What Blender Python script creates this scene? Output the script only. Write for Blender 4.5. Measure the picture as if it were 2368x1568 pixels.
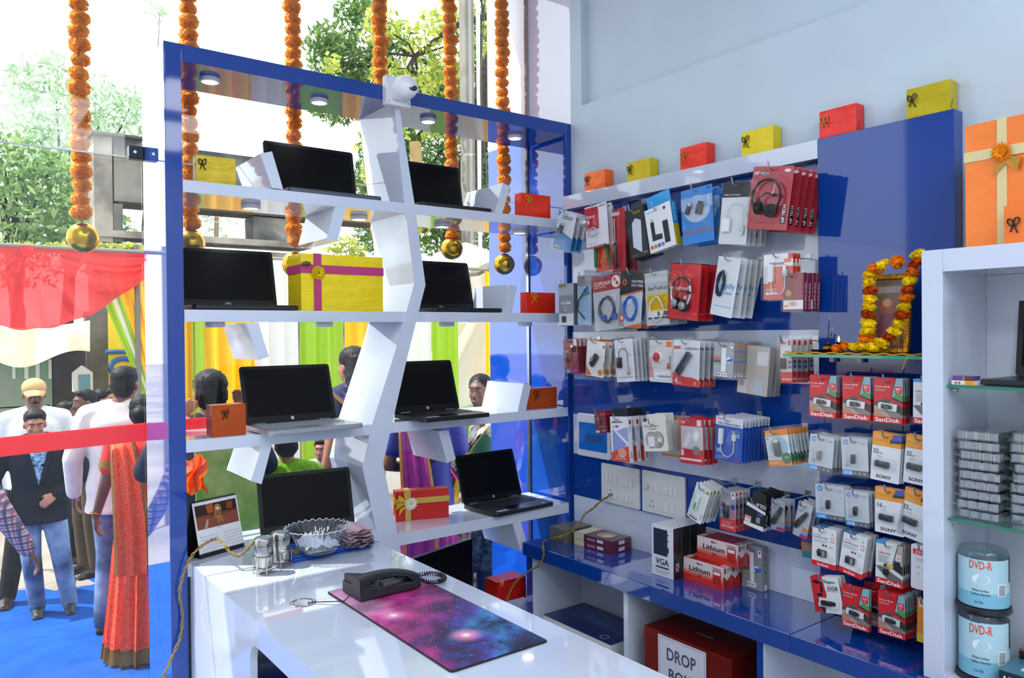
import bpy, bmesh, math, random
import numpy as np
from mathutils import Matrix, Vector
for _o in list(bpy.data.objects): bpy.data.objects.remove(_o)
S = bpy.context.scene
COL = S.collection
R = math.radians
# ------------------------------------------------------------------ camera
EYE = 1.62; DF = 2.9; FPX = 1775.0
YAW, PITCH, ROLL = R(36.924), R(-0.473), R(-0.546)
_fw = np.array([math.sin(YAW)*math.cos(PITCH), math.cos(YAW)*math.cos(PITCH), math.sin(PITCH)])
_r0 = np.array([math.cos(YAW), -math.sin(YAW), 0.0]); _u0 = np.cross(_r0, _fw)
_rt = _r0*math.cos(ROLL)+_u0*math.sin(ROLL); _up = -_r0*math.sin(ROLL)+_u0*math.cos(ROLL)
CAM = np.array([0, 0, EYE])
cd = bpy.data.cameras.new('camera'); cam = bpy.data.objects.new('camera', cd); COL.objects.link(cam)
cd.sensor_width = 36; cd.sensor_fit = 'HORIZONTAL'; cd.lens = 36*FPX/2368; cd.clip_start = .05; cd.clip_end = 300
mw = Matrix.Identity(4)
for i in range(3):
    mw[i][0] = _rt[i]; mw[i][1] = _up[i]; mw[i][2] = -_fw[i]; mw[i][3] = CAM[i]
cam.matrix_world = mw
S.camera = cam
# measured sight lines of the photograph, cut with the real planes of the shop
def ray(x, y): return _rt*(x-1184)/FPX+_up*(784-y)/FPX+_fw
def onY(x, y, Y): d = ray(x, y); return CAM+d*Y/d[1]
def onX(x, y, X): d = ray(x, y); return CAM+d*X/d[0]
def onZ(x, y, Z): d = ray(x, y); return CAM+d*(Z-EYE)/d[2]
# ------------------------------------------------------------------ world, sun, exposure
W = bpy.data.worlds.new('sky'); S.world = W; W.use_nodes = True
_bg = W.node_tree.nodes['Background']; _bg.inputs[0].default_value = (.90, .96, 1.0, 1); _bg.inputs[1].default_value = 2.5
sl = bpy.data.lights.new('sun', 'SUN'); sl.energy = 7.0; sl.angle = R(.6); sl.color = (1, .95, .86)
sun = bpy.data.objects.new('sun', sl); COL.objects.link(sun)
sun.rotation_euler = Vector((.50, -.36, -1.0)).to_track_quat('-Z', 'Y').to_euler()
S.view_settings.view_transform = 'Standard'; S.view_settings.look = 'None'
S.view_settings.gamma = 1; S.view_settings.exposure = 0.0; S.view_settings.use_curve_mapping = False
S.cycles.transparent_max_bounces = 20; S.cycles.max_bounces = 7; S.cycles.diffuse_bounces = 3; S.cycles.glossy_bounces = 3
S.cycles.caustics_reflective = False; S.cycles.caustics_refractive = False
S.cycles.sample_clamp_indirect = 6
# ------------------------------------------------------------------ helpers
def lin(c):
    if isinstance(c, str):
        c = c.lstrip('#'); c = [int(c[i:i+2], 16)/255 for i in (0, 2, 4)]
    return tuple((x/12.92 if x <= .04045 else ((x+.055)/1.055)**2.4) for x in c[:3])+(1.0,)
_mc = {}
def mat(c, rough=.45, metal=0., coat=0., name=None, noise=0., scale=20., bump=0., trans=0., alpha=1., emit=0., c2=None, spec=.5, stretch=None):
    if rough >= .7 and spec == .5: spec = .15
    key = (str(c), rough, metal, coat, noise, scale, bump, trans, alpha, emit, str(c2), spec, stretch)
    if key in _mc: return _mc[key]
    m = bpy.data.materials.new(name or ('mat_%s' % str(c).strip('#'))); m.use_nodes = True
    nt = m.node_tree; p = nt.nodes['Principled BSDF']
    p.inputs['Base Color'].default_value = lin(c); p.inputs['Roughness'].default_value = rough; p.inputs['Metallic'].default_value = metal
    p.inputs['Coat Weight'].default_value = coat; p.inputs['Coat Roughness'].default_value = .03
    p.inputs['Specular IOR Level'].default_value = spec
    p.inputs['Transmission Weight'].default_value = trans; p.inputs['Alpha'].default_value = alpha
    if emit: p.inputs['Emission Color'].default_value = lin(c); p.inputs['Emission Strength'].default_value = emit
    if noise or bump:
        tc = nt.nodes.new('ShaderNodeTexCoord'); n = nt.nodes.new('ShaderNodeTexNoise'); n.inputs['Scale'].default_value = scale; n.inputs['Detail'].default_value = 5
        src = tc.outputs['Object']
        if stretch:
            mp = nt.nodes.new('ShaderNodeMapping'); mp.inputs['Scale'].default_value = stretch; nt.links.new(src, mp.inputs[0]); src = mp.outputs[0]
        nt.links.new(src, n.inputs['Vector'])
        if noise:
            mx = nt.nodes.new('ShaderNodeMix'); mx.data_type = 'RGBA'
            a = lin(c); b = lin(c2) if c2 else tuple(x*(1-noise) for x in a[:3])+(1,)
            mx.inputs[6].default_value = a; mx.inputs[7].default_value = b
            rp = nt.nodes.new('ShaderNodeMapRange'); rp.inputs[1].default_value = .38; rp.inputs[2].default_value = .62
            nt.links.new(n.outputs['Fac'], rp.inputs[0]); nt.links.new(rp.outputs[0], mx.inputs[0]); nt.links.new(mx.outputs[2], p.inputs['Base Color'])
        if bump:
            bn = nt.nodes.new('ShaderNodeBump'); bn.inputs['Strength'].default_value = bump; bn.inputs['Distance'].default_value = .01
            nt.links.new(n.outputs['Fac'], bn.inputs['Height']); nt.links.new(bn.outputs[0], p.inputs['Normal'])
    _mc[key] = m
    return m
def clear_mat(name, tint, f0=.04, rough=.02, boost=1.0):
    """thin clear plastic or pane: transparent with a Schlick reflection, the same from both faces"""
    m = bpy.data.materials.new(name); m.use_nodes = True; nt = m.node_tree; nt.nodes.clear()
    o = nt.nodes.new('ShaderNodeOutputMaterial'); mx = nt.nodes.new('ShaderNodeMixShader'); t = nt.nodes.new('ShaderNodeBsdfTransparent')
    g = nt.nodes.new('ShaderNodeBsdfGlossy'); f = nt.nodes.new('ShaderNodeLayerWeight'); f.inputs[0].default_value = .5
    pw = nt.nodes.new('ShaderNodeMath'); pw.operation = 'POWER'; pw.inputs[1].default_value = 5
    k = nt.nodes.new('ShaderNodeMath'); k.operation = 'MULTIPLY_ADD'; k.use_clamp = True; k.inputs[1].default_value = (1-f0)*boost; k.inputs[2].default_value = f0*boost
    t.inputs[0].default_value = tuple(tint)+(1,); g.inputs['Roughness'].default_value = rough
    nt.links.new(f.outputs['Facing'], pw.inputs[0]); nt.links.new(pw.outputs[0], k.inputs[0]); nt.links.new(k.outputs[0], mx.inputs[0]); nt.links.new(t.outputs[0], mx.inputs[1]); nt.links.new(g.outputs[0], mx.inputs[2]); nt.links.new(mx.outputs[0], o.inputs[0])
    return m
GLASS = clear_mat('window_glass', (.975, .99, .987), .04, .02, .55)
BLIS = clear_mat('clear_blister', (.98, .983, .985), .035, .08, 1.0)
BAG = clear_mat('clear_film', (.93, .94, .95), .06, .16, 1.4)
GSH = clear_mat('glass_shelf', (.82, .94, .9))
GEDGE = mat('#1d7a62', .08, coat=.5, name='green_glass_edge')
class MB:
    def __init__(s, T=None): s.v = []; s.f = []; s.m = []; s.T = T
    def add(s, vs, fs, mi=0):
        o = len(s.v)
        if s.T is not None: vs = [s.T @ Vector(v) for v in vs]
        s.v.extend([tuple(v) for v in vs]); s.f.extend([tuple(i+o for i in f) for f in fs]); s.m.extend([mi]*len(fs)); return s
    def box(s, x0, x1, y0, y1, z0, z1, mi=0):
        return s.add([(x0,y0,z0),(x1,y0,z0),(x1,y1,z0),(x0,y1,z0),(x0,y0,z1),(x1,y0,z1),(x1,y1,z1),(x0,y1,z1)],
                     [(0,3,2,1),(4,5,6,7),(0,1,5,4),(1,2,6,5),(2,3,7,6),(3,0,4,7)], mi)
    def prism(s, poly, vec, mi=0):
        n = len(poly); vec = Vector(vec)
        a = [Vector(p) for p in poly]; b = [p+vec for p in a]
        nrm = Vector((0,0,0))
        for i in range(n): nrm += (a[i]-a[0]).cross(a[(i+1) % n]-a[0])
        f0 = tuple(range(n)); f1 = tuple(range(2*n-1, n-1, -1))
        sd = [(i, i+n, (i+1) % n+n, (i+1) % n) for i in range(n)]
        if nrm.dot(vec) > 0: f0 = f0[::-1]; f1 = f1[::-1]; sd = [q[::-1] for q in sd]
        return s.add(a+b, [f0, f1]+sd, mi)
    def tube(s, path, r, n=8, mi=0, closed=False, caps=True):
        P = [Vector(p) for p in path]; k = len(P)
        rr = r if hasattr(r, '__len__') else [r]*k
        vs = []; fs = []; prev = None
        for i, p in enumerate(P):
            if closed: t = (P[(i+1) % k]-P[i-1])
            else: t = P[min(i+1, k-1)]-P[max(i-1, 0)]
            t = t.normalized() if t.length > 1e-9 else Vector((0,0,1))
            if prev is None:
                a = t.orthogonal().normalized()
            else:
                a = prev-t*prev.dot(t); a = a.normalized() if a.length > 1e-6 else t.orthogonal().normalized()
            prev = a; b = t.cross(a)
            for j in range(n):
                w = 2*math.pi*j/n; vs.append(p+(a*math.cos(w)+b*math.sin(w))*rr[i])
        for i in range(k if closed else k-1):
            for j in range(n):
                i2 = (i+1) % k; fs.append((i*n+j, i*n+(j+1) % n, i2*n+(j+1) % n, i2*n+j))
        if caps and not closed: fs.append(tuple(range(n))[::-1]); fs.append(tuple(range((k-1)*n, k*n)))
        return s.add(vs, fs, mi)
    def lathe(s, prof, n=24, c=(0,0,0), mi=0, sq=None):
        vs = []; fs = []; k = len(prof)
        for r, z in prof:
            for j in range(n):
                w = 2*math.pi*j/n; vs.append((c[0]+r*math.cos(w), c[1]+r*math.sin(w)*(sq or 1), c[2]+z))
        for i in range(k-1):
            for j in range(n): fs.append((i*n+j, i*n+(j+1) % n, (i+1)*n+(j+1) % n, (i+1)*n+j))
        if prof[0][0] > 1e-6: fs.append(tuple(range(n))[::-1])
        if prof[-1][0] > 1e-6: fs.append(tuple(range((k-1)*n, k*n)))
        return s.add(vs, fs, mi)
    def ell(s, c, r, nu=14, nv=9, mi=0, M=None):
        vs = []; fs = []
        if not hasattr(r, '__len__'): r = (r, r, r)
        for i in range(nv+1):
            t = math.pi*i/nv
            for j in range(nu):
                w = 2*math.pi*j/nu; q = Vector((r[0]*math.sin(t)*math.cos(w), r[1]*math.sin(t)*math.sin(w), -r[2]*math.cos(t)))
                if M is not None: q = M @ q
                vs.append(Vector(c)+q)
        for i in range(nv):
            for j in range(nu): fs.append((i*nu+j, i*nu+(j+1) % nu, (i+1)*nu+(j+1) % nu, (i+1)*nu+j))
        return s.add(vs, fs, mi)
    def grid(s, fn, nu, nv, mi=0):
        vs = [fn(i/nu, j/nv) for j in range(nv+1) for i in range(nu+1)]
        fs = [(j*(nu+1)+i, j*(nu+1)+i+1, (j+1)*(nu+1)+i+1, (j+1)*(nu+1)+i) for j in range(nv) for i in range(nu)]
        return s.add(vs, fs, mi)
    def rrect(s, x0, x1, z0, z1, y0, y1, rad, mi=0, n=4):
        return s.prism([(x, y0, z) for x, z in rrpts(x0, x1, z0, z1, rad, n)], (0, y1-y0, 0), mi)
    def mesh(s, name, mats):
        me = bpy.data.meshes.new(name); me.from_pydata(s.v, [], s.f)
        mats = mats if isinstance(mats, (list, tuple)) else [mats]
        for m in mats: me.materials.append(m)
        if len(mats) > 1: me.polygons.foreach_set('material_index', s.m)
        return me
    def build(s, name, mats, parent=None, smooth=None, bevel=0, loc=None, rotz=None):
        me = s.mesh(name, mats)
        if bevel:
            bm = bmesh.new(); bm.from_mesh(me); bmesh.ops.remove_doubles(bm, verts=bm.verts, dist=1e-6)
            bmesh.ops.bevel(bm, geom=[e for e in bm.edges if len(e.link_faces) == 2 and e.calc_face_angle(0) > .6], offset=bevel, segments=2, affect='EDGES', profile=.5)
            bm.to_mesh(me); bm.free()
        if smooth is not None:
            me.polygons.foreach_set('use_smooth', [True]*len(me.polygons))
            if smooth < 179: me.set_sharp_from_angle(angle=R(smooth))
        me.update()
        o = bpy.data.objects.new(name, me); COL.objects.link(o)
        if parent: o.parent = parent
        if loc is not None: o.location = loc
        if rotz is not None: o.rotation_euler.z = rotz
        return o
def rrpts(x0, x1, z0, z1, rad, n=4):
    out = []
    for cx, cz, a0 in ((x1-rad, z1-rad, 0), (x0+rad, z1-rad, 90), (x0+rad, z0+rad, 180), (x1-rad, z0+rad, 270)):
        for k in range(n+1):
            w = R(a0+90*k/n); out.append((cx+rad*math.cos(w), cz+rad*math.sin(w)))
    return out
def tag(o, label=None, cat=None, group=None, kind=None):
    if label: o['label'] = label
    if cat: o['category'] = cat
    if group: o['group'] = group
    if kind: o['kind'] = kind
    return o
def thing(name, label, cat, loc=(0,0,0), rotz=0, group=None, rot=None):
    o = bpy.data.objects.new(name, None); COL.objects.link(o); o.empty_display_size = .05
    o.location = loc; o.rotation_euler = rot if rot else (0, 0, rotz)
    return tag(o, label, cat, group)
def struct(name, mb, m, parent=None, **k):
    o = mb.build(name, m, parent, **k)
    if not parent: o['kind'] = 'structure'
    return o
def copy_tree(o, parent=None):
    c = o.copy(); COL.objects.link(c); c.parent = parent
    for ch in list(o.children): copy_tree(ch, c)
    return c
_tc = {}
def text_geo(t, spacing=1.0):
    if (t, spacing) in _tc: return _tc[(t, spacing)]
    cu = bpy.data.curves.new('lettering', 'FONT'); cu.body = t; cu.size = 1; cu.resolution_u = 2; cu.space_character = spacing; cu.fill_mode = 'FRONT'; cu.offset = .014
    o = bpy.data.objects.new('lettering', cu); COL.objects.link(o)
    bpy.context.view_layer.update()
    me = bpy.data.meshes.new_from_object(o.evaluated_get(bpy.context.evaluated_depsgraph_get()))
    vs = [(v.co.x, v.co.y) for v in me.vertices]; fs = [tuple(p.vertices) for p in me.polygons]
    bpy.data.objects.remove(o); bpy.data.curves.remove(cu); bpy.data.meshes.remove(me)
    w = max([v[0] for v in vs]+[.01])
    _tc[(t, spacing)] = (vs, fs, w); return _tc[(t, spacing)]
def put_text(mb, t, x, z, h, mi=0, y=0, align='L', rot=0, width=None, shear=0, maxw=None):
    """flat lettering in the local xz plane facing -y; h = cap height, width = forced total width"""
    vs, fs, w = text_geo(t)
    s = h/.70; sx = s
    if width: sx = width/w
    elif maxw and w*s > maxw: sx = maxw/w
    ox = {'L': 0, 'C': -w*sx/2, 'R': -w*sx}[align]
    c, q = math.cos(R(rot)), math.sin(R(rot)); out = []
    for vx, vy in vs:
        a = vx*sx+ox+shear*vy*s; b = vy*s; out.append((x+a*c-b*q, y, z+a*q+b*c))
    mb.add(out, fs, mi)
rnd = random.Random(7)
# ------------------------------------------------------------------ room shell
XR = 2.561; YG = 3.25; ZST = -.43; ZC = .624; ZT = .803; CEIL = 3.6
WHITE = mat('#d2dbec', .07, coat=.8, name='white_laminate')
BLUE = mat('#0e4099', .05, coat=.25, spec=.5, name='blue_laminate')
PAINT = mat('#ccdce6', .55, name='pale_blue_wall_paint', noise=.05, scale=3)
PAINT2 = mat('#e4e6ee', .6, name='white_wall_paint')
struct('floor', MB().box(-1.7, XR+.1, -3.1, YG, -.06, 0), mat('#c9cbd0', .12, name='white_floor_tile', noise=.06, scale=4))
struct('ceiling', MB().box(-1.7, XR+.2, -3.1, YG+.02, CEIL, CEIL+.08), PAINT2)
struct('wall_back', MB().box(-1.7, XR+.2, -3.2, -3.1, -.06, CEIL), PAINT2)
struct('wall_left', MB().box(-1.8, -1.7, -3.2, YG, -.06, CEIL), PAINT2)
zl = 2.735
struct('wall_right', MB().box(XR, XR+.2, -3.1, 2.9, -.06, zl).box(XR+.035, XR+.2, -3.1, 2.82, zl, CEIL).box(XR, XR+.2, 2.82, 2.9, zl, CEIL), PAINT)
# the return of the right wall past the glass: glossy panels, white above the rack, blue beside it
rt = 2.66
struct('wall_side_return', MB().box(XR, XR+.14, 2.9, 3.62, rt, 4.6, 0).box(XR, XR+.14, 2.9, 3.62, -.4, rt, 1),
       [mat('#e6e3f0', .03, coat=1, spec=1, name='white_gloss_panel'), mat('#1450c0', .03, coat=1, spec=1, name='blue_gloss_panel')])
struct('trim_1', MB().box(XR-.012, XR-.0005, YG-.01, YG+.01, 0, CEIL), mat('#aeb6c0', .2, metal=1, name='steel_channel'))
# striped display panel on the right wall
zb = [2.225, 2.022, 1.823, 1.621, 1.421, 1.212, 1.013, .808, ZC]
Y0, Y1 = 1.521, 2.885
pt = thing('striped_wall_panel', 'striped white and blue hook panel fixed to the right wall', 'wall panel', (0, 0, 0))
for i in range(8):
    MB().box(XR-.014, XR-.0005, 1.521, Y1, zb[i+1]+.0006, zb[i]-.0006).build('band', BLUE if i % 2 == 0 else WHITE, pt)
MB().box(XR-.06, XR-.0005, Y0, 2.898, 2.2255, 2.293).build('ledge', WHITE, pt, bevel=.0015)
tb = thing('blue_backboard', 'tall plain blue board beside the striped panel behind the prayer shelf', 'wall panel')
MB().box(XR-.06, XR-.0005, 1.066, 1.5205, ZC+.001, 2.293).build('board', BLUE, tb, bevel=.0015)
# ------------------------------------------------------------------ storefront glass, door fittings
ZTR = onY(295, 362, YG)[2]
w1 = struct('window_1', MB().box(-1.7, XR-.013, YG-.005, YG+.005, ZTR, CEIL), GLASS)
MB().box(-1.7, XR-.013, YG-.0052, YG+.0052, ZTR-.004, ZTR-.0002).build('glass_edge', mat('#c4d8d4', .1, coat=.5), w1)
struct('window_2', MB().box(.70, XR-.013, YG-.005, YG+.005, .0, ZTR-.006), GLASS)
struct('door_1', MB().box(-.35, .652, YG+.012, YG+.022, 0, ZTR-.01), GLASS)
dr = thing('patch_fitting', 'dark steel glass door fitting beside the blue rack', 'door fitting')
a = onY(296, 337, YG); b = onY(335, 372, YG)
MB().box(a[0], .655, YG-.02, YG+.02, b[2], a[2]).build('plate', mat('#2b3038', .25, metal=.8), dr, bevel=.003)
MB().lathe([(.006, 0), (.006, .004), (0, .004)], 10).build('screw', mat('#c8c2b0', .3, metal=1), dr, loc=(a[0]+.02, YG-.021, (a[2]+b[2])/2)).rotation_euler = (R(90), 0, 0)
# ------------------------------------------------------------------ ground outside
def ground_fn(x0, x1, y0, y1, z):
    return lambda u, v: (x0+(x1-x0)*u, y0+(y1-y0)*v, z)
struct('ground', MB().box(-40, 45, YG+.1, 60, ZST-.5, ZST), mat('#a39b92', .9, name='dusty_road', noise=.35, scale=.8, bump=.3))

# carpeted landing in front of the door, unseen slab added above to block sun
CARP = mat('#1653aa', .95, name='blue_carpet', noise=.22, scale=6, bump=.35)
ZL_ = -.33
m = MB(); pr = [(YG+.001, -.02), (YG+.12, -.03), (YG+.2, ZL_), (6.0, ZL_), (6.06, ZL_-.012), (6.1, ZL_-.04), (6.12, ZST+.012), (7.4, ZST+.008), (7.42, ZST+.0005)]
def cz(x, y, z): return z+(.012*math.sin(x*2.1+y*1.7)*math.sin(y*2.3+.5) if y > 3.6 else 0)*.8
xs = [-3.0+.25*i for i in range(27)]; py = []
for (ya, za), (yb, zb_) in zip(pr[:-1], pr[1:]):
    k = max(1, int((yb-ya)/.2))
    for i in range(k): py.append((ya+(yb-ya)*i/k, za+(zb_-za)*i/k))
py.append(pr[-1])
m.add([(x, y, cz(x, y, z) if z != pr[-1][1] else z) for y, z in py for x in xs], [(j*len(xs)+i, j*len(xs)+i+1, (j+1)*len(xs)+i+1, (j+1)*len(xs)+i) for j in range(len(py)-1) for i in range(len(xs)-1)])
struct('floor_landing', m, CARP, smooth=60)
struct('ceiling_added_sunshade', MB().box(-4, XR+.6, YG+.03, YG+.25, CEIL-.02, CEIL+.12), PAINT2)  # unseen slab, put in to keep the sun off the inner wall
# ------------------------------------------------------------------ display rack
RY0, RY1 = DF, 3.23
rack = thing('display_rack', 'tall blue framed window rack with white shelves and a zigzag post', 'display rack', (0, 0, 0))
def fpoly(pts, Y=RY0): return [tuple(onY(x, y, Y)) for x, y in pts]
xl, xl2, xr2 = .658, .714, 2.526; zt_, zt2 = 2.662, 2.602
MB().box(xl, xl2, RY0, RY1, 0, zt_).build('side_post', BLUE, rack, bevel=.0012)
MB().box(xl-.003, xl-.0003, RY0+.001, YG+.004, 0, zt_-.001).build('outer_laminate', mat('#2a58b8', .03, coat=1, spec=1, name='mirror_blue_laminate'), rack)
MB().box(xr2, XR-.0008, RY0, RY0+.022, 0, zt_).build('side_post', BLUE, rack, bevel=.0012)
MB().box(XR-.006, XR-.0008, RY0+.0225, RY1, 0, zt_).build('inner_laminate', mat('#1a4fb8', .03, coat=1, spec=.8, name='mirror_blue_lining'), rack)
MB().box(xl2, xr2, RY0, RY1, zt2, zt_).build('top_beam', BLUE, rack, bevel=.0012)
zp = [(911,246),(935,469),(958,655),(917,802),(859,986),(838,1080),(874,1245),(885,1290)], [(936,1284),(886,1072),(943,821),(984,659),(959,473),(922,249)]
L = [onY(x, y, RY0) for x, y in zp[0]]; Rr = [onY(x, y, RY0) for x, y in zp[1]]
L[0][2] = zt2; Rr[-1][2] = zt2; L[-1][2] = Rr[0][2] = ZT-.2
MB().prism([tuple(p) for p in L]+[tuple(p) for p in Rr], (0, RY1-RY0, 0)).build('zigzag_post', WHITE, rack)
def shelf(z0, z1, xa, xb): return MB().box(xa, xb, RY0+.0015, RY1, z0, z1).build('shelf', WHITE, rack, bevel=.001)
ZS = {2: 2.179, 3: 1.714, 4: 1.244, 5: .766}
TH = .044
def zx(z, side):                          # x of the zigzag post at height z
    P = L if side < 0 else Rr[::-1]
    for p, q in zip(P[:-1], P[1:]):
        if min(p[2], q[2]) <= z <= max(p[2], q[2]): return p[0]+(q[0]-p[0])*(z-p[2])/(q[2]-p[2])
    return P[-1][0]
for k in (2, 3, 4):
    shelf(ZS[k]-TH, ZS[k], xl2, zx(ZS[k], -1)+.012); shelf(ZS[k]-TH, ZS[k], zx(ZS[k], 1)-.012, xr2+.003)
shelf(ZS[5]-.05, ZS[5], zx(ZS[5], 1)-.012, xr2+.003)
shelf(ZT-.05, ZT, xl2, zx(ZT, -1)+.012)
shelf(.18, .23, 1.3, xr2+.003)
braces = [[(602,355),(629,350),(655,438),(629,435)], [(775,478),(801,480),(780,559),(755,551)], [(570,747),(597,746),(622,825),(597,833)],
          [(606,1030),(629,1028),(605,1120),(580,1112)], [(1163,423),(1180,432),(1161,495),(1144,491)], [(1179,657),(1196,662),(1183,727),(1166,727)],
          [(1211,887),(1228,892),(1215,954),(1196,956)], [(1014,997),(1037,995),(1054,1062),(1034,1071)], [(1185,1210),(1204,1207),(1217,1249),(1204,1275)]]
for bq in braces: MB().prism(fpoly(bq, RY0+.002), (0, .30, 0)).build('brace', WHITE, rack)
# round surface lights under the beam and the shelves
def puck(px, py, zc, lab, on=True):
    d = ray(px, py); t = (zc-EYE)/d[2]; p = CAM+d*t
    if not (RY0+.05 < p[1] < RY1-.05) or abs(d[2]) < .05: p = onY(px, py, 3.1)
    t = thing('puck_light', lab, 'light', (p[0], p[1], zc-.0006), group='round lights under the rack shelves')
    MB().lathe([(.036, 0), (.038, -.004), (.036, -.016), (.031, -.018), (.028, -.0165)], 24).build('housing', mat('#e9ebf0', .3), t, smooth=40)
    MB().lathe([(0, -.0155), (.029, -.0155), (.029, -.0165), (0, -.0166)], 24).build('diffuser', mat('#ffffff', .5, emit=9, name='led_diffuser'), t)
    l = bpy.data.lights.new('puck_lamp', 'SPOT'); l.energy = .5; l.spot_size = R(130); l.shadow_soft_size = .03
    lo = bpy.data.objects.new('puck_lamp', l); COL.objects.link(lo); lo.parent = t; lo.location = (0, 0, -.03)
for px, py, zc, lab in [(485,180,zt2,'round white light under the blue beam near the left post'), (738,229,zt2,'round white light under the blue beam, second from left'),
        (990,274,zt2,'round white light under the blue beam right of the camera'), (1191,313,zt2,'round white light under the blue beam near the right corner'),
        (580,473,ZS[2]-TH,'round light under the yellow gift shelf at left'), (830,499,ZS[2]-TH,'round light under the upper shelf left of the zigzag post'),
        (1022,517,ZS[2]-TH,'round light under the upper shelf right of the zigzag post'), (1201,532,ZS[2]-TH,'round light under the upper shelf below the red gift'),
        (497,747,ZS[3]-TH,'light under the eye level shelf near the left post'), (750,751,ZS[3]-TH,'light under the big yellow gift shelf'),
        (1033,753,ZS[3]-TH,'light under the eye level shelf right of the zigzag post'), (1214,752,ZS[3]-TH,'light under the eye level shelf below the small red gift')]:
    puck(px, py, zc, lab)
# ------------------------------------------------------------------ white table
TX0, TX1, TY0, TY1 = .722, 1.375, .55, 2.898
tab = thing('white_table', 'glossy white laminate table running from the rack', 'table', (0, 0, 0))
hole = (1.05, 1.02)
gx, gy = onZ(700, 1394, ZT)[:2]; gr = .032
n = 32
ring = [(gx+gr*math.cos(2*math.pi*i/n), gy+gr*math.sin(2*math.pi*i/n)) for i in range(n)]
def topface(z, rev):
    vs = []; fs = []
    for i in range(n):
        w = 2*math.pi*i/n; c, s_ = math.cos(w), math.sin(w)
        k = min([abs((TX1-gx)/c) if c > 1e-6 else 9, abs((TX0-gx)/c) if c < -1e-6 else 9, abs((TY1-gy)/s_) if s_ > 1e-6 else 9, abs((TY0-gy)/s_) if s_ < -1e-6 else 9])
        vs += [(ring[i][0], ring[i][1], z), (gx+k*c, gy+k*s_, z)]
    cor = [(TX1, TY1, z), (TX0, TY1, z), (TX0, TY0, z), (TX1, TY0, z)]
    vs += cor
    for i in range(n):
        j = (i+1) % n; p, q = vs[2*i+1], vs[2*j+1]; f = [2*i, 2*i+1]
        for ci, c in enumerate(cor):
            on = lambda P: (abs(P[0]-c[0]) < 1e-5, abs(P[1]-c[1]) < 1e-5)
            a_, b_ = on(p), on(q)
            if (a_[0] and b_[1] and not b_[0] and not a_[1]) or (a_[1] and b_[0] and not b_[1] and not a_[0]): f.append(2*n+ci)
        f += [2*j+1, 2*j]; fs.append(tuple(f[::-1] if rev else f))
    return vs, fs
m = MB(); m.add(*topface(ZT, False)); m.add(*topface(ZT-.036, True))
m.add([(x, y, ZT) for x, y in ring]+[(x, y, ZT-.036) for x, y in ring], [(i, (i+1) % n, (i+1) % n+n, i+n) for i in range(n)])
m.add([(TX0,TY0,ZT),(TX1,TY0,ZT),(TX1,TY1,ZT),(TX0,TY1,ZT),(TX0,TY0,ZT-.036),(TX1,TY0,ZT-.036),(TX1,TY1,ZT-.036),(TX0,TY1,ZT-.036)], [(0,4,5,1),(1,5,6,2),(2,6,7,3),(3,7,4,0)])
m.build('tabletop', WHITE, tab)
# side panel facing the aisle with a rounded leg opening
hy1 = onX(578, 1530, TX0)[1]; hz = onX(600, 1503, TX0)[2]
sp = [(TX0, TY0, 0), (TX0, TY0, ZT-.036), (TX0, TY1, ZT-.036), (TX0, TY1, 0), (TX0, hy1, 0)]
arc = [(TX0, hy1-.06+.06*math.cos(R(a)), hz-.06+.06*math.sin(R(a))) for a in range(0, 91, 15)]
sp += arc+[(TX0, TY0+.06, hz), (TX0, TY0+.06, 0)]
MB().prism([p for p in sp], (.022, 0, 0)).build('side_panel', WHITE, tab)
MB().box(TX1-.05, TX1-.028, TY0+.1, TY1, 0, ZT-.036).build('side_panel', WHITE, tab)
MB().box(TX0+.022, TX1-.05, TY1-.03, TY1-.008, 0, ZT-.036).build('end_panel', WHITE, tab)
MB().lathe([(gr-.004, -.012), (gr-.004, .001), (gr+.002, .003), (gr+.007, .0015), (gr+.008, 0.0004), (gr-.001, .0004)], 36, (gx, gy, ZT)).build('grommet', mat('#d9dade', .12, metal=1, name='chrome'), tab, smooth=60)
# ------------------------------------------------------------------ blue wall counter with compartments
cx0 = onZ(1407, 1322, ZC)[0]; cy1 = 2.888
ctr = thing('blue_counter', 'long glossy blue wall counter with open white compartments below', 'counter', (0, 0, 0))
jy = onZ(1830, 1466, ZC)[1]
BTOP = mat('#0e4099', .03, coat=1, spec=.8, name='polished_blue_laminate')
MB().box(cx0, XR-.015, jy+.0006, cy1, ZC-.062, ZC).build('worktop', BTOP, ctr, bevel=.002)
MB().box(cx0, XR-.015, -.6, jy-.0006, ZC-.062, ZC).build('worktop', BTOP, ctr, bevel=.002)
y_a = onX(1447, 1430, cx0+.02)[1]; y_b = onX(1757, 1520, cx0+.02)[1]
MB().box(cx0+.02, XR-.02, cy1-.045, cy1-.003, 0, ZC-.0625).build('side_panel', BLUE, ctr)
MB().box(cx0+.022, XR-.02, cy1-.052, cy1-.0455, 0, ZC-.0625).build('lining', WHITE, ctr)
MB().box(cx0+.02, XR-.022, y_a-.012, y_a+.012, 0, ZC-.0625).build('divider', WHITE, ctr)
MB().box(cx0+.02, XR-.022, y_b-.012, y_b+.012, 0, ZC-.0625).build('divider', BLUE, ctr)
MB().box(cx0+.022, XR-.022, y_b-.02, y_b-.0125, 0, ZC-.0625).build('lining', WHITE, ctr)
MB().box(XR-.022, XR-.015, -.6, cy1-.053, 0, ZC-.0625).build('back_panel', mat('#d4d6e2', .3), ctr)
MB().box(cx0+.02, XR-.023, -.6, cy1-.053, .05, .08).build('bottom_shelf', WHITE, ctr)
MB().box(cx0+.02, XR-.023, y_a-.45, y_a-.43, .08, ZC-.0625).build('divider', WHITE, ctr) if False else None
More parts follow.
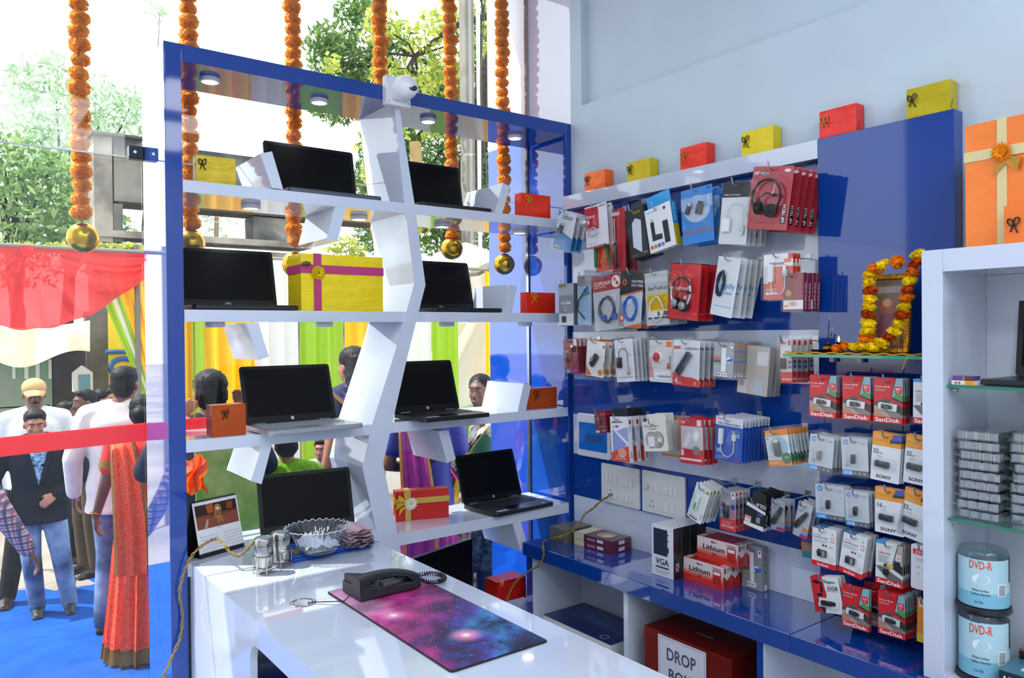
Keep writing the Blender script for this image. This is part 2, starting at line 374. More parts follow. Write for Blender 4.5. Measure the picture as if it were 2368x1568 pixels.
# ------------------------------------------------------------------ ceiling panel lights
def ceil_light(x, y, w, e, lab):
    t = thing('ceiling_panel_light', lab, 'light', (x, y, CEIL), group='square ceiling lights')
    MB().box(-w/2, w/2, -w/2, w/2, -.03, -.0005).build('frame', mat('#eceef2', .4), t)
    MB().box(-w/2+.02, w/2-.02, -w/2+.02, w/2-.02, -.034, -.0302).build('diffuser', mat('#fbfdff', .5, emit=1.5, name='panel_diffuser'), t)
    l = bpy.data.lights.new('panel_lamp', 'AREA'); l.energy = e; l.size = w-.05; l.color = (.91, .96, 1)
    lo = bpy.data.objects.new('panel_lamp', l); COL.objects.link(lo); lo.parent = t; lo.location = (0, 0, -.04)
for i, (x, y, w, e) in enumerate([(-.6, 1.3, .8, 13), (1.85, -.8, .9, 14), (-.7, .2, .8, 18), (.5, -1.2, 1.2, 23), (-.95, -2.0, 1.2, 23), (1.5, -2.2, 1.2, 23)]):  # the rear ones are added to light the fronts of things
    ceil_light(x, y, w, e, 'square white ceiling light, number %s from the storefront' % ['one', 'two', 'three', 'four', 'five', 'six'][i])
# ------------------------------------------------------------------ laptops
BLK = mat('#101215', .35, name='black_plastic'); SCR = mat('#07090c', .45, spec=.12, name='dark_screen')
def laptop(lab, fl, fr, z, w=None, d=.25, lid=.235, ang=105, body='#17191d', key='#0c0d0f', logo=None, lidc=None, edge=None, Yp=None, tilt=None, rot=0, sticker=False, thick=.02, clip=False):
    """fl, fr: front corners of the base (pixels) on the shelf of height z; or Yp: the plane of the front lip"""
    if Yp: a, b = onY(*fl, Yp), onY(*fr, Yp)
    else: a, b = onZ(*fl, z+thick), onZ(*fr, z+thick)
    a = Vector((a[0], a[1], z)); b = Vector((b[0], b[1], z)); ww = (b-a).length
    dirv = (b-a).normalized(); rz = math.atan2(dirv.y, dirv.x)+rot
    if w is None: w = ww
    if clip: w = min(w, (b.x-max(zx(z+k*.05, 1) for k in range(6))-.012)/max(.5, math.cos(rz))-abs(math.sin(rz))*d)
    o = (a+b)/2 if w == ww else b-Vector((math.cos(rz), math.sin(rz), 0))*w/2
    o.z = z+.0008
    t = thing('laptop', lab, 'laptop', o, rz, group='open laptops on display')
    bm_ = mat(body, .38, metal=.6 if body != '#17191d' else 0)
    poly = [(-w/2+.012, .0), (w/2-.012, 0), (w/2, .012), (w/2, d), (-w/2, d), (-w/2, .012)]
    MB().prism([(x, y, .002) for x, y in poly], (0, 0, thick-.004)).build('base', bm_, t, bevel=.003)
    MB().prism([(x*.995, y*.99+.001, thick-.002) for x, y in poly], (0, 0, .0022)).build('deck', bm_, t)
    k = MB(); kx0, kx1 = -w/2+.03, w/2-.03; rows, cols = 6, 15; ky0, ky1 = d*.42, d*.92
    for r_ in range(rows):
        for c in range(cols):
            x0 = kx0+(kx1-kx0)*c/cols; y0 = ky0+(ky1-ky0)*r_/rows
            if r_ == 0 and 4 <= c <= 8:
                if c > 4: continue
                k.box(x0, x0+(kx1-kx0)*5/cols-.003, y0, y0+(ky1-ky0)/rows-.003, thick, thick+.0022); continue
            k.box(x0, x0+(kx1-kx0)/cols-.003, y0, y0+(ky1-ky0)/rows-.003, thick, thick+.0022)
    k.build('keyboard', mat(key, .5), t)
    MB().box(-.05-.02, .05-.02, d*.06, d*.36, thick-.0002, thick+.0006).build('touchpad', mat(body, .2, metal=.3), t)
    if sticker: MB().box(-w/2+.03, -w/2+.09, .02, .04, thick-.0001, thick+.0007).box(w/2-.06, w/2-.045, .02, .035, thick-.0001, thick+.0007).build('sticker', mat('#b9c4cc', .4), t)
    T = Matrix.Translation((0, d-.004, thick)) @ Matrix.Rotation(R(90-ang), 4, 'X')
    lc = mat(lidc or '#0e1013', .4, spec=.25)
    m_ = MB(T); m_.prism([(x, 0, y) for x, y in rrpts(-w/2, w/2, 0, lid, .012, 4)], (0, .007, 0))
    ld = m_.build('lid', mat(edge, .3, metal=.7) if edge else lc, t)
    m_ = MB(T); m_.prism([(x, -.0012, y) for x, y in rrpts(-w/2+.002, w/2-.002, .002, lid-.002, .011, 4)], (0, .0013, 0)); m_.build('bezel', lc, ld)
    m_ = MB(T); m_.box(-w/2+.015, w/2-.015, -.0016, -.0009, .03, lid-.014); m_.build('screen', SCR, ld)
    for hx in (-w/2+.03, w/2-.08): MB(T).tube([(hx, 0, -.001), (hx+.05, 0, -.001)], .006, 8).build('hinge', mat('#8d9299', .3, metal=.8), t, smooth=40)
    if logo:
        m_ = MB(T)
        if logo == 'hp':
            m_.prism([(.007*math.cos(R(q)), -.0026, .016+.007*math.sin(R(q))) for q in range(0, 360, 20)], (0, .0008, 0), 0); put_text(m_, 'hp', 0, .0135, .0055, 1, -.003, 'C', shear=.25)
            m_.build('emblem', [mat('#c9ced4', .3, metal=.5), mat('#22262c')], ld)
        else:
            put_text(m_, logo, 0, .011, .008, 0, -.0022, 'C'); m_.build('lettering', mat('#aeb4ba', .3, metal=.4), ld)
    return t
laptop('black laptop on the top left shelf between brace and zigzag post', (668,441), (885,460), ZS[2], Yp=2.925, lid=.245, ang=100, body='#5b6068')
laptop('black laptop on the top right shelf beside the zigzag post', (940,463), (1140,488), ZS[2], Yp=2.925, w=.385, lid=.245, ang=100, clip=True)
laptop('black laptop at eye level next to the left blue post, maker name on bezel', (480,717), (693,719), ZS[3], Yp=2.925, w=.40, ang=104, lid=.245, logo='DELL')
laptop('black laptop at eye level right of the zigzag post, maker name on bezel', (980,719), (1165,720), ZS[3], Yp=2.925, w=.385, ang=104, lid=.245, logo='DELL', clip=True)
laptop('silver laptop with dark screen beside the brown orange gift', (617,999), (842,979), ZS[4], w=.385, d=.255, lid=.24, ang=108, body='#a9aeb5', key='#8f959c', logo='hp')
laptop('black laptop on the fourth shelf right of the zigzag post', (944,972), (1136,955), ZS[4], w=.385, d=.255, lid=.24, ang=108, logo='hp', sticker=True, clip=True)
laptop('black laptop with stickers beside the gold ribboned red gift', (1128,1193), (1283,1161), ZS[5], w=.37, d=.25, lid=.24, ang=108, logo='hp', sticker=True)
laptop('black laptop behind the glass bowl and the desk calendar', (650,1272), (866,1240), ZT, w=.385, d=.24, lid=.24, ang=107, body='#3a3d42')
# flat screen half hidden behind the table
a = onY(915, 1298, 3.0); b = onY(1093, 1250, 3.14)
t = thing('thin_monitor', 'thin silver edged black screen standing behind the white table', 'monitor', ((a[0]+b[0])/2, 3.07, .2308), math.atan2(.14, b[0]-a[0]))
wm = math.hypot(b[0]-a[0], .14); hm = (a[2]+b[2])/2-.2308
MB().prism([(x, 0, z) for x, z in rrpts(-wm/2, wm/2, .05, hm, .006)], (0, .016, 0)).build('shell', mat('#9fa5a8', .3, metal=.6), t)
MB().box(-wm/2+.004, wm/2-.004, -.0015, -.0002, .055, hm-.004).build('screen', SCR, t)
MB().box(-.1, .1, -.05, .09, 0, .01).box(-.03, .03, .004, .014, .01, .06).build('stand', BLK, t)
# ------------------------------------------------------------------ gifts
def foil(c): return mat(c, .28, metal=.25, bump=.35, scale=9, name='gift_foil', stretch=(1, 1, 3))
def bow(parent, x, y, z, s, c, seed=0, r=.0019):
    q = random.Random(seed); m_ = MB()
    for sx in (-1, 1):
        p = [];
        for k in range(13):
            w = 2*math.pi*k/12; l = s*(.5-.5*math.cos(w)); p.append((x+sx*l*.62+q.uniform(-.001, .001), y-.002-.004*math.sin(w)**2, z+s*.45*math.sin(w)*(1 if sx > 0 else .85)+l*.42*(1 if sx > 0 else .9)))
        m_.tube(p, r, 5)
    for sx in (-1, 1):
        m_.tube([(x, y-.003, z), (x+sx*s*.18, y-.003, z-s*.5), (x+sx*s*(.3+q.uniform(0, .4)), y-.002, z-s*(.9+q.uniform(0, .35)))], r, 5)
    m_.ell((x, y-.003, z), (r*2, r*2, r*2), 8, 5)
    return m_.build('string_bow', mat(c, .6), parent, smooth=60)
def crumple(w, h, d, seed):
    """a wrapped box with slightly uneven faces"""
    q = random.Random(seed); m_ = MB()
    def face(o, u, v, nrm, nu=6, nv=5):
        o, u, v, nrm = map(Vector, (o, u, v, nrm))
        tb_ = [[q.uniform(-.0018, .0018) for _ in range(nu+1)] for _ in range(nv+1)]
        m_.grid(lambda s_, t_: o+u*s_+v*t_+nrm*(tb_[round(t_*nv)][round(s_*nu)] if 0 < s_ < 1 and 0 < t_ < 1 else 0), nu, nv)
    x, X, y, Y, z, Z = -w/2, w/2, 0, d, 0, h
    face((x,y,z),(w,0,0),(0,0,h),(0,-1,0)); face((X,y,z),(0,d,0),(0,0,h),(1,0,0),3,4); face((X,Y,z),(-w,0,0),(0,0,h),(0,1,0)); face((x,Y,z),(0,-d,0),(0,0,h),(-1,0,0),3,4)
    face((x,y,Z),(w,0,0),(0,d,0),(0,0,1),4,2); face((x,Y,z),(w,0,0),(0,-d,0),(0,0,-1),2,2)
    return m_
def gift(lab, loc, rz, w, h, d, c, seed, group=None, string=None, bx=-.25, bz=.62, bs=None, name='gift_box'):
    t = thing(name, lab, 'gift', loc, rz, group)
    crumple(w, h, d, seed).build('wrapping', foil(c), t, smooth=35)
    for sx in (-1, 1): MB().add([(sx*(w/2+.0006), .004, h*.08), (sx*(w/2+.0006), d-.004, h*.08), (sx*(w/2+.0006), d/2, h*.45)], [(0, 1, 2) if sx > 0 else (0, 2, 1)]).build('folded_flap', foil(c), t)
    if string: bow(t, w*bx, -.002, h*bz, bs or w*.16, string, seed)
    return t
def gift_px(lab, x0, x1, y0, y1, Y, z, d, c, seed, **k):
    a = onY(x0, y1, Y); b = onY(x1, y1, Y); tt = onY((x0+x1)/2, y0, Y)
    return gift(lab, ((a[0]+b[0])/2, Y, z+.0008), k.pop('rz', 0), b[0]-a[0], tt[2]-z, d, c, seed, **k)
SG = 'wrapped gifts standing on the rack shelves'
gift_px('small olive yellow foil gift on the top left shelf', 455, 545, 363, 425, 2.96, ZS[2], .05, '#c9ac00', 1, string='#1b1a16', bx=-.36, bz=.72, group=SG)
gift_px('brown orange foil gift left of the silver laptop', 490, 570, 936, 1004, 2.94, ZS[4], .06, '#c0500f', 2, string='#3a2410', bx=-.12, bz=.72, group=SG, rz=R(4))
gift_px('red foil gift with gold string on the top right shelf', 1205, 1273, 450, 500, 2.95, ZS[2], .05, '#ff3b16', 3, string='#c9a53a', bx=-.25, bz=.75, group=SG)
gift_px('small red foil gift on the eye level shelf by the hook panel', 1218, 1284, 677, 725, 2.95, ZS[3], .05, '#ff3412', 4, string='#c9a53a', bx=-.25, bz=.8, group=SG)
gift_px('orange foil gift with dark bow on the fourth shelf corner', 1224, 1288, 897, 946, 2.97, ZS[4], .05, '#d8590f', 5, string='#3a2410', bx=-.25, bz=.7, group=SG)
def flower(parent, c, r, col, n=22, name='flower', core='#c9a030', nrm=(0,-1,0), rings=2):
    m_ = MB(); q = random.Random(int(r*1e5)); N = Vector(nrm).normalized(); A = N.orthogonal().normalized(); B = N.cross(A)
    for g_ in range(rings):
        for k in range(n//(g_+1)):
            w = 2*math.pi*(k+.5*g_)/(n//(g_+1)); rr = r*(1-.38*g_)*q.uniform(.88, 1.05); dd = A*math.cos(w)+B*math.sin(w); e = A*-math.sin(w)+B*math.cos(w); hw = r*.17
            c0 = Vector(c)+N*(.002+.004*g_)
            m_.add([c0+dd*r*.1, c0+dd*rr*.6+e*hw+N*r*.12, c0+dd*rr+N*r*(.05+.25*g_), c0+dd*rr*.6-e*hw+N*r*.12], [(0, 3, 2, 1)])
    o = m_.build(name, mat(col, .7), parent)
    MB().ell(Vector(c)+N*r*.12, r*.22, 8, 5).build('flower_centre', mat(core, .8), o)
    return o
# large yellow gift with magenta ribbon
a = onY(697, 722, 2.95); b = onY(886, 722, 2.95); hh = onY(790, 591, 2.95)[2]-ZS[3]; w = b[0]-a[0]
t = thing('gift_box', 'large yellow foil gift with crossed magenta ribbons on the rack', 'gift', ((a[0]+b[0])/2, 2.95, ZS[3]+.0008), 0, SG)
crumple(w, hh, .14, 9).build('wrapping', foil('#ffe41e'), t, smooth=35)
rb = mat('#c03a78', .35, name='satin_ribbon'); x0 = -w/2+w*.19
MB().box(x0-.016, x0+.016, -.003, .143, -.0004, hh+.002).build('ribbon', rb, t); MB().box(-w/2-.0025, w/2+.0025, -.0035, .143, hh*.66, hh*.66+.034).build('ribbon', rb, t)
flower(t, (x0, -.006, hh*.67), .034, '#e8c40c', 18, core='#a88a10')
m_ = MB(); m_.lathe([(0, 0), (.02, .004), (.016, .014), (.004, .018), (0, .018)], 9, (x0-.05, -.012, hh*.78)); m_.build('pine_cone', mat('#6b5a42', .8), t)
# red gift, gold ribbon, white flower on shelf 5
a = onZ(915, 1207, ZS[5]); b = onZ(1038, 1196, ZS[5]); rz = math.atan2(b[1]-a[1], b[0]-a[0]); w = math.hypot(b[0]-a[0], b[1]-a[1])
hh = .135
t = thing('gift_box', 'red foil gift with gold ribbon and white flower', 'gift', ((a[0]+b[0])/2, (a[1]+b[1])/2, ZS[5]+.0008), rz, SG)
crumple(w, hh, .06, 19).build('wrapping', foil('#c41408'), t, smooth=35)
rb = mat('#c9a64a', .3, metal=.3, name='gold_ribbon'); x0 = -w/2+w*.23
MB().box(x0-.013, x0+.013, -.003, .063, -.0004, hh+.002).build('ribbon', rb, t); MB().box(-w/2-.0025, w/2+.0025, -.0035, .063, hh*.56, hh*.56+.026).build('ribbon', rb, t)
flower(t, (x0+.012, -.006, hh*.58), .034, '#f4f0de', 16, core='#d8c26a', rings=2)
m_ = MB()
for k, (px_, pz_) in enumerate([(-.05, .01), (-.06, -.03), (-.02, .03), (-.045, -.055)]):
    m_.add([(x0, -.004, hh*.62), (x0+px_, -.014, hh*.62+pz_), (x0+px_*.7-.01, -.018, hh*.62+pz_+.03), (x0+.01, -.006, hh*.64)], [(0, 1, 2, 3)])
m_.build('organza_bow', mat('#e8b823', .4), t)
# two red gifts stacked low beside the counter leg
a = onY(1150, 1340, 2.96); b = onY(1216, 1340, 2.96)
for i, (z0, z1, lb) in enumerate([(.33, .4245, 'red foil gift at the bottom of the low stack by the counter'), (.425, onY(1180,1340,2.96)[2], 'red foil gift with gold string on top of the low stack')]):
    gift(lb, ((a[0]+b[0])/2, 2.96, z0), 0, b[0]-a[0], z1-z0-.001, .1, '#d41c10', 30+i, group='low red gifts by the counter', string='#d8b23c' if i else None, bx=-.36, bz=.75, bs=.018)
MB().box(2.28, 2.52, 2.93, 3.2, .2305, .3295).build('gift_plinth', BLUE).parent = rack
# ------------------------------------------------------------------ gifts on the wall ledge (facing the room)
RW = R(-90)
LG = 'small wrapped gifts in a row along the wall ledge'
def wall_gift(lab, tl, tr, bl, p, z, c, seed, string, thick=.05):
    Xp = XR-p; A = onX(*tl, Xp); B = onX(*tr, Xp); Cc = onX(*bl, Xp)
    w = A[1]-B[1]; h = A[2]-z if z else A[2]-Cc[2]
    gift(lab, (Xp, (A[1]+B[1])/2, z+.0008), RW, w, h, thick, c, seed, LG, string, -.36, .62, w*.17)
ZL = 2.293
wall_gift('orange foil gift nearest the rack on the wall ledge', (1352,403), (1399,391), (1353,452), .056, ZL, '#ff7020', 41, '#3a2a18')
wall_gift('yellow foil gift with upright dark string, second along the ledge', (1450,378), (1503,365), (1450,430), .056, ZL, '#dcc406', 42, '#2b2718')
wall_gift('red foil gift with gold bow above the blue cable packs', (1573,344), (1634,331), (1573,402), .056, ZL, '#f0351f', 43, '#c98a2c')
wall_gift('yellow foil gift with dark bow above the white adapter bags', (1715,308), (1788,291), (1715,371), .056, ZL, '#e0c805', 44, '#2b2718')
wall_gift('red foil gift with gold bow on the blue board edge', (1895,260), (1980,241), (1895,329), .056, ZL, '#e83028', 45, '#c98a2c')
wall_gift('largest yellow foil gift on top of the blue board', (2096,209), (2197,184), (2097,287), .056, ZL, '#c2b000', 46, '#2b2718')
# ------------------------------------------------------------------ dome camera on the beam
p = onY(913, 214, RY0-.002)
t = thing('dome_camera', 'white security camera mounted on the blue beam', 'camera', (p[0], RY0-.0005, p[2]), 0)
s_ = .058
MB().prism([(x, -.034, z) for x, z in rrpts(-s_, s_, -s_-.006, s_, .006)], (0, .034, 0)).build('mount_box', mat('#e3e7ec', .35), t, bevel=.002)
m_ = MB()
for sx in (-1, 1):
    for sz in (-1, 1): m_.ell((sx*.048, -.035, sz*.05), (.004, .002, .004), 8, 4)
m_.build('screw', mat('#b0b4b8', .4), t)
Tq = Matrix.Translation((.012, -.034, .006)) @ Matrix.Rotation(R(90), 4, 'X')
MB(Tq).lathe([(.05, 0), (.05, .03), (.046, .042)], 28).build('collar', mat('#eef1f4', .25), t, smooth=40)
MB().ell((.016, -.07, .006), .049, 24, 16).build('dome', mat('#f2f4f7', .2, coat=.5), t, smooth=180)
T2 = Matrix.Translation((.024, -.107, -.004)) @ Matrix.Rotation(R(100), 4, 'X')
MB(T2).lathe([(.028, -.01), (.028, .002), (.022, .006), (0, .006)], 24).build('lens_ring', mat('#e9ecef', .3), t, smooth=40)
MB(Matrix.Translation((.024, -.114, -.004)) @ Matrix.Diagonal((1.25, 1, .75, 1))).ell((0, 0, 0), (.017, .004, .017), 20, 8).build('lens_window', mat('#0b1016', .05, coat=1), t, smooth=180)
m_ = MB(); put_text(m_, 'CP PLUS', -.03, -.045, .006, 0, -.0345, rot=-6); m_.build('lettering', mat('#c8422e'), t)
# ------------------------------------------------------------------ hanging packs on the hook panel
ORD = ['front-most', 'second from front', 'third from front', 'fourth from front', 'fifth from front', 'sixth from front', 'seventh from front', 'eighth from front', 'ninth from front']
CARD = lambda c: mat(c, .32, coat=.25, name='printed_card')
def draw(prims, w, h, y0=-.0008, ox=None):
    """flat print: prims in card units (0..1, bottom up) -> one multi-colour sheet"""
    m_ = MB(); mats = []; idx = {}
    def mi(c):
        if c not in idx: idx[c] = len(mats); mats.append(CARD(c))
        return idx[c]
    X = lambda x: (x-.5)*w; Z = lambda z: (z-1)*h
    for k, q in enumerate(prims):
        y = y0-.00022*(k+1); t = q[0]
        if t == 'r': m_.add([(X(q[1]), y, Z(q[2])), (X(q[3]), y, Z(q[2])), (X(q[3]), y, Z(q[4])), (X(q[1]), y, Z(q[4]))], [(0, 1, 2, 3)], mi(q[5]))
        elif t == 'p': m_.add([(X(a), y, Z(b)) for a, b in q[1]], [tuple(range(len(q[1])))], mi(q[2]))
        elif t == 'c':
            rx = q[3]*w; rz = q[5]*w if len(q) > 5 else rx
            m_.add([(X(q[1])+rx*math.cos(R(a)), y, Z(q[2])+rz*math.sin(R(a))) for a in range(0, 360, 15)], [tuple(range(24))], mi(q[4]))
        elif t == 't':
            o = q[6] if len(q) > 6 else {}
            put_text(m_, q[4], X(q[1]), Z(q[2]), q[3]*h, mi(q[5]), y, o.get('al', 'L'), o.get('rot', 0), o['w']*w if 'w' in o else None, o.get('sh', 0))
        elif t == 'l':                       # lines of very small print
            x0, z1, x1, n_, c = q[1:6]; s_ = q[6] if len(q) > 6 else .022
            for j in range(n_):
                e = x1-(x1-x0)*(.3*((j*7) % 3)/3); m_.add([(X(x0), y, Z(z1-s_*j)-.0), (X(e), y, Z(z1-s_*j)), (X(e), y, Z(z1-s_*j+s_*.4)), (X(x0), y, Z(z1-s_*j+s_*.4))], [(0, 1, 2, 3)], mi(c))
    return m_, mats
# products -----------------------------------------------------------------
def usb(par, w, h, cx, cz, L, rot, c='#22262b', plug=True, c2='#c9ced3', wd=.018, y=-.007):
    T = Matrix.Translation(((cx-.5)*w, y, (cz-1)*h)) @ Matrix.Rotation(R(rot), 4, 'Y')
    o = MB(T).prism([(x, -.004, z) for x, z in rrpts(-wd/2, wd/2, -L/2, L*.28, .003, 3)], (0, .008, 0)).build('flash_drive', mat(c, .3, coat=.3), par)
    if plug: MB(T).box(-wd*.36, wd*.36, -.0025, .0025, L*.28, L/2).build('plug', mat(c2, .25, metal=.9), o)
    return o
def cable_u(par, w, h, ax, bx, top_a, top_b, bot, c='#eef0f2', y=-.008, r=.0018, plug='#e8eaed', body=None, up=False):
    X = lambda x: (x-.5)*w; Z = lambda z: (z-1)*h; sg = -1 if up else 1
    pts = [(X(ax), y, Z(top_a))]; cx, rad = (X(ax)+X(bx))/2, (X(bx)-X(ax))/2
    zb_ = Z(bot)+abs(rad)*sg
    for a in range(0, 181, 18): pts.append((cx-rad*math.cos(R(a)), y, zb_-abs(rad)*math.sin(R(a))*sg))
    pts.append((X(bx), y, Z(top_b)))
    o = MB().tube(pts, r, 6).build('cable', mat(c, .4), par, smooth=60)
    if body:
        bw, bh, bc = body; MB().prism([(X(ax)+x, y-.005, Z(top_a)+sg*z) for x, z in rrpts(-bw/2, bw/2, 0, bh, .003)], (0, .01, 0)).build('adapter_body', mat(bc, .3, coat=.3), par)
    MB().box(X(bx)-.007, X(bx)+.007, y-.004, y+.004, Z(top_b) if not up else Z(top_b)-.022, Z(top_b)+.022 if not up else Z(top_b)).build('connector', mat(plug, .4), par)
    z2 = Z(top_b)+.022 if not up else Z(top_b)-.034
    MB().box(X(bx)-.0055, X(bx)+.0055, y-.0022, y+.0022, z2, z2+.012).build('plug', mat('#c2c6ca', .25, metal=.9), par)
    return o
def coil(par, w, h, cx, cz, rx, rz, c, n_=4, r=.0025, y=-.008, seed=1):
    q = random.Random(seed); pts = []
    for k in range(n_*20+1):
        a = 2*math.pi*k/20; e = 1+.06*math.sin(k*.37+seed)
        pts.append(((cx-.5)*w+rx*e*math.cos(a), y-.006*math.sin(k*.9), (cz-1)*h+rz*e*math.sin(a)))
    return MB().tube(pts, r, 6).build('coiled_cable', mat(c, .4), par, smooth=60)
def headset(par, w, h, cx, cz, rx, rz, band='#1c1c1e', cup='#17181a', arm=None):
    X = (cx-.5)*w; Zc = (cz-1)*h; y = -.016
    pts = [(X+rx*math.cos(R(a)), y, Zc+rz*math.sin(R(a))) for a in range(-50, 236, 13)]
    o = MB().tube(pts, .0042, 7).build('headband', mat(band, .35, metal=.2), par, smooth=60)
    if arm:
        k = len(pts); MB().tube(pts[:7], .0052, 7).build('slider', mat(arm, .25, metal=.8), par, smooth=60); MB().tube(pts[-6:], .0052, 7).build('slider', mat(arm, .25, metal=.8), par, smooth=60)
    a, b = Vector(pts[0]), Vector(pts[-1])
    for p_, s_ in ((a+Vector((-.012, -.004, -.004)), 1), (b+Vector((.012, 0, .0)), -1)):
        e = MB(Matrix.Translation(p_) @ Matrix.Rotation(R(20*s_), 4, 'Z') @ Matrix.Rotation(R(90), 4, 'X')).lathe([(0, -.012), (.02, -.012), (.024, -.006), (.022, .004), (.014, .008), (0, .009)], 18).build('ear_cushion', mat(cup, .8), par, smooth=50)
        if arm: MB(Matrix.Translation(p_+Vector((0, -.01, 0))) @ Matrix.Rotation(R(90), 4, 'X')).lathe([(.017, 0), (.014, .004), (0, .005)], 18).build('ear_cap', mat('#9a9da3', .3, metal=.6), e, smooth=50)
    MB().tube([tuple(b), (b.x+.02, y-.006, b.z+.035), (b.x+.045, y-.008, b.z+.05), (b.x+.075, y-.008, b.z+.045)], .003, 6).build('microphone_arm', mat('#2a2326', .4), par, smooth=60)
    MB().ell((b.x+.08, y-.008, b.z+.043), (.012, .007, .006), 10, 6).build('microphone', mat(cup, .8), par, smooth=180)
def blister(par, w, h, x0, z0, x1, z1, d, rad=.01, m=None):
    X = lambda x: (x-.5)*w; Z = lambda z: (z-1)*h
    m_ = MB(); a = rrpts(X(x0), X(x1), Z(z0), Z(z1), rad); cx, cz = (X(x0)+X(x1))/2, (Z(z0)+Z(z1))/2
    n_ = len(a); vs = [(x, -.0022, z) for x, z in a]+[(cx+(x-cx)*.94, -d*.8, cz+(z-cz)*.94) for x, z in a]+[(cx+(x-cx)*.84, -d, cz+(z-cz)*.84) for x, z in a]
    fs = [(i+k*n_, (i+1) % n_+k*n_, (i+1) % n_+(k+1)*n_, i+(k+1)*n_) for k in range(2) for i in range(n_)]+[tuple(range(2*n_, 3*n_))]
    m_.add(vs, fs); return m_.build('blister', m or BLIS, par, smooth=50)
# the pack --------------------------------------------------------------------
NPACK = [0]
def hook(short, loc, L):
    t = thing('peg_hook', 'chrome peg hook holding the '+short, 'hook', (XR-.0145, loc[1], loc[2]), RW, 'chrome peg hooks on the panel')
    MB().box(-.012, .012, -.002, -.0002, -.004, .022).build('back_plate', mat('#b9bcc0', .3, metal=.9), t)
    MB().tube([(0, -.001, .004), (0, -L*.5, .0), (0, -L+.012, -.001), (0, -L, .006), (0, -L-.007, .026)], .0029, 7).build('rod', mat('#c6cace', .3, metal=1, name='hook_steel'), t, smooth=60)
    return t
def pack(short, lab, TL, TR, BL, base, prims=(), prod=None, n=1, step=.018, p=.2, thick=.0014, side=None, top=None, rad=.004, name='blister_pack', cat='pack', blis=None, hookL=None, jit=1.5, tab=None, film=None, hookat=None, nohook=False, yaw=0):
    Xp = XR-p; A, B, C_ = onX(*TL, Xp), onX(*TR, Xp), onX(*BL, Xp)
    w = A[1]-B[1]; du = -(C_[1]-A[1]); dz = C_[2]-A[2]; h = math.hypot(du, dz); roll = -math.atan2(du, -dz)
    q = random.Random(NPACK[0]*13+5); NPACK[0] += 1
    mid = (Xp, (A[1]+B[1])/2, (A[2]+B[2])/2)
    hang = Vector((Xp, mid[1]-(hookat or 0)*w, mid[2]))      # pivots about the hook
    src = None
    for i in range(n):
        lb = lab if n == 1 else (lab+', '+ORD[min(i, 8)])
        rr = roll+(R(q.uniform(-jit, jit)) if i else 0)
        X = Xp+i*step
        if X > XR-.017-(thick if thick > .005 else .003): break
        dz_ = q.uniform(-.002, .001) if i else 0
        if src is None:
            t = thing(name, lb, cat, mid, group=(short+' on one hook') if n > 1 else None, rot=(0, rr, RW+R(yaw)))
            if thick > .005:
                MB().box(-w/2, w/2, 0, thick, -h, 0).build('carton', [CARD(base)], t)
                if side:
                    ms, mm = draw([(s_[0],)+tuple(s_[1:]) for s_ in side], thick, h)
                    o_ = ms.build('side_print', mm, t); o_.location = (w/2, thick/2, 0); o_.rotation_euler.z = R(90)
                if tab: MB().prism([(x, thick*.5, z) for x, z in rrpts(-w*tab[1]/2, w*tab[1]/2, -.002, tab[2], .006)], (0, .0015, 0)).build('hang_tab', CARD(tab[0]), t)
            else:
                MB().prism([(x, 0, z) for x, z in rrpts(-w/2, w/2, -h, 0, rad, 3)], (0, thick, 0)).build('card', CARD(base), t)
            if prims:
                ms, mm = draw(prims, w, h, 0); ms.build('print', mm, t)
            if prod: prod(t, w, h)
            if blis: blister(t, w, h, *blis)
            if film:
                m_ = MB(); e = film
                _q = rrpts(-w/2-e, w/2+e, -h-e, e*2.2, .006, 3); m_.add([(x, -.012, z) for x, z in _q], [tuple(range(len(_q)))[::-1]]); m_.build('clear_sleeve', BLIS, t)
            src = t
        else:
            t = copy_tree(src); t['label'] = lb
        t.location = (X, mid[1]+q.uniform(-.002, .002)*(i > 0), mid[2]+dz_); t.rotation_euler = (0, rr, RW+R(yaw)+(R(q.uniform(-jit, jit)) if i else 0))
    if not nohook: hook(short, (0, mid[1]-(hookat or 0)*w, mid[2]-.012), hookL or (p+.012))
    return src
RD, MR, OR = '#d8232b', '#8e1f2c', '#f08a1c'
# ---- row 1
pack('blue card reader packs', 'blue and white card reader pack tilted beside the rack', (1293,493), (1335,487), (1277,580), '#e9edf1', [('p', [(0,.0),(1,.0),(1,.35),(0,.55)], '#2a7fc4'), ('p', [(0,.82),(.16,.94),(0,1)], '#37a3d6'), ('r', .06,.05,.4,.09,'#d9cf3a'), ('l', .25,.86,.85,2,'#4a5157',.05)],
     lambda t, w, h: usb(t, w, h, .33, .55, .055, 14, '#22272d', wd=.022), n=3, step=.034, blis=(.1,.28,.62,.78,.014), film=.004)
pack('webcam packs', 'red and white webcam blister pack above the green pliers', (1351,477), (1402,470), (1357,571), '#ece8ee', [('p', [(0,.42),(.62,.42),(.62,.95),(0,.97)], '#cf2231'), ('t', .07,.72,.055,'Webcam','#ffffff'), ('t', .66,.92,.05,'zebion','#33262b',{'w':.3}), ('r', .06,.06,.5,.10,'#c2cfe0'), ('r', .0,.0,.9,.02,'#cf2231')],
     lambda t, w, h: (MB().ell(((.1-.5)*w, -.02, (.62-1)*h), .017, 14, 9).build('webcam', mat('#c9ccd2', .15, metal=.7), t, smooth=180), coil(t, w, h, .36, .36, .028, .018, '#c8ccd4', 3, .0026)), n=2, step=.03, blis=(-.02,.14,.62,.8,.03))
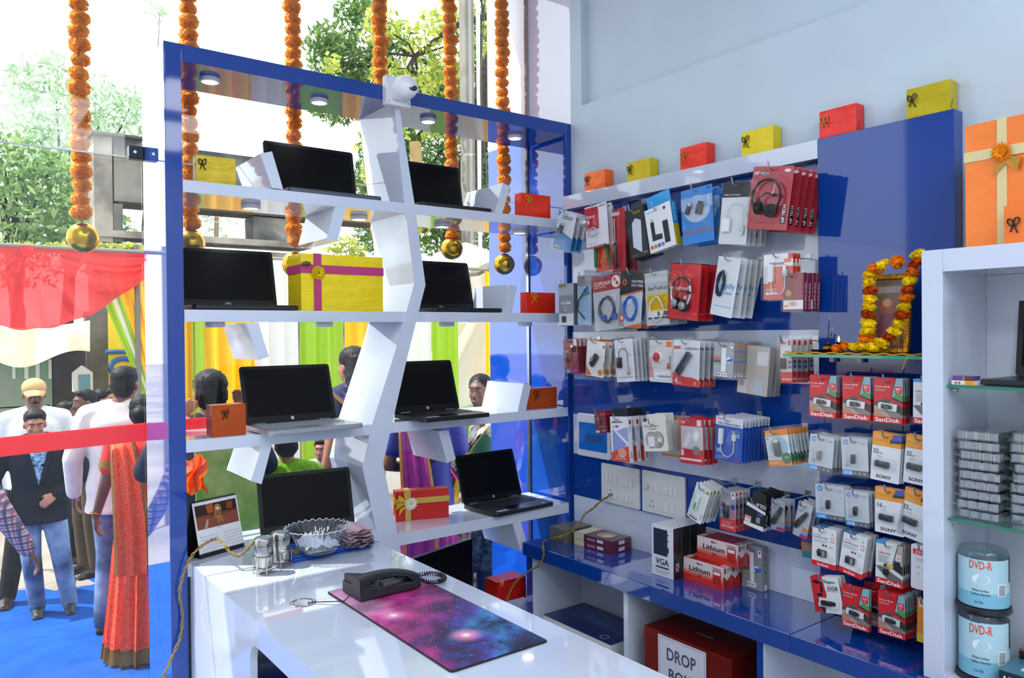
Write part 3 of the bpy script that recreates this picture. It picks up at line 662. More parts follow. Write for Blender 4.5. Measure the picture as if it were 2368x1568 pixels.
pack('plier set pack', 'orange card with green handled pliers under the webcam', (1372,520), (1413,516), (1379,627), '#e0531c', [('r', 0,.0,1,.2,'#d8371f')],
     lambda t, w, h: [MB().tube([((x0-.5)*w, -.01, (.95-1)*h), ((x1-.5)*w, -.014, (.5-1)*h), ((x2-.5)*w, -.012, (.1-1)*h)], [.005, .009, .007], 8).build('plier_handle', mat('#1f6b35', .35), t, smooth=60) for x0, x1, x2 in ((.3,.18,.1), (.62,.78,.9))]+[MB().tube([((.5-.5)*w+.012*math.cos(R(a)), -.01, (.2-1)*h+.014*math.sin(R(a))) for a in range(0, 360, 30)], .0022, 6, closed=True).build('hook_tool', mat('#e08a1e', .4), t)], p=.15, name='tool_pack')
pack('screwdriver packs', 'red screwdriver card with dark handles left of the black carton', (1413,486), (1444,480), (1417,630), '#c32028', [('p', [(0,.0),(1,.0),(1,.35),(0,.2)], '#b01a22'), ('r', .05,.9,.6,.96,'#e6dfe0')],
     lambda t, w, h: [(MB().tube([((.35-.5)*w, -.01, (.85-1)*h), ((.35-.5)*w, -.01, (.45-1)*h)], .003, 8).build('shaft', mat('#aeb2b8', .2, metal=1), t, smooth=60), MB().tube([((.35-.5)*w, -.012, (.46-1)*h), ((.36-.5)*w, -.012, (.4-1)*h), ((.37-.5)*w, -.012, (.1-1)*h), ((.37-.5)*w, -.012, (.06-1)*h)], [.006, .010, .009, .005], 10).build('handle', mat('#331a1c', .3), t, smooth=60))], n=2, step=.07, p=.17, blis=(.05,.03,.8,.9,.024), name='tool_pack')
pack('black power bank cartons', 'black carton with a white phone picture in the top row', (1444,486), (1487,479), (1460,596), '#1b1d20', [('p', [(.2,.24),(.62,.08),(.78,.72),(.5,.8),(.3,.72)], '#e8ebf2'), ('p', [(.23,.26),(.6,.12),(.73,.7),(.5,.77),(.33,.71)], '#dfe4ee'), ('t', .42,.88,.05,'INTEX','#d6a52a'), ('r', .08,.05,.4,.08,'#6f5a20'), ('r', .7,.05,.9,.08,'#b0862a')],
     n=2, step=.045, thick=.035, side=[('r', 0,0,1,1,'#15171a'), ('t', .62,.15,.06,'POWER BANK','#d9dde2',{'rot':90,'w':4})], name='carton', cat='box', tab=('#232a30', .55, .03), film=.003)
pack('tv tuner carton', 'white carton with blue hang tab and black stick pictures', (1489,481), (1549,472), (1504,579), '#eef0f2', [('t', .08,.90,.035,'USB TV Tuner','#2f8ed0'), ('c', .76,.9,.05,'#2a2d30'), ('r', .16,.25,.3,.68,'#1c1e22'), ('r', .19,.68,.28,.75,'#b9bdb6'), ('p', [(.28,.25),(.55,.24),(.55,.36),(.3,.38)], '#26302d'), ('r', .62,.12,.82,.62,'#20242a'), ('r', .06,.08,.16,.16,'#e0532e'), ('r', .2,.08,.3,.16,'#69b83c'), ('r', .34,.08,.44,.16,'#4a63c8'), ('r', .48,.08,.58,.16,'#b764c0')],
     thick=.032, side=[('r', 0,0,1,1,'#2a9ad8'), ('r', 0,0,1,.48,'#c6b80c'), ('t', .6,.55,.055,'USB TV Tuner','#bfe0f2',{'rot':90,'w':2.4})], name='carton', cat='box', tab=('#2a9fe0', .9, .055))
pack('usb serial packs', 'blue serial adapter pack lettered in orange', (1574,440), (1646,428), (1580,565), '#2f7fd0', [('r', 0,.0,1,1,'#2f86d6'), ('c', .5,.62,.42,'#b9c9dc',.34), ('r', 0,.62,1,.84,'#8fb4dc'), ('t', .05,.17,.09,'USB TO RS 232','#c8742a',{'w':.9}), ('t', .82,.93,.04,'105','#16385e')],
     lambda t, w, h: (usb(t, w, h, .62, .62, .05, 18, '#16181c', c2='#3a3d42', wd=.028), usb(t, w, h, .26, .64, .045, 28, '#23262c', wd=.016)), n=3, step=.045, blis=(.04,.2,.97,.88,.02))
pack('white adapter bags', 'white adapter bag with black header card', (1673,427), (1738,416), (1661,568), '#e6e9ea', [('r', 0,.76,1,1,'#25282b'), ('t', .06,.79,.026,'HDMI to VGA Adapter','#e6e6e6',{'w':.6}), ('r', .14,.2,.42,.42,'#f2f4f4')],
     lambda t, w, h: (cable_u(t, w, h, .3, .86, .4, .3, .66, '#e9ecec', up=True, r=.0014), MB().box((.14-.5)*w, (.42-.5)*w, -.014, -.004, (.2-1)*h, (.42-1)*h).build('adapter_body', mat('#eef0f0', .4), t, bevel=.002)), n=5, step=.028, film=.004, name='bagged_adapter', jit=2.5)
pack('red headset packs', 'red headset pack with black headphones in the top row', (1743,394), (1838,374), (1726,537), '#b3303c', [('t', .04,.87,.05,'NP','#f2eef0'), ('r', .17,.865,.4,.925,'#2a2024'), ('t', .18,.87,.045,'TECH','#f0eaec'), ('c', .86,.93,.08,'#e4d4d8',.035), ('r', .82,.1,.93,.38,'#1c1a1d'), ('t', .915,.12,.05,'NP TECH','#ffffff',{'rot':90,'w':.37}), ('r', 0,.6,1,.605,'#c7606a')],
     lambda t, w, h: headset(t, w, h, .47, .52, .057, .058), n=5, step=.044, p=.23, blis=(.08,.1,.86,.86,.042,.03))
# ---- row 2
pack('hdmi cartons', 'grey video cable carton at the left end of the second row', (1292,657), (1326,655), (1293,752), '#8d9298', [('r', 0,0,1,.28,'#dfe2e4'), ('r', 0,.72,1,1,'#b3b8bc'), ('r', .02,.92,.5,.99,'#8a7a2a'), ('t', .12,.5,.07,'HDMI','#eef0f2',{'w':.7}), ('c', .45,.36,.06,'#c9ccd0'), ('r', .2,.06,.5,.22,'#26292e'), ('l', .2,.44,.7,2,'#c2c6ca',.03)],
     n=2, step=.06, thick=.03, side=[('r', 0,0,1,1,'#6a6f76')], name='carton', cat='box', film=.003)
pack('keyboard adapter packs', 'pale blue pack with a dark split adapter cable', (1335,637), (1367,637), (1336,750), '#9dbdd6', [('r', 0,.78,1,1,'#8b9095'), ('t', .02,.84,.05,'USB to PS2','#b84a4e',{'w':.95})],
     lambda t, w, h: (MB().tube([((.68-.5)*w, -.008, (.7-1)*h), ((.2-.5)*w, -.01, (.5-1)*h), ((.12-.5)*w, -.01, (.3-1)*h), ((.6-.5)*w, -.008, (.12-1)*h)], .0032, 7).build('cable', mat('#1d2126', .4), t, smooth=60), MB().tube([((.62-.5)*w, -.009, (.68-1)*h), ((.85-.5)*w, -.009, (.76-1)*h)], .006, 8).build('plug', mat('#5a4aa0', .4), t, smooth=60), MB().tube([((.6-.5)*w, -.009, (.62-1)*h), ((.9-.5)*w, -.009, (.65-1)*h)], .006, 8).build('plug', mat('#2f8a63', .4), t, smooth=60)), n=3, step=.04, film=.004)
pack('coiled monitor cable bags', 'clear bag of coiled grey cable with red header', (1369,641), (1434,633), (1377,764), '#c9ccd0', [('r', 0,.72,1,1,'#b3232d'), ('t', .06,.83,.07,'CUPLINX','#f4eef0',{'w':.6}), ('r', .06,.79,.5,.81,'#e0b030'), ('c', .84,.86,.15,'#f2efe8'), ('c', .8,.9,.05,'#d8762a'), ('c', .88,.83,.05,'#c8541e'), ('r', .36,.5,.82,.63,'#e6e8ee'), ('l', .38,.59,.78,4,'#8e949c',.024)],
     lambda t, w, h: (coil(t, w, h, .5, .38, .043, .055, '#4d5358', 3, .0042), [MB().box((x-.5)*w-.011, (x-.5)*w+.011, -.02, -.006, (.22-1)*h-.012, (.22-1)*h+.014).build('connector', mat('#3d62b4', .4), t, bevel=.003) for x in (.4, .78)]), n=3, step=.05, film=.003, name='bagged_cable')
pack('blue data cable bags', 'bag of blue coiled data cable with black and orange header', (1436,629), (1489,625), (1429,757), '#cdd4da', [('p', [(0,.56),(1,.68),(1,1),(0,1)], '#17181a'), ('p', [(0,.53),(1,.65),(1,.68),(0,.56)], '#e8691c'), ('t', .5,.80,.045,'HIGH SPEED','#e4e6e8',{'w':.5}), ('t', .5,.73,.045,'DATA CABLE','#e4e6e8',{'w':.5}), ('c', .2,.8,.1,'#e8691c'), ('c', .2,.8,.055,'#17181a'), ('p', [(.3,.0),(1,.0),(1,.1)], '#e8691c'), ('c', .16,.16,.13,'#e8691c'), ('c', .16,.16,.07,'#f0d8c8'), ('r', .36,.42,.58,.52,'#eef1f4')],
     lambda t, w, h: coil(t, w, h, .55, .34, .035, .05, '#2f66c8', 5, .0032, seed=3), n=3, step=.05, film=.003, name='bagged_cable')
pack('white usb cable bags', 'clear bag of white cable with yellow label', (1490,631), (1543,626), (1496,752), '#c3c7ca', [('r', 0,.8,1,.9,'#cfd6dc'), ('t', .12,.66,.07,'StarTech.com','#2b2f33',{'w':1.0}), ('r', .08,.27,1,.58,'#f0c213'), ('l', .1,.53,.9,7,'#b8900f',.036), ('r', .08,.15,1,.27,'#edeff0'), ('r', .5,.17,.6,.25,'#4a4d50'), ('r', .72,.17,.95,.25,'#5a5d60'), ('r', .08,.12,1,.15,'#1d1f21')],
     lambda t, w, h: coil(t, w, h, .5, .3, .034, .05, '#eceeee', 2, .0022), n=3, step=.05, film=.003, name='bagged_cable')
pack('silver headset packs', 'bright red headset pack with silver arms in the second row', (1551,614), (1624,603), (1542,743), '#d51f2c', [('r', 0,0,1,.015,'#2a2224'), ('r', 0,0,.015,1,'#2a2224'), ('r', .985,0,1,1,'#2a2224'), ('r', 0,.985,1,1,'#2a2224'), ('r', .14,.47,.76,.63,'#c81826'), ('t', .2,.535,.045,'CLARITY HEADSETS','#f2dcdc',{'w':.5}), ('t', .5,.7,.03,'SOFT MIC','#f2c8a0',{'w':.18}), ('c', .55,.4,.05,'#e8c8c8'), ('t', .8,.12,.025,'Stereo','#f0c23a')],
     lambda t, w, h: headset(t, w, h, .48, .48, .048, .06, '#3a2f33', '#141416', '#c2c5ca'), n=3, step=.045, p=.22, blis=(.1,.1,.88,.9,.04,.03))
pack('white poly bags of charging cable', 'white poly bag of black charging cable', (1662,598), (1714,592), (1641,732), '#e9edef', [('t', .5,.48,.09,'pilly','#2f93d2',{'w':.45}), ('t', .5,.38,.06,'case','#4ba6dc',{'w':.35}), ('l', .1,.16,.9,1,'#7fbfe2',.03)],
     lambda t, w, h: coil(t, w, h, .33, .55, .014, .045, '#22324c', 5, .0032, seed=5), n=5, step=.035, film=.002, name='bagged_cable', jit=4)
pack('white network adapter packs', 'red and white adapter pack with white looped cable', (1766,589), (1834,585), (1766,692), '#e4573a', [('r', 0,.72,1,1,'#f0eeee'), ('p', [(0,.35),(.16,.35),(.16,.72),(0,.72)], '#f2eceb'), ('r', .84,.88,1,1,'#d8412e'), ('r', .7,.8,.95,.88,'#e8705c'), ('t', .2,.76,.075,'zebión','#3a2d2f',{'w':.5}), ('r', .08,.1,.2,.16,'#f4ecea'), ('r', .22,.1,.34,.16,'#f4ecea'), ('r', .36,.1,.48,.16,'#f4ecea'), ('l', .08,.22,.46,2,'#f6dcd4',.03), ('c', .86,.12,.1,'#c9962c')],
     lambda t, w, h: cable_u(t, w, h, .3, .76, .38, .5, .1, body=(.018, .062, '#eceeF0')), n=3, step=.022, blis=(.1,.06,.92,.76,.018), film=.004)
pack('maroon spine cartons', 'thin maroon spined cable carton behind the white adapter packs', (1812,634), (1858,629), (1811,722), '#e6e2e2', [('r', 0,0,1,.06,'#7d2030'), ('c', .5,.2,.2,'#caa894',.1), ('r', .02,.12,.25,.17,'#d8a02e'), ('r', 0,.3,1,1,'#8b2233')],
     n=4, step=.027, p=.2, thick=.022, side=[('r', 0,0,1,1,'#7b1f30'), ('t', .78,.06,.07,'CUPLINX','#e2ced2',{'rot':90,'w':4.2})], name='carton', cat='box', film=.002)
# ---- row 3
pack('maroon usb cable packs', 'maroon pack with black adapter cable at the left end', (1302,784), (1334,783), (1307,863), '#8f2233', [('r', .72,.78,.96,.98,'#eadfe2'), ('r', .1,.03,.42,.12,'#4fa8d8'), ('r', .55,.03,.9,.12,'#b82a8a')],
     lambda t, w, h: cable_u(t, w, h, .22, .7, .35, .6, .16, '#2a2024', plug='#1d1d20', body=(.017, .04, '#1c1d20'), r=.0016), n=3, step=.03, blis=(.06,.1,.92,.74,.016))
pack('white wifi adapter packs', 'white and orange pack with black wireless adapter', (1358,786), (1400,787), (1354,869), '#eceeea', [('r', 0,.97,1,1,'#e86a3a'), ('p', [(0,.02),(.35,.02),(0,.3)], '#e8763a'), ('c', .8,.13,.12,'#e88a2a'), ('r', .88,.8,.98,.87,'#d8362c'), ('r', .96,.1,1,.42,'#d8362c')],
     lambda t, w, h: (MB(Matrix.Translation(((.5-.5)*w, -.008, (.45-1)*h)) @ Matrix.Rotation(R(35), 4, 'Y')).box(-.014, .014, -.006, .006, -.032, .03).build('wireless_adapter', mat('#202326', .3, coat=.4), t, bevel=.003), MB(Matrix.Translation(((.42-.5)*w, -.016, (.48-1)*h)) @ Matrix.Rotation(R(35), 4, 'Y')).box(-.007, .007, -.004, .004, -.01, .01).build('button', mat('#d6dad8', .2, metal=.4), t, bevel=.002)), n=3, step=.04, blis=(.1,.15,.9,.72,.02))
pack('white usb sound packs', 'white pack with black adapter and thin looped cable', (1420,787), (1462,782), (1427,884), '#e9eaf0', [('r', .1,.1,.9,.11,'#2a2c30'), ('c', .5,.8,.12,'#e4d8d2'), ('c', .8,.62,.07,'#d8c4b8')],
     lambda t, w, h: cable_u(t, w, h, .26, .74, .58, .34, .78, '#23262b', up=True, body=(.026, .045, '#1c1e22'), plug='#b9b4a4', r=.0015), n=5, step=.026, blis=(.08,.1,.92,.8,.018))
pack('round red hub packs', 'white pack with a round red disc', (1502,787), (1556,786), (1502,883), '#dcd9d4', [('r', .03,.08,.9,.3,'#e9ecf0'), ('p', [(0,.1),(.22,.1),(.05,.6),(0,.6)], '#d89a98'), ('r', .72,.84,.96,.97,'#e8702a'), ('t', .35,.12,.06,'zebión','#3a3a3e',{'w':.55}), ('t', .92,.3,.05,'USB 2.0 HUB','#3a3a3e',{'rot':90,'w':.45}), ('r', .76,.32,.84,.46,'#d8524a')],
     lambda t, w, h: (MB(Matrix.Translation(((.4-.5)*w, -.004, (.6-1)*h)) @ Matrix.Rotation(R(90), 4, 'X')).lathe([(.024, -.004), (.024, .006), (.02, .01), (0, .01)], 28).build('hub_rim', mat('#e4e2de', .3), t, smooth=40), MB(Matrix.Translation(((.4-.5)*w, -.0145, (.6-1)*h)) @ Matrix.Rotation(R(90), 4, 'X')).lathe([(.019, 0), (.018, .002), (0, .0025)], 28).build('hub_disc', mat('#c8303c', .3), t, smooth=40)), n=2, step=.04, blis=(.05,.3,.9,.86,.02))
pack('four port hub packs', 'white and red pack with a grey slanted port hub', (1558,788), (1619,786), (1555,892), '#e6e9ee', [('p', [(0,0),(1,0),(1,.15),(.75,.2),(.45,.2),(.2,.25),(0,.3)], '#e0483e'), ('t', .07,.04,.14,'4','#f6e8e6'), ('t', .2,.04,.035,'PORT','#f6e8e6'), ('r', .02,.8,.28,.87,'#e0382e'), ('t', .46,.8,.065,'zebión','#3a3a40',{'w':.5}), ('c', .85,.08,.05,'#f0a09a')],
     lambda t, w, h: (MB(Matrix.Translation(((.47-.5)*w, -.012, (.5-1)*h)) @ Matrix.Rotation(R(35), 4, 'Y')).box(-.013, .013, -.008, .008, -.05, .05).build('port_hub', mat('#4c545c', .25, metal=.4), t, bevel=.003), [MB(Matrix.Translation(((.47-.5)*w, -.0205, (.5-1)*h)) @ Matrix.Rotation(R(35), 4, 'Y')).box(-.003, .003, -.0006, .0003, z, z+.014).build('port', mat('#14171a', .4), t) for z in (-.038, -.016, .006, .028)]), n=4, step=.034, blis=(.03,.12,.97,.82,.026), film=.004)
pack('grey dongle cartons', 'grey modem carton with coloured dots on its spine in row three', (1652,792), (1698,791), (1649,872), '#a9b0b4', [('r', .0,.52,.36,.6,'#e87a4a'), ('r', 0,.47,.36,.52,'#3f8fd8'), ('r', 0,.42,.36,.47,'#a0305a'), ('r', 0,.36,.36,.41,'#7fc03c'), ('c', .76,.5,.13,'#e2ebf4'), ('p', [(.66,.5),(.96,.56),(.92,.48),(.72,.44)], '#2f6ac8'), ('r', .4,.16,.64,.84,'#eceeee'), ('r', .84,.84,.98,.98,'#f2f2f2'), ('r', .88,.9,.95,.96,'#d02a34'), ('r', .28,.02,.72,.13,'#eef0f0'), ('r', .31,.05,.38,.1,'#d02a34'), ('t', .41,.055,.04,'AIRPORT','#5a666e',{'w':.28}), ('l', .35,.88,.7,1,'#5a6268',.03)],
     n=8, step=.021, p=.2, thick=.019, side=[('r', 0,0,1,1,'#8e9598'), ('r', .3,.88,.8,.97,'#e08a2a'), ('c', .5,.74,.24,'#b8388e'), ('c', .5,.6,.22,'#8a8a2a'), ('c', .5,.46,.24,'#2f78a8'), ('c', .5,.3,.26,'#e08a22'), ('r', .25,.03,.85,.15,'#eceeee'), ('r', .4,.08,.7,.14,'#d02a34')], name='carton', cat='box')
pack('beige clear cases', 'long beige clear case hanging below the grey cartons', (1712,800), (1782,800), (1704,910), '#c9c2b8', [('r', 0,.0,.3,.3,'#ded9d2'), ('c', .15,.2,.08,'#b8b0a8'), ('r', .55,.03,.85,.3,'#c2ccd4'), ('r', .6,.62,.95,.9,'#e6e4e0')],
     n=2, step=.05, p=.12, thick=.03, side=[('r', 0,0,1,1,'#bcb4aa')], name='carton', cat='box', film=.003, nohook=True)
pack('red foot card reader packs', 'narrow card reader pack with red foot beside the prayer shelf', (1804,784), (1830,784), (1806,885), '#dcdad6', [('r', 0,0,1,.25,'#d83a34'), ('t', .06,.06,.05,'CARD READER','#f4e2e0',{'w':.88}), ('r', 0,.88,.25,.99,'#c82a30'), ('r', .72,.86,.92,.97,'#c82a30'), ('r', .72,.55,.95,.62,'#d89a3a'), ('r', .72,.44,.95,.51,'#8a4a9a'), ('r', .72,.33,.95,.4,'#3a6ac8')],
     lambda t, w, h: usb(t, w, h, .34, .48, .05, 0, '#23272b', plug=False, wd=.017), n=5, step=.032, p=.2, blis=(.04,.2,.96,.86,.014), film=.005)
# ---- row 4
pack('small maroon packs', 'small maroon pack in front of the blue window switch box', (1373,949), (1400,952), (1378,1000), '#7e2230', [('r', .04,.03,.34,.14,'#d8d4d4'), ('c', .12,.84,.07,'#e86a70'), ('c', .36,.84,.07,'#e86a70'), ('c', .6,.84,.07,'#e86a70'), ('c', .84,.84,.07,'#e86a70'), ('l', .3,.28,.9,1,'#c8a0a8',.05), ('t', .5,.08,.08,'2.5W','#e0c8cc',{'w':.4})],
     lambda t, w, h: MB(Matrix.Translation(((.42-.5)*w, -.006, (.52-1)*h))).box(-.005, .005, -.003, .003, -.012, .006).ell((0, 0, .008), (.006, .005, .005), 10, 6).build('nano_receiver', mat('#9a9da2', .25, metal=.8), t), n=5, step=.017, blis=(.1,.2,.9,.75,.012))
pack('drive enclosure cartons', 'white and red drive case carton with black hang tab', (1410,961), (1451,966), (1416,1064), '#f1f0f2', [('p', [(.1,.12),(.1,.72),(.9,.38)], '#8f9fd8'), ('p', [(.35,.68),(.98,.78),(.98,.42)], '#9ab0de'), ('p', [(.06,.74),(.94,.36),(1,.42),(.14,.72)], '#f4f4f6'), ('p', [(0,0),(1,.0),(.97,.36),(0,.2)], '#e0492f'), ('c', .6,.2,.24,'#e8a090',.2), ('t', .1,.86,.055,'zebión','#2a2426',{'w':.6}), ('r', .33,.76,.45,.8,'#8a2030'), ('t', .12,.76,.035,'Tech','#3a3438'), ('t', .25,.1,.04,'2.5" HDD','#fbeeea',{'w':.45}), ('t', .18,.05,.03,'EXTERNAL CASE','#fbeeea',{'w':.6})],
     n=3, step=.046, p=.2, thick=.022, side=[('r', 0,0,1,1,'#e9e9ed'), ('r', .25,.83,.75,.93,'#8a1f2e'), ('t', .72,.06,.06,'zebión','#2a2426',{'rot':90,'w':1.6}), ('t', .62,.66,.045,'Tech','#3a3438',{'rot':90})], name='carton', cat='box', tab=('#202426', .85, .034))
pack('white sound adapter cartons', 'cream sound adapter carton with apple shaped window', (1484,973), (1539,976), (1491,1041), '#e9e6da', [('t', .06,.82,.06,'USB Sound Adapter','#5a5650',{'w':.62}), ('t', .22,.73,.05,'7.1 Channel','#5a5650',{'w':.36}), ('c', .34,.38,.24,'#4a4a48',.26), ('c', .62,.38,.24,'#4a4a48',.26), ('c', .34,.38,.225,'#b4aca4',.245), ('c', .62,.38,.225,'#b4aca4',.245), ('r', .2,.16,.48,.5,'#ece9f0'), ('r', .62,.3,.76,.46,'#e6eae6'), ('r', .64,.18,.74,.3,'#7a8a80')],
     n=2, step=.05, p=.2, thick=.034, side=[('r', 0,0,1,1,'#cfc9bd')], name='carton', cat='box', tab=('#e6e3d8', .8, .03))
pack('orange cartons', 'orange topped white carton behind the sound adapter cartons', (1528,960), (1572,965), (1530,1052), '#e0dcd8', [('r', 0,.78,1,1,'#f09a22'), ('r', 0,0,1,.06,'#f09a22')], n=2, step=.04, p=.1, thick=.03, name='carton', cat='box', side=[('r', 0,0,1,1,'#cfcad2')])
pack('red charger packs', 'red charger pack with white plug picture', (1572,965), (1627,970), (1574,1069), '#d22a35', [('r', .04,.32,.96,.82,'#d4cdd0'), ('r', .04,.86,.2,.96,'#dc3c46'), ('t', .04,.88,.05,'USB','#f6e2e2'), ('r', .72,.84,.9,.97,'#eae4e4'), ('p', [(.1,.36),(.3,.36),(.5,.62),(.36,.7)], '#eceef2'), ('p', [(.52,.6),(.7,.5),(.84,.66),(.66,.76)], '#f0f2f4'), ('c', .68,.3,.15,'#8a8684',.15), ('r', .04,.17,.16,.3,'#f0dada'), ('r', .02,.07,.9,.12,'#eedcdc')],
     None, n=4, step=.028, p=.2, blis=(.04,.3,.96,.84,.016), film=.004)
pack('blue ethernet adapter packs', 'blue network adapter pack with white looped cable', (1656,964), (1719,967), (1652,1064), '#2d5cc0', [('r', 0,.8,1,1,'#e6e8f0'), ('t', .06,.93,.045,'Ranz','#c8323a',{'w':.24,'sh':.2}), ('t', .08,.825,.045,'USB 2.0 Ethernet Adapter','#3a4660',{'w':.85}), ('t', .62,.69,.03,'Windows 8','#b8c8ec',{'w':.3}), ('r', .74,.56,.9,.66,'#9ab4e0'), ('r', .08,.18,.22,.27,'#a8bfe8'), ('l', .06,.1,.6,3,'#9ab4e4',.026), ('r', .78,.03,.9,.06,'#d84a5a')],
     lambda t, w, h: cable_u(t, w, h, .26, .74, .38, .5, .12, body=(.018, .058, '#e9ecf0'), r=.002), n=9, step=.02, p=.2, blis=(.12,.07,.92,.8,.018), film=.004)
pack('orange flash drive packs', 'orange and white pack with round pale blue picture', (1767,997), (1820,992), (1779,1078), '#e9ecec', [('r', 0,.84,1,1,'#ee8f2c'), ('r', 0,0,1,.16,'#ee8f2c'), ('t', .06,.87,.06,'Viaitta','#f8f0e6',{'w':.36}), ('c', .55,.52,.4,'#a8cbe8'), ('c', .82,.2,.21,'#3f7a5c'), ('t', .7,.2,.05,'LEAD','#d8e8dc'), ('l', .06,.1,.5,2,'#fbe4c4',.04), ('r', .05,.74,.12,.8,'#b4c04a')],
     lambda t, w, h: usb(t, w, h, .5, .52, .06, -3, '#5e5a52', wd=.024), n=7, step=.02, p=.2, blis=(.15,.2,.85,.86,.018), film=.005)
# ---- row 5
pack('green card reader packs', 'white pack with pale green drive tilted above the lithium boxes', (1611,1121), (1646,1127), (1587,1199), '#e8ecea', [('t', .93,.1,.05,'1 IN 22','#6a706e',{'rot':90,'w':.35}), ('c', .84,.88,.1,'#9aa83a'), ('l', .2,.84,.75,1,'#7fb0d8',.05), ('r', .12,.04,.7,.08,'#5a605e')],
     lambda t, w, h: MB(Matrix.Translation(((.42-.5)*w, -.008, (.52-1)*h))).box(-.009, .009, -.005, .005, -.03, .03).build('flash_drive', mat('#d8eedd', .15), t, bevel=.003) and MB(Matrix.Translation(((.42-.5)*w, -.0135, (.42-1)*h))).box(-.004, .004, -.0004, .0004, -.014, .014).build('green_stripe', mat('#57c04a', .3), t), n=5, step=.02, p=.2, blis=(.14,.14,.76,.82,.016))
pack('card reader packs with red foot', 'grey card reader pack with red foot above the lithium boxes', (1666,1131), (1702,1136), (1665,1224), '#9ba0a6', [('r', 0,0,1,.3,'#e03a36'), ('t', .07,.08,.06,'CARD READER','#f6e2e0',{'w':.84}), ('r', .7,.8,.95,.97,'#eeeaea'), ('r', .77,.87,.88,.94,'#d02a34'), ('c', .2,.62,.14,'#7a2a50'), ('c', .2,.46,.14,'#3a8ac0'), ('c', .82,.6,.14,'#6a3a9a'), ('c', .8,.42,.12,'#e0608a'), ('l', .12,.22,.8,3,'#f0a09c',.03)],
     lambda t, w, h: usb(t, w, h, .46, .52, .062, 0, '#1b1e21', plug=False, wd=.021), n=5, step=.022, p=.2, blis=(.06,.14,.94,.86,.018), film=.004)
pack('black receiver cartons', 'black receiver carton with white maker name', (1728,1150), (1774,1167), (1719,1211), '#1a1c1f', [('p', [(0,.0),(1,.0),(1,.16),(0,.12)], '#e6e6e4'), ('r', .02,.14,.34,.36,'#d8d4cc'), ('r', .02,.28,.34,.34,'#e0803a'), ('p', [(.02,.72),(1,.6),(1,.7),(.02,.86)], '#dfe6ec'), ('t', .48,.8,.13,'NP TECH','#f4f4f4',{'w':.5}), ('t', .6,.5,.09,'1200M','#3f8fd0',{'w':.28}), ('r', .6,.22,.8,.44,'#8a9094')],
     n=4, step=.032, p=.2, thick=.02, side=[('r', 0,0,1,1,'#1f2124'), ('t', .7,.18,.08,'NP TECH','#e6e8ea',{'rot':90,'w':2.0}), ('r', 0,0,1,.12,'#dcdcda')], name='carton', cat='box', tab=('#1f2224', .7, .03))
pack('grey stick packs', 'grey pack with slanted black stick between black cartons and tilted pack', (1784,1153), (1815,1160), (1783,1223), '#a4abb4', [('r', .6,.22,1,.3,'#e8823a'), ('r', .5,.12,1,.22,'#5aa8e0'), ('r', .4,.02,1,.12,'#a03a6a'), ('r', .08,.84,.22,.94,'#d83a34'), ('l', .1,.74,.4,2,'#7a8ab8',.05)],
     lambda t, w, h: usb(t, w, h, .5, .5, .07, 30, '#20242a', c2='#3a4048', wd=.018), n=3, step=.03, p=.2, blis=(.06,.08,.96,.8,.016), film=.003)
pack('tilted stick packs', 'tilted grey pack with slanted stick beside the white flash drive cards', (1848,1157), (1881,1169), (1832,1235), '#c3c9cf', [('r', .6,.2,1,.3,'#e8823a'), ('r', .55,.1,1,.2,'#6ab0e8'), ('r', .5,.0,1,.1,'#b03a5a'), ('r', .06,.84,.2,.94,'#d83a34'), ('l', .1,.74,.4,2,'#7a8ab8',.05)],
     lambda t, w, h: usb(t, w, h, .45, .5, .07, 30, '#202226', c2='#4a5058', wd=.018), n=3, step=.03, p=.2, blis=(.06,.08,.96,.8,.016), film=.003)
pack('teal orange card', 'teal and orange card half hidden low behind the white cards', (1852,1238), (1890,1248), (1855,1286), '#2f8ea0', [('r', 0,.3,1,.75,'#d8862a'), ('c', .35,.52,.13,'#5ab0e0'), ('c', .72,.52,.13,'#5ab0e0'), ('r', 0,.75,1,1,'#5a4a9a')], n=1, p=.1, nohook=True)
# ---- the flash drive columns beside the cabinet
def cruzer(gb): return [('r', 0,0,1,1,'#d8242c'), ('p', [(0,.12),(1,.12),(1,.36),(.45,.54),(0,.42)], '#8f857e'), ('p', [(0,.12),(.6,.12),(.3,.3),(0,.4)], '#b8aca0'), ('p', [(0,.12),(.5,.12),(0,.3)], '#cc8a6a'), ('p', [(.0,.44),(.45,.55),(.62,.48),(.0,.36)], '#4f5454'), ('p', [(.55,.34),(1,.18),(1,.36),(.7,.44)], '#3c3a38'), ('p', [(.62,.56),(.76,1),(1,1),(1,.48)], '#8fb9c8'), ('p', [(.6,.56),(.62,.56),(.78,1),(.75,1)], '#2a3236'), ('p', [(.62,.56),(1,.48),(1,.62),(.8,.66)], '#5a9a5a'), ('p', [(.6,.56),(1,.45),(1,.49),(.63,.58)], '#22282b'),
        ('r', .74,.66,.96,.82,'#dc2a30'), ('t', .77,.74,.055,gb,'#ffffff',{'w':.15}), ('t', .8,.69,.028,'GB','#ffe8e8'), ('t', .05,.79,.036,'Cruzer Blade','#fdf0f0',{'w':.52,'sh':.2}), ('l', .05,.74,.45,2,'#f0a8a8',.03), ('p', [(.16,.3),(.8,.26),(.82,.42),(.22,.46),(.16,.42)], '#efece8'), ('r', 0,0,1,.13,'#d81f2a'), ('t', .06,.025,.085,'SanDisk','#ffffff',{'w':.86})]
def cz_drive(t, w, h): usb(t, w, h, .48, .36, .032, 96, '#3a3236', plug=True, c2='#55595e', wd=.015, y=-.006)
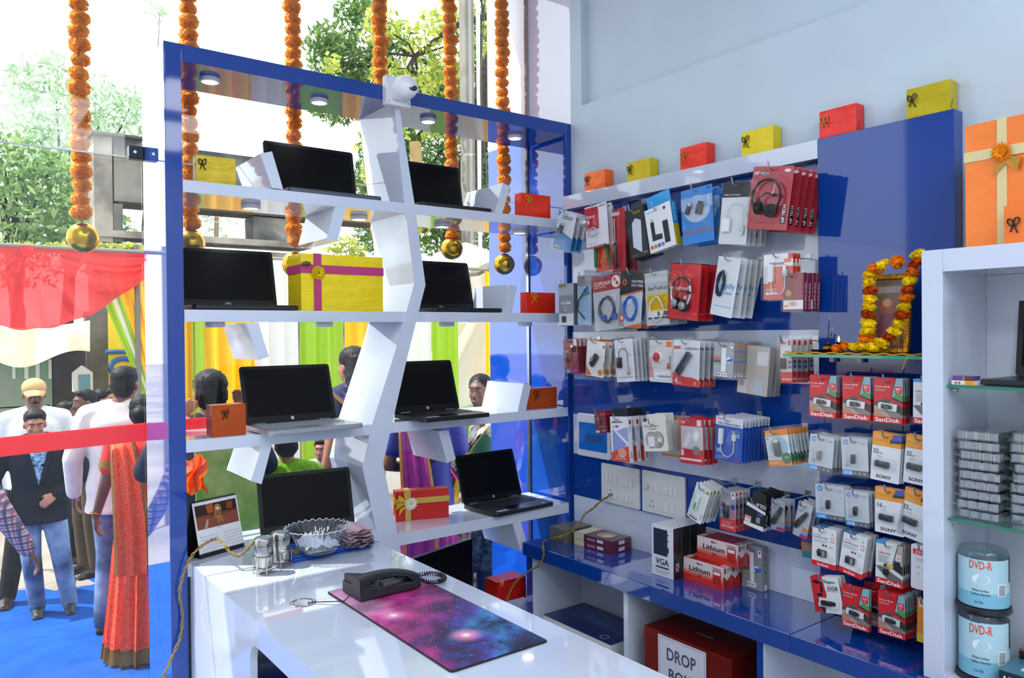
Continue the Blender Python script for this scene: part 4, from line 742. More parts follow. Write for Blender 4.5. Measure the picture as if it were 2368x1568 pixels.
def sd(lab, TL, TR, BL, gb, n, **k): return pack(k.pop('short', 'red flash drive cards'), lab, TL, TR, BL, '#d8242c', cruzer(gb), cz_drive, n=n, step=k.pop('step', .009), name='flash_drive_card', blis=(.14,.26,.84,.47,.012), **k)
sd('red flash drive card marked 16, left stack under prayer shelf', (1873,868), (1935,868), (1872,963), '16', 6, short='upper red cards at left')
sd('red flash drive card marked 32, middle stack under prayer shelf', (1948,870), (2013,871), (1949,969), '32', 6, short='upper red cards in the middle')
sd('red flash drive card marked 64, right stack under prayer shelf', (2021,874), (2088,875), (2021,976), '64', 6, short='upper red cards at right')
def ultra(bar): return [('r', 0,.0,1,.14,'#d8202a'), ('r', 0,.93,.3,1,'#3a9ad8'), ('t', .06,.025,.085,'SanDisk','#ffffff',{'w':.88}), ('t', .1,.7,.055,'Ultra Fit','#c83a42',{'w':.42,'sh':.15}), ('l', .1,.65,.5,5,'#8a9094',.035), ('p', [(0,.4),(.2,.42),(1,.2),(1,.14),(.45,.14)], '#6a6c68'), ('p', [(.58,.42),(.8,1),(1,1),(1,.3)], '#4a4844'), ('p', [(.62,.43),(.82,.98),(.98,.98),(.98,.36)], '#b8b0a0'), ('p', [(.62,.43),(.7,.62),(.98,.5),(.98,.3)], '#2c2c2a'), ('r', .74,.62,.92,.76,'#e4d8d4'), ('t', .77,.66,.05,'32','#d02a30'), ('r', .74,.46,.9,.6,'#26282a'), ('c', .4,.44,.1,'#5a2a3a'), ('r', .42,.42,.66,.5,'#e0b81a')]
pack('white ultra cards', 'white flash drive card with red foot cut off by the cabinet', (2112,877), (2174,878), (2111,980), '#e6e8e9', ultra(1), None, n=3, step=.01, name='flash_drive_card')
def hpk(gb): return [('r', 0,0,1,.14,'#5f646b'), ('r', 0,0,.4,.14,'#3f9fe8'), ('t', .07,.035,.07,gb,'#eaf4fc'), ('c', .5,.07,.045,'#8a9096'), ('r', .62,.04,.72,.1,'#9aa0a6'), ('r', .8,.04,.92,.1,'#9aa0a6'), ('c', .17,.88,.09,'#2f92dc'), ('t', .11,.855,.07,'hp','#e4f0fa',{'sh':.25}), ('t', .32,.86,.05,'USB 2.0','#a9cdee',{'w':.3}), ('l', .76,.88,.94,2,'#a8aeb4',.03), ('c', .2,.27,.075,'#b8c0d0')]
def hp(lab, TL, TR, BL, gb, n, short, dk='#3a3034'): return pack(short, lab, TL, TR, BL, '#c9d2d9', hpk(gb), lambda t, w, h: usb(t, w, h, .47, .48, .038, 2, dk, plug=False, wd=.012), n=n, step=.022, name='flash_drive_pack', film=.006, blis=(.22,.24,.74,.7,.012), hookat=.05)
hp('grey flash drive pack marked 16, left in upper row', (1874,1005), (1930,1010), (1868,1086), '16GB', 4, 'upper grey packs at left', '#8a8088')
hp('grey pack marked 32 beside the orange cards, upper row', (1945,1010), (2006,1016), (1948,1096), '32GB', 4, 'upper grey packs beside orange cards')
hp('grey flash drive pack marked 16, left in lower row', (1885,1119), (1952,1126), (1887,1197), '16GB', 3, 'lower grey packs at left', '#241c20')
hp('grey pack marked 32 beside the orange cards, lower row', (1953,1130), (2008,1142), (1956,1211), '32GB', 3, 'lower grey packs beside orange cards', '#241c20')
def snk(gb): return [('r', 0,.72,1,1,'#f09a20'), ('p', [(.6,.8),(1,.82),(1,.9),(.62,.88)], '#2a3a40'), ('p', [(.66,.86),(1,.88),(1,1),(.7,.98)], '#4a58a8'), ('l', .06,.92,.4,2,'#f8c878',.04), ('l', .06,.78,.5,2,'#f8c878',.03), ('t', .05,.56,.09,gb,'#4a4f55',{'w':.2}), ('t', .28,.56,.03,'GB','#7a8088'), ('t', .2,.06,.065,'SONY','#202326',{'w':.54}), ('l', .2,.5,.4,1,'#a8b0b6',.03)]
def sony(lab, TL, TR, BL, gb, n, short): return pack(short, lab, TL, TR, BL, '#e4eaee', snk(gb), lambda t, w, h: usb(t, w, h, .48, .35, .055, 93, '#2b2f35', plug=False, wd=.019, y=-.006), n=n, step=.012, name='flash_drive_card', blis=(.1,.22,.92,.48,.013))
sony('orange topped white card marked 32 in the upper row', (2019,1000), (2086,1004), (2012,1110), '32', 4, 'upper orange topped cards')
sony('orange topped white card marked 32 against the cabinet, upper row', (2096,1006), (2160,1010), (2088,1117), '32', 3, 'upper cards against the cabinet')
sony('orange topped white card marked 16 in the lower row', (2024,1127), (2092,1131), (2023,1232), '16', 3, 'lower orange topped cards')
sony('orange topped white card marked 32 against the cabinet, lower row', (2094,1131), (2160,1140), (2071,1239), '32', 3, 'lower cards against the cabinet')
dualk = [('r', 0,0,1,.13,'#dc242c'), ('t', .22,.03,.055,'SanDisk','#ffffff',{'w':.5}), ('r', 0,.96,.5,1,'#2a6aa8'), ('t', .06,.72,.045,'Dual Drive m3.0','#5a6068',{'w':.6}), ('l', .06,.8,.36,1,'#d88a90',.03), ('l', .06,.67,.7,3,'#b4babf',.028), ('r', .8,.68,.92,.8,'#e0646a'), ('r', .82,.695,.9,.785,'#f0f0f0'), ('c', .48,.56,.04,'#2a2c30'), ('c', .6,.56,.04,'#6a2a2e'), ('r', .74,.52,.86,.58,'#c8cdd0'), ('c', .86,.88,.03,'#8ab03a'), ('c', .82,.24,.1,'#d8dcde')]
def dual(lab, TL, TR, BL, n, short): return pack(short, lab, TL, TR, BL, '#e6eaec', dualk, lambda t, w, h: (MB(Matrix.Translation(((.46-.5)*w, -.007, (.36-1)*h))).box(-.016, .016, -.004, .004, -.012, .012).build('dual_drive', mat('#3a3e42', .3), t, bevel=.003), MB(Matrix.Translation(((.36-.5)*w, -.008, (.36-1)*h))).ell((0, 0, .003), (.009, .005, .011), 12, 8).build('swivel_cap', mat('#2a2d31', .4), t, smooth=180), MB(Matrix.Translation(((.55-.5)*w, -.0115, (.36-1)*h))).box(-.005, .006, -.0006, .0004, -.009, .009).build('plug', mat('#b9bdb4', .3, metal=.7), t)), n=n, step=.012, name='flash_drive_card')
dual('white two way flash drive card above the red face card', (1879,1217), (1934,1225), (1877,1307), 8, 'white two way cards at left')
dual('white two way flash drive card tilted in the middle column', (1952,1231), (2007,1240), (1938,1325), 7, 'white two way cards in the middle')
pack('lower ultra cards', 'flash drive card with laptop keyboard picture and red foot', (2026,1252), (2090,1258), (2024,1350), '#dfe2e3', ultra(0), lambda t, w, h: usb(t, w, h, .42, .34, .026, 4, '#22262a', wd=.014), n=4, step=.014, name='flash_drive_card')
pack('white 32 pack', 'white pack with red pill marked 32GB against the cabinet', (2107,1259), (2165,1266), (2106,1361), '#e6e6ee', [('p', [(.08,.78),(1,.76),(1,.88),(.08,.9)], '#e0303a'), ('t', .16,.8,.06,'32GB','#f8e8e8',{'w':.5}), ('l', .2,.68,.6,2,'#a8acb8',.04), ('c', .3,.5,.04,'#e0a090'), ('c', .5,.44,.04,'#e0a090'), ('c', .3,.36,.04,'#e0a090')], None, n=2, step=.02, name='flash_drive_card', rad=.006)
pack('red face cards', 'red and black card with a carved face print', (1872,1335), (1938,1331), (1886,1419), '#cf2a2c', [('p', [(.36,0),(1,0),(1,1),(.42,1),(.5,.5)], '#e6eaea'), ('p', [(.02,.84),(.2,.9),(.34,.82),(.2,.78)], '#1a1416'), ('p', [(.3,.62),(.36,.9),(.4,.6),(.34,.52)], '#1a1416'), ('p', [(.12,.5),(.3,.54),(.38,.48),(.22,.44)], '#1a1416'), ('p', [(.14,.36),(.4,.42),(.36,0),(.3,0)], '#1a1416'), ('p', [(.0,.1),(.1,.3),(.16,.0),(0,0)], '#c02226'), ('t', .5,.82,.075,'Kingston','#2a2c2e',{'w':.36}), ('t', .55,.64,.1,'32GB','#3a3e40',{'w':.38}), ('l', .52,.6,.95,1,'#7a8082',.03), ('p', [(.16,.18),(.84,.12),(.9,.4),(.22,.42)], '#f0f2f2')],
     lambda t, w, h: usb(t, w, h, .54, .28, .05, 92, '#20221f', c2='#3a3d3a', wd=.016, y=-.006), n=3, step=.02, name='flash_drive_card', blis=(.18,.12,.9,.42,.014))
sd('red flash drive card marked 16 hanging lowest above the counter', (1947,1353), (2010,1360), (1948,1448), '16', 2, short='lowest red cards at left', step=.012)
sd('red flash drive card marked 16 set back between the lowest cards', (1998,1345), (2047,1353), (2002,1440), '16', 2, short='red cards set back', p=.11, step=.01)
sd('red flash drive card marked 32 in the lowest row', (2030,1366), (2093,1378), (2032,1464), '32', 9, short='lowest red cards at right', step=.013)
pack('orange flash drive pack', 'orange yellow pack sliver beside the cabinet foot', (2122,1383), (2160,1390), (2120,1484), '#e08a2a', [('r', 0,0,1,.2,'#e0b82a'), ('r', .1,.8,.9,.96,'#d8d0cc')], None, n=1, name='flash_drive_card')
# ------------------------------------------------------------------ helpers for cartons standing on surfaces
def wbox(lab, name, X, y_hi, y_lo, z, h, d, base, front=(), side=(), top=(), cat='box', group=None, rz=0, parts=None):
    """carton with its front towards the room: X = front plane, y_hi..y_lo = left..right ends"""
    w = y_hi-y_lo
    t = thing(name, lab, cat, (X, (y_hi+y_lo)/2, z+.0006), RW+rz, group)
    MB().box(-w/2, w/2, 0, d, 0, h).build('carton', CARD(base), t, bevel=.0008)
    for nm, pr, ww, hh, loc, rot in (('front_print', front, w, h, (0, 0, h), (0, 0, 0)), ('side_print', side, d, h, (w/2, d/2, h), (0, 0, R(90))), ('top_print', top, w, d, (0, d, h), (R(-90), 0, 0))):
        if not pr: continue
        ms, mm = draw(pr, ww, hh); o = ms.build(nm, mm, t); o.location = loc; o.rotation_euler = rot
    return t
# VGA cartons
vg = [('r', .1,.42,.74,.94,'#17191c'), ('p', [(.74,.86),(.8,.86),(.8,.84),(.74,.84)], '#17191c'), ('p', [(.74,.74),(.8,.74),(.8,.72),(.74,.72)], '#17191c'), ('p', [(.74,.6),(.8,.6),(.8,.5),(.74,.5)], '#17191c'), ('t', .2,.24,.12,'VGA','#1b1c1f',{'w':.6}), ('r', .2,.17,.8,.2,'#2a2c30'), ('l', .2,.12,.85,3,'#c2c6ca',.025)]
for i in range(4):
    wbox('white and black adapter carton lettered VGA, '+ORD[i], 'carton', 2.345+i*.05, 2.178, 2.062, ZC, .205, .049, '#e3e6e8', vg, [('r', 0,0,1,1,'#191b1e'), ('t', .66,.14,.1,'VGA','#d8dadd',{'rot':90,'w':.75})], group='stack of adapter cartons on the blue counter')
# lithium cell cartons
lf = [('r', 0,0,1,.3,'#d83222'), ('r', 0,.3,1,.42,'#e2695a'), ('r', 0,.42,1,.54,'#eba79c'), ('t', .36,.82,.1,'Micro','#3a2a2a',{'w':.14}), ('t', .14,.48,.24,'Lithium','#161617',{'w':.55,'sh':.12}), ('t', .38,.3,.12,'Cell','#3a2a2a',{'w':.1}), ('t', .75,.84,.08,'Calculator','#4a2a2a',{'w':.22}), ('r', .76,.14,.96,.8,'#c8281c'), ('r', .78,.6,.94,.74,'#eae4e0')]+[('c', .8+.06*(k % 3), .24+.1*(k//3), .012, '#5a120e') for k in range(9)]
ls = [('r', 0,0,1,.62,'#c92a1e'), ('p', [(0,.62),(.5,.4),(1,.62),(1,1),(0,1)], '#e9dedc'), ('r', .12,.7,.34,.94,'#9a2a2a'), ('l', .42,.86,.9,2,'#8a5a5a',.08), ('l', .1,.3,.8,3,'#8a1810',.1)]
lt = [('r', 0,0,1,1,'#b83226'), ('r', .02,.1,.14,.9,'#e6dcd8'), ('r', .9,.1,1,.9,'#e0d2ce'), ('l', .2,.6,.7,2,'#8a2018',.2)]
for i in range(3): wbox('red lithium cell carton in the lower layer, '+ORD[i], 'carton', 2.398+i*.05, 2.056, 1.862, ZC, .088, .049, '#ead8d4', lf, ls, lt, group='lithium cell cartons on the blue counter')
for i in range(2): wbox('red lithium cell carton in the upper layer, '+ORD[i], 'carton', 2.43+i*.05, 2.012, 1.818, ZC+.0895, .088, .049, '#ead8d4', lf, ls, lt, group='lithium cell cartons on the blue counter')
dg = [('r', .0,.52,.36,.6,'#e87a4a'), ('r', 0,.47,.36,.52,'#3f8fd8'), ('r', 0,.42,.36,.47,'#a0305a'), ('r', 0,.36,.36,.41,'#7fc03c'), ('c', .72,.48,.13,'#e2ebf4'), ('p', [(.62,.5),(.96,.52),(.92,.45),(.7,.4)], '#2f6ac8'), ('p', [(.38,.84),(.6,.84),(.62,.18),(.46,.18)], '#eceeee'), ('r', .8,.76,.96,.92,'#f2f2f2'), ('r', .85,.84,.92,.9,'#d02a34'), ('r', .3,.06,.72,.17,'#eef0f0'), ('r', .33,.09,.4,.14,'#d02a34'), ('t', .43,.095,.04,'AIRPORT','#5a666e',{'w':.26}), ('l', .3,.88,.7,1,'#5a6268',.03)]
wbox('grey modem carton standing beside the lithium cartons', 'carton', 2.50, 1.852, 1.757, ZC, .17, .03, '#8f9496', dg, [('r', 0,0,1,1,'#8b9092')]+[('c', .5, .75-.16*k, .22, c) for k, c in enumerate(('#b8388e', '#5a7a2a', '#2f78a8', '#e08a22'))]+[('r', .2,.03,.8,.15,'#eceeee')])
# sweet boxes
sw = [('r', .0,0,.27,1,'#d8cda8'), ('t', .36,.3,.36,'Kaju Katli','#e2ccd4',{'w':.2}), ('r', .62,.25,.78,.75,'#d8cfe0')]
st = [('r', 0,0,.27,1,'#ddd4b4'), ('c', .62,.5,.2,'#9a8a78'), ('c', .7,.4,.12,'#c9bb96')]
for i in range(2): wbox('maroon and cream sweet box, %s of the pair' % ('lower', 'upper')[i], 'sweet_box', 2.395, 2.705, 2.47, ZC+i*.0295, .028, .13, '#5c1a34', sw, [('r', .35,.2,.65,.8,'#d8cfe0')], st, group='pair of sweet boxes on the blue counter', rz=R(4))
SILV = mat('#9a9a86', .4, metal=.6, name='glitter_foil', noise=.6, scale=300)
for i in range(2):
    t = thing('silver_gift_box', ('glittering silver box nearer the rack on the blue counter', 'glittering silver box half hidden behind the sweet boxes')[i], 'gift', (2.35, 2.815-i*.057, ZC+.0006), RW, 'silver boxes')
    MB().box(-.027, .027, 0, .17, 0, .05).build('box_body', SILV, t); MB().box(-.0275, .0275, -.0008, .171, .0505, .064).build('box_lid', SILV, t)
# boxes in the compartments
t = thing('printer_carton', 'dark blue printer carton in the left compartment under the counter', 'box', (2.255, (2.782+2.33)/2, .0806), RW)
MB().box(-.226, .226, 0, .26, 0, .219).build('carton', CARD('#dfe0e2'), t)
ms, mm = draw([('r', 0,0,1,1,'#1c2f66'), ('l', .1,.8,.8,6,'#3a5a94',.08), ('c', .82,.16,.045,'#c8d4e4'), ('c', .82,.16,.038,'#1c2f66'), ('p', [(.3,.55),(.9,.42),(.9,.46),(.3,.6)], '#2a6a9a'), ('c', .86,.9,.02,'#e0a030')], .452, .26)
o = ms.build('top_print', mm, t); o.location = (0, .26, .219); o.rotation_euler = (R(-90), 0, 0)
ms, mm = draw([('t', .05,.62,.2,'EPSON','#1d2c68',{'w':.24}), ('t', .7,.5,.3,'EPSON','#1d2c68',{'w':.28})], .452, .219); o = ms.build('front_print', mm, t); o.location = (0, 0, .219)
t = thing('drop_box', 'dark red foil suggestion box with a white paper sign', 'box', (2.255, (2.139+1.717)/2, .0806), RW)
MB().box(-.211, .211, 0, .25, 0, .364).build('box_body', mat('#8a1c14', .32, metal=.55, bump=.3, scale=8, name='red_foil'), t, bevel=.003)
MB().box(-.03, .05, .1, .106, .3642, .3648).build('slot', mat('#b8a890', .5), t)
ms, mm = draw([('r', 0,0,1,1,'#e2e4f0'), ('r', .03,.02,.97,.025,'#6a7088'), ('r', .03,.975,.97,.98,'#6a7088'), ('r', .03,.02,.035,.98,'#6a7088'), ('r', .965,.02,.97,.98,'#6a7088'), ('t', .18,.72,.15,'DROP','#4a5068',{'w':.62}), ('t', .22,.47,.15,'BOK','#4a5068',{'w':.5})], .235, .31)
o = ms.build('paper_sign', mm, t); o.location = (-.018, -.0005, .354)
# ------------------------------------------------------------------ switch plates and distribution box
PL = mat('#e3e5e0', .4, name='ivory_plastic')
def plate(lab, y_hi, y_lo, z0, z1, mods):
    t = thing('switch_plate', lab, 'switch plate', (XR-.0145, (y_hi+y_lo)/2, (z0+z1)/2), RW)
    w, h = y_hi-y_lo, z1-z0
    MB().prism([(x, -.012, z) for x, z in rrpts(-w/2, w/2, -h/2, h/2, .004)], (0, .0118, 0)).build('plate', PL, t, bevel=.002)
    for k, u, v in mods:
        x, z = (u-.5)*w, (v-.5)*h
        if k == 's': MB().box(x-.009, x+.009, -.016, -.0122, z-.02, z+.02).build('rocker', mat('#eceeea', .35), t, bevel=.0015)
        elif k == 'd': MB(Matrix.Translation((x, -.012, z)) @ Matrix.Rotation(R(90), 4, 'X')).lathe([(.018, 0), (.016, .014), (0, .015)], 20).build('dial', mat('#e2e4de', .35), t, smooth=40)
        else:
            for a, b in ((0, .016), (-.010, -.006), (.010, -.006)): MB(Matrix.Translation((x+a, -.0121, z+b)) @ Matrix.Rotation(R(90), 4, 'X')).lathe([(.0032, 0), (.0032, .0006), (0, .0006)], 10).build('socket_hole', mat('#3c3a38', .6), t)
plate('ivory switch plate with a cord plugged in, nearer the rack', 2.674, 2.428, .812, .995, [('s', .16,.66), ('s', .27,.66), ('s', .38,.66), ('s', .58,.62), ('s', .68,.62), ('s', .79,.62), ('k', .25,.25), ('s', .38,.25), ('s', .58,.24), ('s', .68,.24), ('s', .79,.24)])
plate('ivory switch plate with a round dial, behind the black cartons', 2.410, 2.163, .813, .998, [('d', .12,.66), ('s', .24,.62), ('s', .35,.62), ('s', .58,.62), ('s', .69,.62), ('s', .8,.62), ('k', .23,.2), ('s', .35,.2), ('s', .58,.2), ('s', .73,.2)])
t = thing('distribution_box', 'white electrical box with a blue window beside the rack', 'electrical box', (XR-.0145, 2.722, 1.118), RW)
MB().prism([(x, -.02, z) for x, z in rrpts(-.119, .119, -.105, .105, .018)], (0, .0198, 0)).build('case', mat('#e8ebf2', .25, coat=.3), t, bevel=.006)
MB().prism([(x, -.0212, z) for x, z in rrpts(-.098, .098, -.072, .062, .004)], (0, .0012, 0)).build('window', mat('#1a78d8', .12, coat=.6), t)
m_ = MB()
for k in range(7): m_.box(-.05+k*.017, -.036+k*.017, -.0225, -.0213, -.03, .006)
m_.build('breaker', mat('#14539c', .4), t)['kind'] = 'stuff'
# ------------------------------------------------------------------ gold twisted cords
def cord(lab, pts, r=.0032, tw=.0035, turns=60, name='twisted_cord'):
    P = [Vector(p) for p in pts]; out = []
    n_ = len(P)
    for i in range(n_-1):                              # Catmull-Rom
        p0, p1, p2, p3 = P[max(i-1, 0)], P[i], P[i+1], P[min(i+2, n_-1)]
        for k in range(10):
            t_ = k/10; out.append(.5*((2*p1)+(p2-p0)*t_+(2*p0-5*p1+4*p2-p3)*t_*t_+(3*p1-p0-3*p2+p3)*t_**3))
    out.append(P[-1])
    t = thing(name, lab, 'cord', out[0])
    for s_ in (0, math.pi):
        q = []
        for i, p in enumerate(out):
            tg = (out[min(i+1, len(out)-1)]-out[max(i-1, 0)]).normalized(); a = tg.orthogonal().normalized(); b = tg.cross(a); w = i*.55+s_
            q.append(p+(a*math.cos(w)+b*math.sin(w))*tw-out[0])
        MB().tube(q, r*.8, 6).build('strand', mat('#8d742c', .5, name='gold_wire_sheath'), t, smooth=60)
w_ = lambda x, y, X: tuple(onX(x, y, X))
cord('gold twisted cord from the wall socket down past the counter', [w_(1414,1142,2.53), w_(1404,1150,2.50), w_(1392,1156,2.50), w_(1372,1175,2.49), w_(1352,1190,2.47), w_(1337,1215,2.42), tuple(onZ(1318,1232,.70)), tuple(onZ(1290,1243,.695)), tuple(onZ(1263,1248,.635)), w_(1256,1262,2.215), w_(1257,1285,2.21), w_(1246,1308,2.205), w_(1226,1318,2.20), w_(1205,1333,2.18), w_(1188,1352,2.16), w_(1176,1376,2.14), w_(1170,1400,2.12)])
y_ = lambda x, y, Y: tuple(onY(x, y, Y))
cord('gold twisted cord looping over the calendar and down the blue post', [y_(650,1248,2.85), tuple(onZ(632,1246,ZT+.012)), y_(607,1240,2.76), y_(590,1250,2.72), y_(572,1270,2.70), y_(552,1286,2.70), y_(532,1276,2.72), y_(512,1252,2.78), y_(497,1247,2.82), y_(480,1254,2.84), y_(455,1272,2.85), y_(438,1296,2.86), y_(424,1330,2.87), y_(415,1375,2.875), y_(422,1420,2.88), y_(418,1470,2.88), y_(400,1515,2.88), y_(375,1570,2.88)])
# ------------------------------------------------------------------ objects on the white table
a, b = onZ(463, 1294, ZT), onZ(566, 1265, ZT); w = math.hypot(b[0]-a[0], b[1]-a[1]); rz = math.atan2(b[1]-a[1], b[0]-a[0])
t = thing('desk_calendar', 'desk calendar with a tiger photograph beside the blue post', 'calendar', ((a[0]+b[0])/2, (a[1]+b[1])/2, ZT+.0006), rz)
H = .205; lean = R(14)
Tc = Matrix.Rotation(-lean, 4, 'X')
MB(Tc).box(-w/2, w/2, .001, .003, 0, H).build('front_board', mat('#1d1f24', .5), t)
MB(Matrix.Translation((0, .1, 0)) @ Matrix.Rotation(lean*.95, 4, 'X')).box(-w/2, w/2, .0, .002, 0, H).build('back_board', mat('#1d1f24', .5), t)
MB().box(-w/2, w/2, .002, .1, 0, .002).build('foot_board', mat('#1d1f24', .5), t)
m_ = MB(Tc); m_.box(-w/2+.001, w/2-.001, -.0006, .0009, .016, H-.002); pg = m_.build('page', CARD('#eceef2'), t)
cal = [('r', .04,.50,.96,.93,'#7c3f28'), ('r', .04,.74,.96,.93,'#37241f'), ('p', [(.3,.76),(.42,.76),(.44,.92),(.28,.92)], '#b05a1e'), ('p', [(.72,.78),(.86,.76),(.88,.9),(.74,.9)], '#8a4a1e'), ('p', [(.04,.5),(.96,.5),(.96,.72),(.5,.68),(.04,.72)], '#8a4a38'), ('p', [(.18,.5),(.26,.52),(.3,.66),(.26,.66)], '#b0a098'),
       ('p', [(.44,.66),(.44,.82),(.47,.88),(.52,.9),(.58,.88),(.61,.82),(.6,.7),(.62,.56),(.58,.55),(.55,.64),(.53,.55),(.49,.55),(.48,.64)], '#a87440'), ('c', .525,.84,.06,'#b98a52'), ('c', .525,.815,.03,'#e8dcc8'), ('c', .5,.85,.008,'#1a1210'), ('c', .55,.85,.008,'#1a1210'), ('r', .46,.74,.6,.75,'#4a2a18'), ('r', .46,.7,.6,.71,'#4a2a18'), ('r', .49,.78,.57,.786,'#4a2a18'), ('t', .46,.46,.022,'2018','#8a9098')]
for cx in (.06, .54):
    for rr_ in range(6):
        for c_ in range(7): cal.append(('r', cx+.056*c_, .36-.055*rr_, cx+.056*c_+.022, .372-.055*rr_, '#c05a5a' if c_ == 0 else '#7a8088'))
ms, mm = draw(cal, w, H); ms.build('print', mm, pg).matrix_local = Tc @ Matrix.Translation((0, -.0004, H))
for k in range(24):
    x = -w/2+.008+(w-.016)*k/23
    MB(Tc @ Matrix.Translation((x, .001, H))).tube([(0, .005*math.cos(R(q)), .005*math.sin(R(q))+.001) for q in range(0, 360, 45)], .0009, 4, closed=True).build('wire_ring', mat('#2a2c30', .4, metal=.6), t)
# steel shakers in a wire caddy
STEEL = mat('#b4b3ac', .18, metal=1, name='brushed_steel')
p1, p2 = onZ(611, 1326, ZT), onZ(650, 1310, ZT)
t = thing('wire_caddy', 'thin steel wire caddy holding two shakers', 'caddy', ((p1[0]+p2[0])/2, (p1[1]+p2[1])/2, ZT+.0006), math.atan2(p2[1]-p1[1], p2[0]-p1[0]))
ww = math.hypot(p2[0]-p1[0], p2[1]-p1[1]); rr = .036
def stadium(z, r_): return [(ww/2+r_*math.cos(R(q)), r_*math.sin(R(q)), z) for q in range(-90, 91, 18)]+[(-ww/2-r_*math.cos(R(q)), -r_*math.sin(R(q)), z) for q in range(-90, 91, 18)]
for z in (.018, .06): MB().tube(stadium(z, rr), .0016, 6, closed=True).build('rail', STEEL, t, smooth=60)
for x, y in ((-ww/2-.02, -rr*.82), (0, -rr), (ww/2+.02, -rr*.82), (-ww/2-.02, rr*.82), (0, rr), (ww/2+.02, rr*.82), (-ww/2-rr, 0), (ww/2+rr, 0)): MB().tube([(x, y, .061), (x, y, .004), (x*.97, y*.97, .001)], .0016, 6).build('upright', STEEL, t, smooth=60)
m_ = MB()
for k in range(3): m_.tube([(-ww/2-rr*.8, (k-1)*.018, .018), (ww/2+rr*.8, (k-1)*.018, .018)], .0013, 5)
m_.build('floor_wire', STEEL, t)['kind'] = 'stuff'
for i, p in enumerate((p1, p2)):
    t = thing('steel_shaker', ('steel shaker nearer the calendar cord', 'steel shaker nearer the glass bowl')[i], 'shaker', (p[0], p[1], ZT+.0205), math.atan2(p2[1]-p1[1], p2[0]-p1[0]), 'steel shakers in the caddy')
    MB().lathe([(0, 0), (.029, 0), (.031, .002), (.031, .077), (.0295, .078)], 30).build('canister', STEEL, t, smooth=50)
    MB().lathe([(.0305, .0785), (.032, .079), (.032, .099), (.030, .103), (.027, .104), (.025, .1025)], 30).build('lid_band', STEEL, t, smooth=50)
    MB().lathe([(.0252, .1018), (.0252, .1026), (0, .1028)], 24).build('clear_top', mat('#7f9aa2', .08, metal=.3, coat=.6), t)
    MB().lathe([(.0314, .0775), (.0318, .0778), (.0314, .0786)], 30).build('seal', mat('#26282a', .5), t)
    m_ = MB(); vs, fs, tw_ = text_geo('Mint'); s_ = .019
    m_.add([(.0315*math.sin((vx-tw_/2)*s_/.031+.3), -.0315*math.cos((vx-tw_/2)*s_/.031+.3), .045+vy*s_) for vx, vy in vs], fs); m_.build('lettering', mat('#4a4a4a'), t)
# newspapers / brochures, glass bowl, cloths
a = onZ(674, 1304, ZT); b = onZ(858, 1266, ZT); rz = math.atan2(b[1]-a[1], b[0]-a[0]); w = math.hypot(b[0]-a[0], b[1]-a[1])
ct = Vector(((a[0]+b[0])/2, (a[1]+b[1])/2, 0))
for i in range(3):
    t = thing('folded_leaflet', 'blue folded leaflet under the glass bowl, %s of three' % ('lowest', 'middle', 'topmost')[i], 'leaflet', (ct.x, ct.y, ZT+.0006+i*.0075), rz+R((0, 1.5, -1)[i]), 'pile of blue leaflets')
    m_ = MB(); m_.grid(lambda u, v: ((u-.5)*w*(1-.01*i), v*.17, .0062+.0006*math.sin(u*9+i)), 12, 4); m_.grid(lambda u, v: ((u-.5)*w*(1-.01*i), .17-v*.17, .0008), 12, 1)
    m_.grid(lambda u, v: ((u-.5)*w*(1-.01*i), -.003*math.sin(v*math.pi), .0008+v*(.0054+.0006*math.sin(u*9+i))), 12, 4)
    m_.build('sheet', mat('#2d62c8', .35, name='leaflet_paper'), t, smooth=40)
    if i == 2:
        m_ = MB(); m_.add([(-.16*w*2.6, .03, .0072), (-.12*w*2, .02, .0072), (-.05, .05, .0072), (-.08, .1, .0072), (-.13, .09, .0072)], [(0, 1, 2, 3, 4)], 0); m_.add([(.03, .03, .0072), (.09, .04, .0072), (.08, .1, .0072), (.04, .09, .0072)], [(0, 1, 2, 3)], 1)
        m_.build('print', [CARD('#b0a03a'), CARD('#7a4a38')], t)
bp = onZ(735, 1277, ZT+.022)
t = thing('glass_bowl', 'fluted clear glass bowl with white tissue inside', 'bowl', (bp[0], bp[1], ZT+.0235))
def bowl_grid(sc, z0):
    prof = [(.0, 0), (.045, 0), (.062, .003), (.07, .02), (.078, .045), (.09, .068), (.105, .084), (.113, .092)]
    n_ = 84; vs = []; fs = []
    for i, (r_, z) in enumerate(prof):
        for j in range(n_):
            a_ = 2*math.pi*j/n_; f = 1+.035*math.cos(a_*28)*min(1, i/3); e = .003*math.cos(a_*28)*(i == len(prof)-1)
            vs.append((r_*sc*f*math.cos(a_)*1.02, r_*sc*f*math.sin(a_), z+z0+e))
    for i in range(len(prof)-1):
        for j in range(n_): fs.append((i*n_+j, i*n_+(j+1) % n_, (i+1)*n_+(j+1) % n_, (i+1)*n_+j))
    return vs, fs
m_ = MB(); m_.add(*bowl_grid(1, 0)); m_.build('bowl_wall', clear_mat('bowl_glass', (.74, .80, .88), .10, .03, 1.8), t, smooth=180)
m_ = MB(); q = random.Random(3)
rim = [(.113*1.02*(1+.035*math.cos(28*2*math.pi*j/168))*math.cos(2*math.pi*j/168), .113*(1+.035*math.cos(28*2*math.pi*j/168))*math.sin(2*math.pi*j/168), .092+.003*math.cos(28*2*math.pi*j/168)) for j in range(168)]
MB().tube(rim, .0016, 5, closed=True).build('rim', mat('#d4dfe8', .05, coat=1), t, smooth=60)
t2 = thing('paper_tissue', 'white crumpled tissue inside the glass bowl', 'tissue', (bp[0], bp[1], ZT+.032))
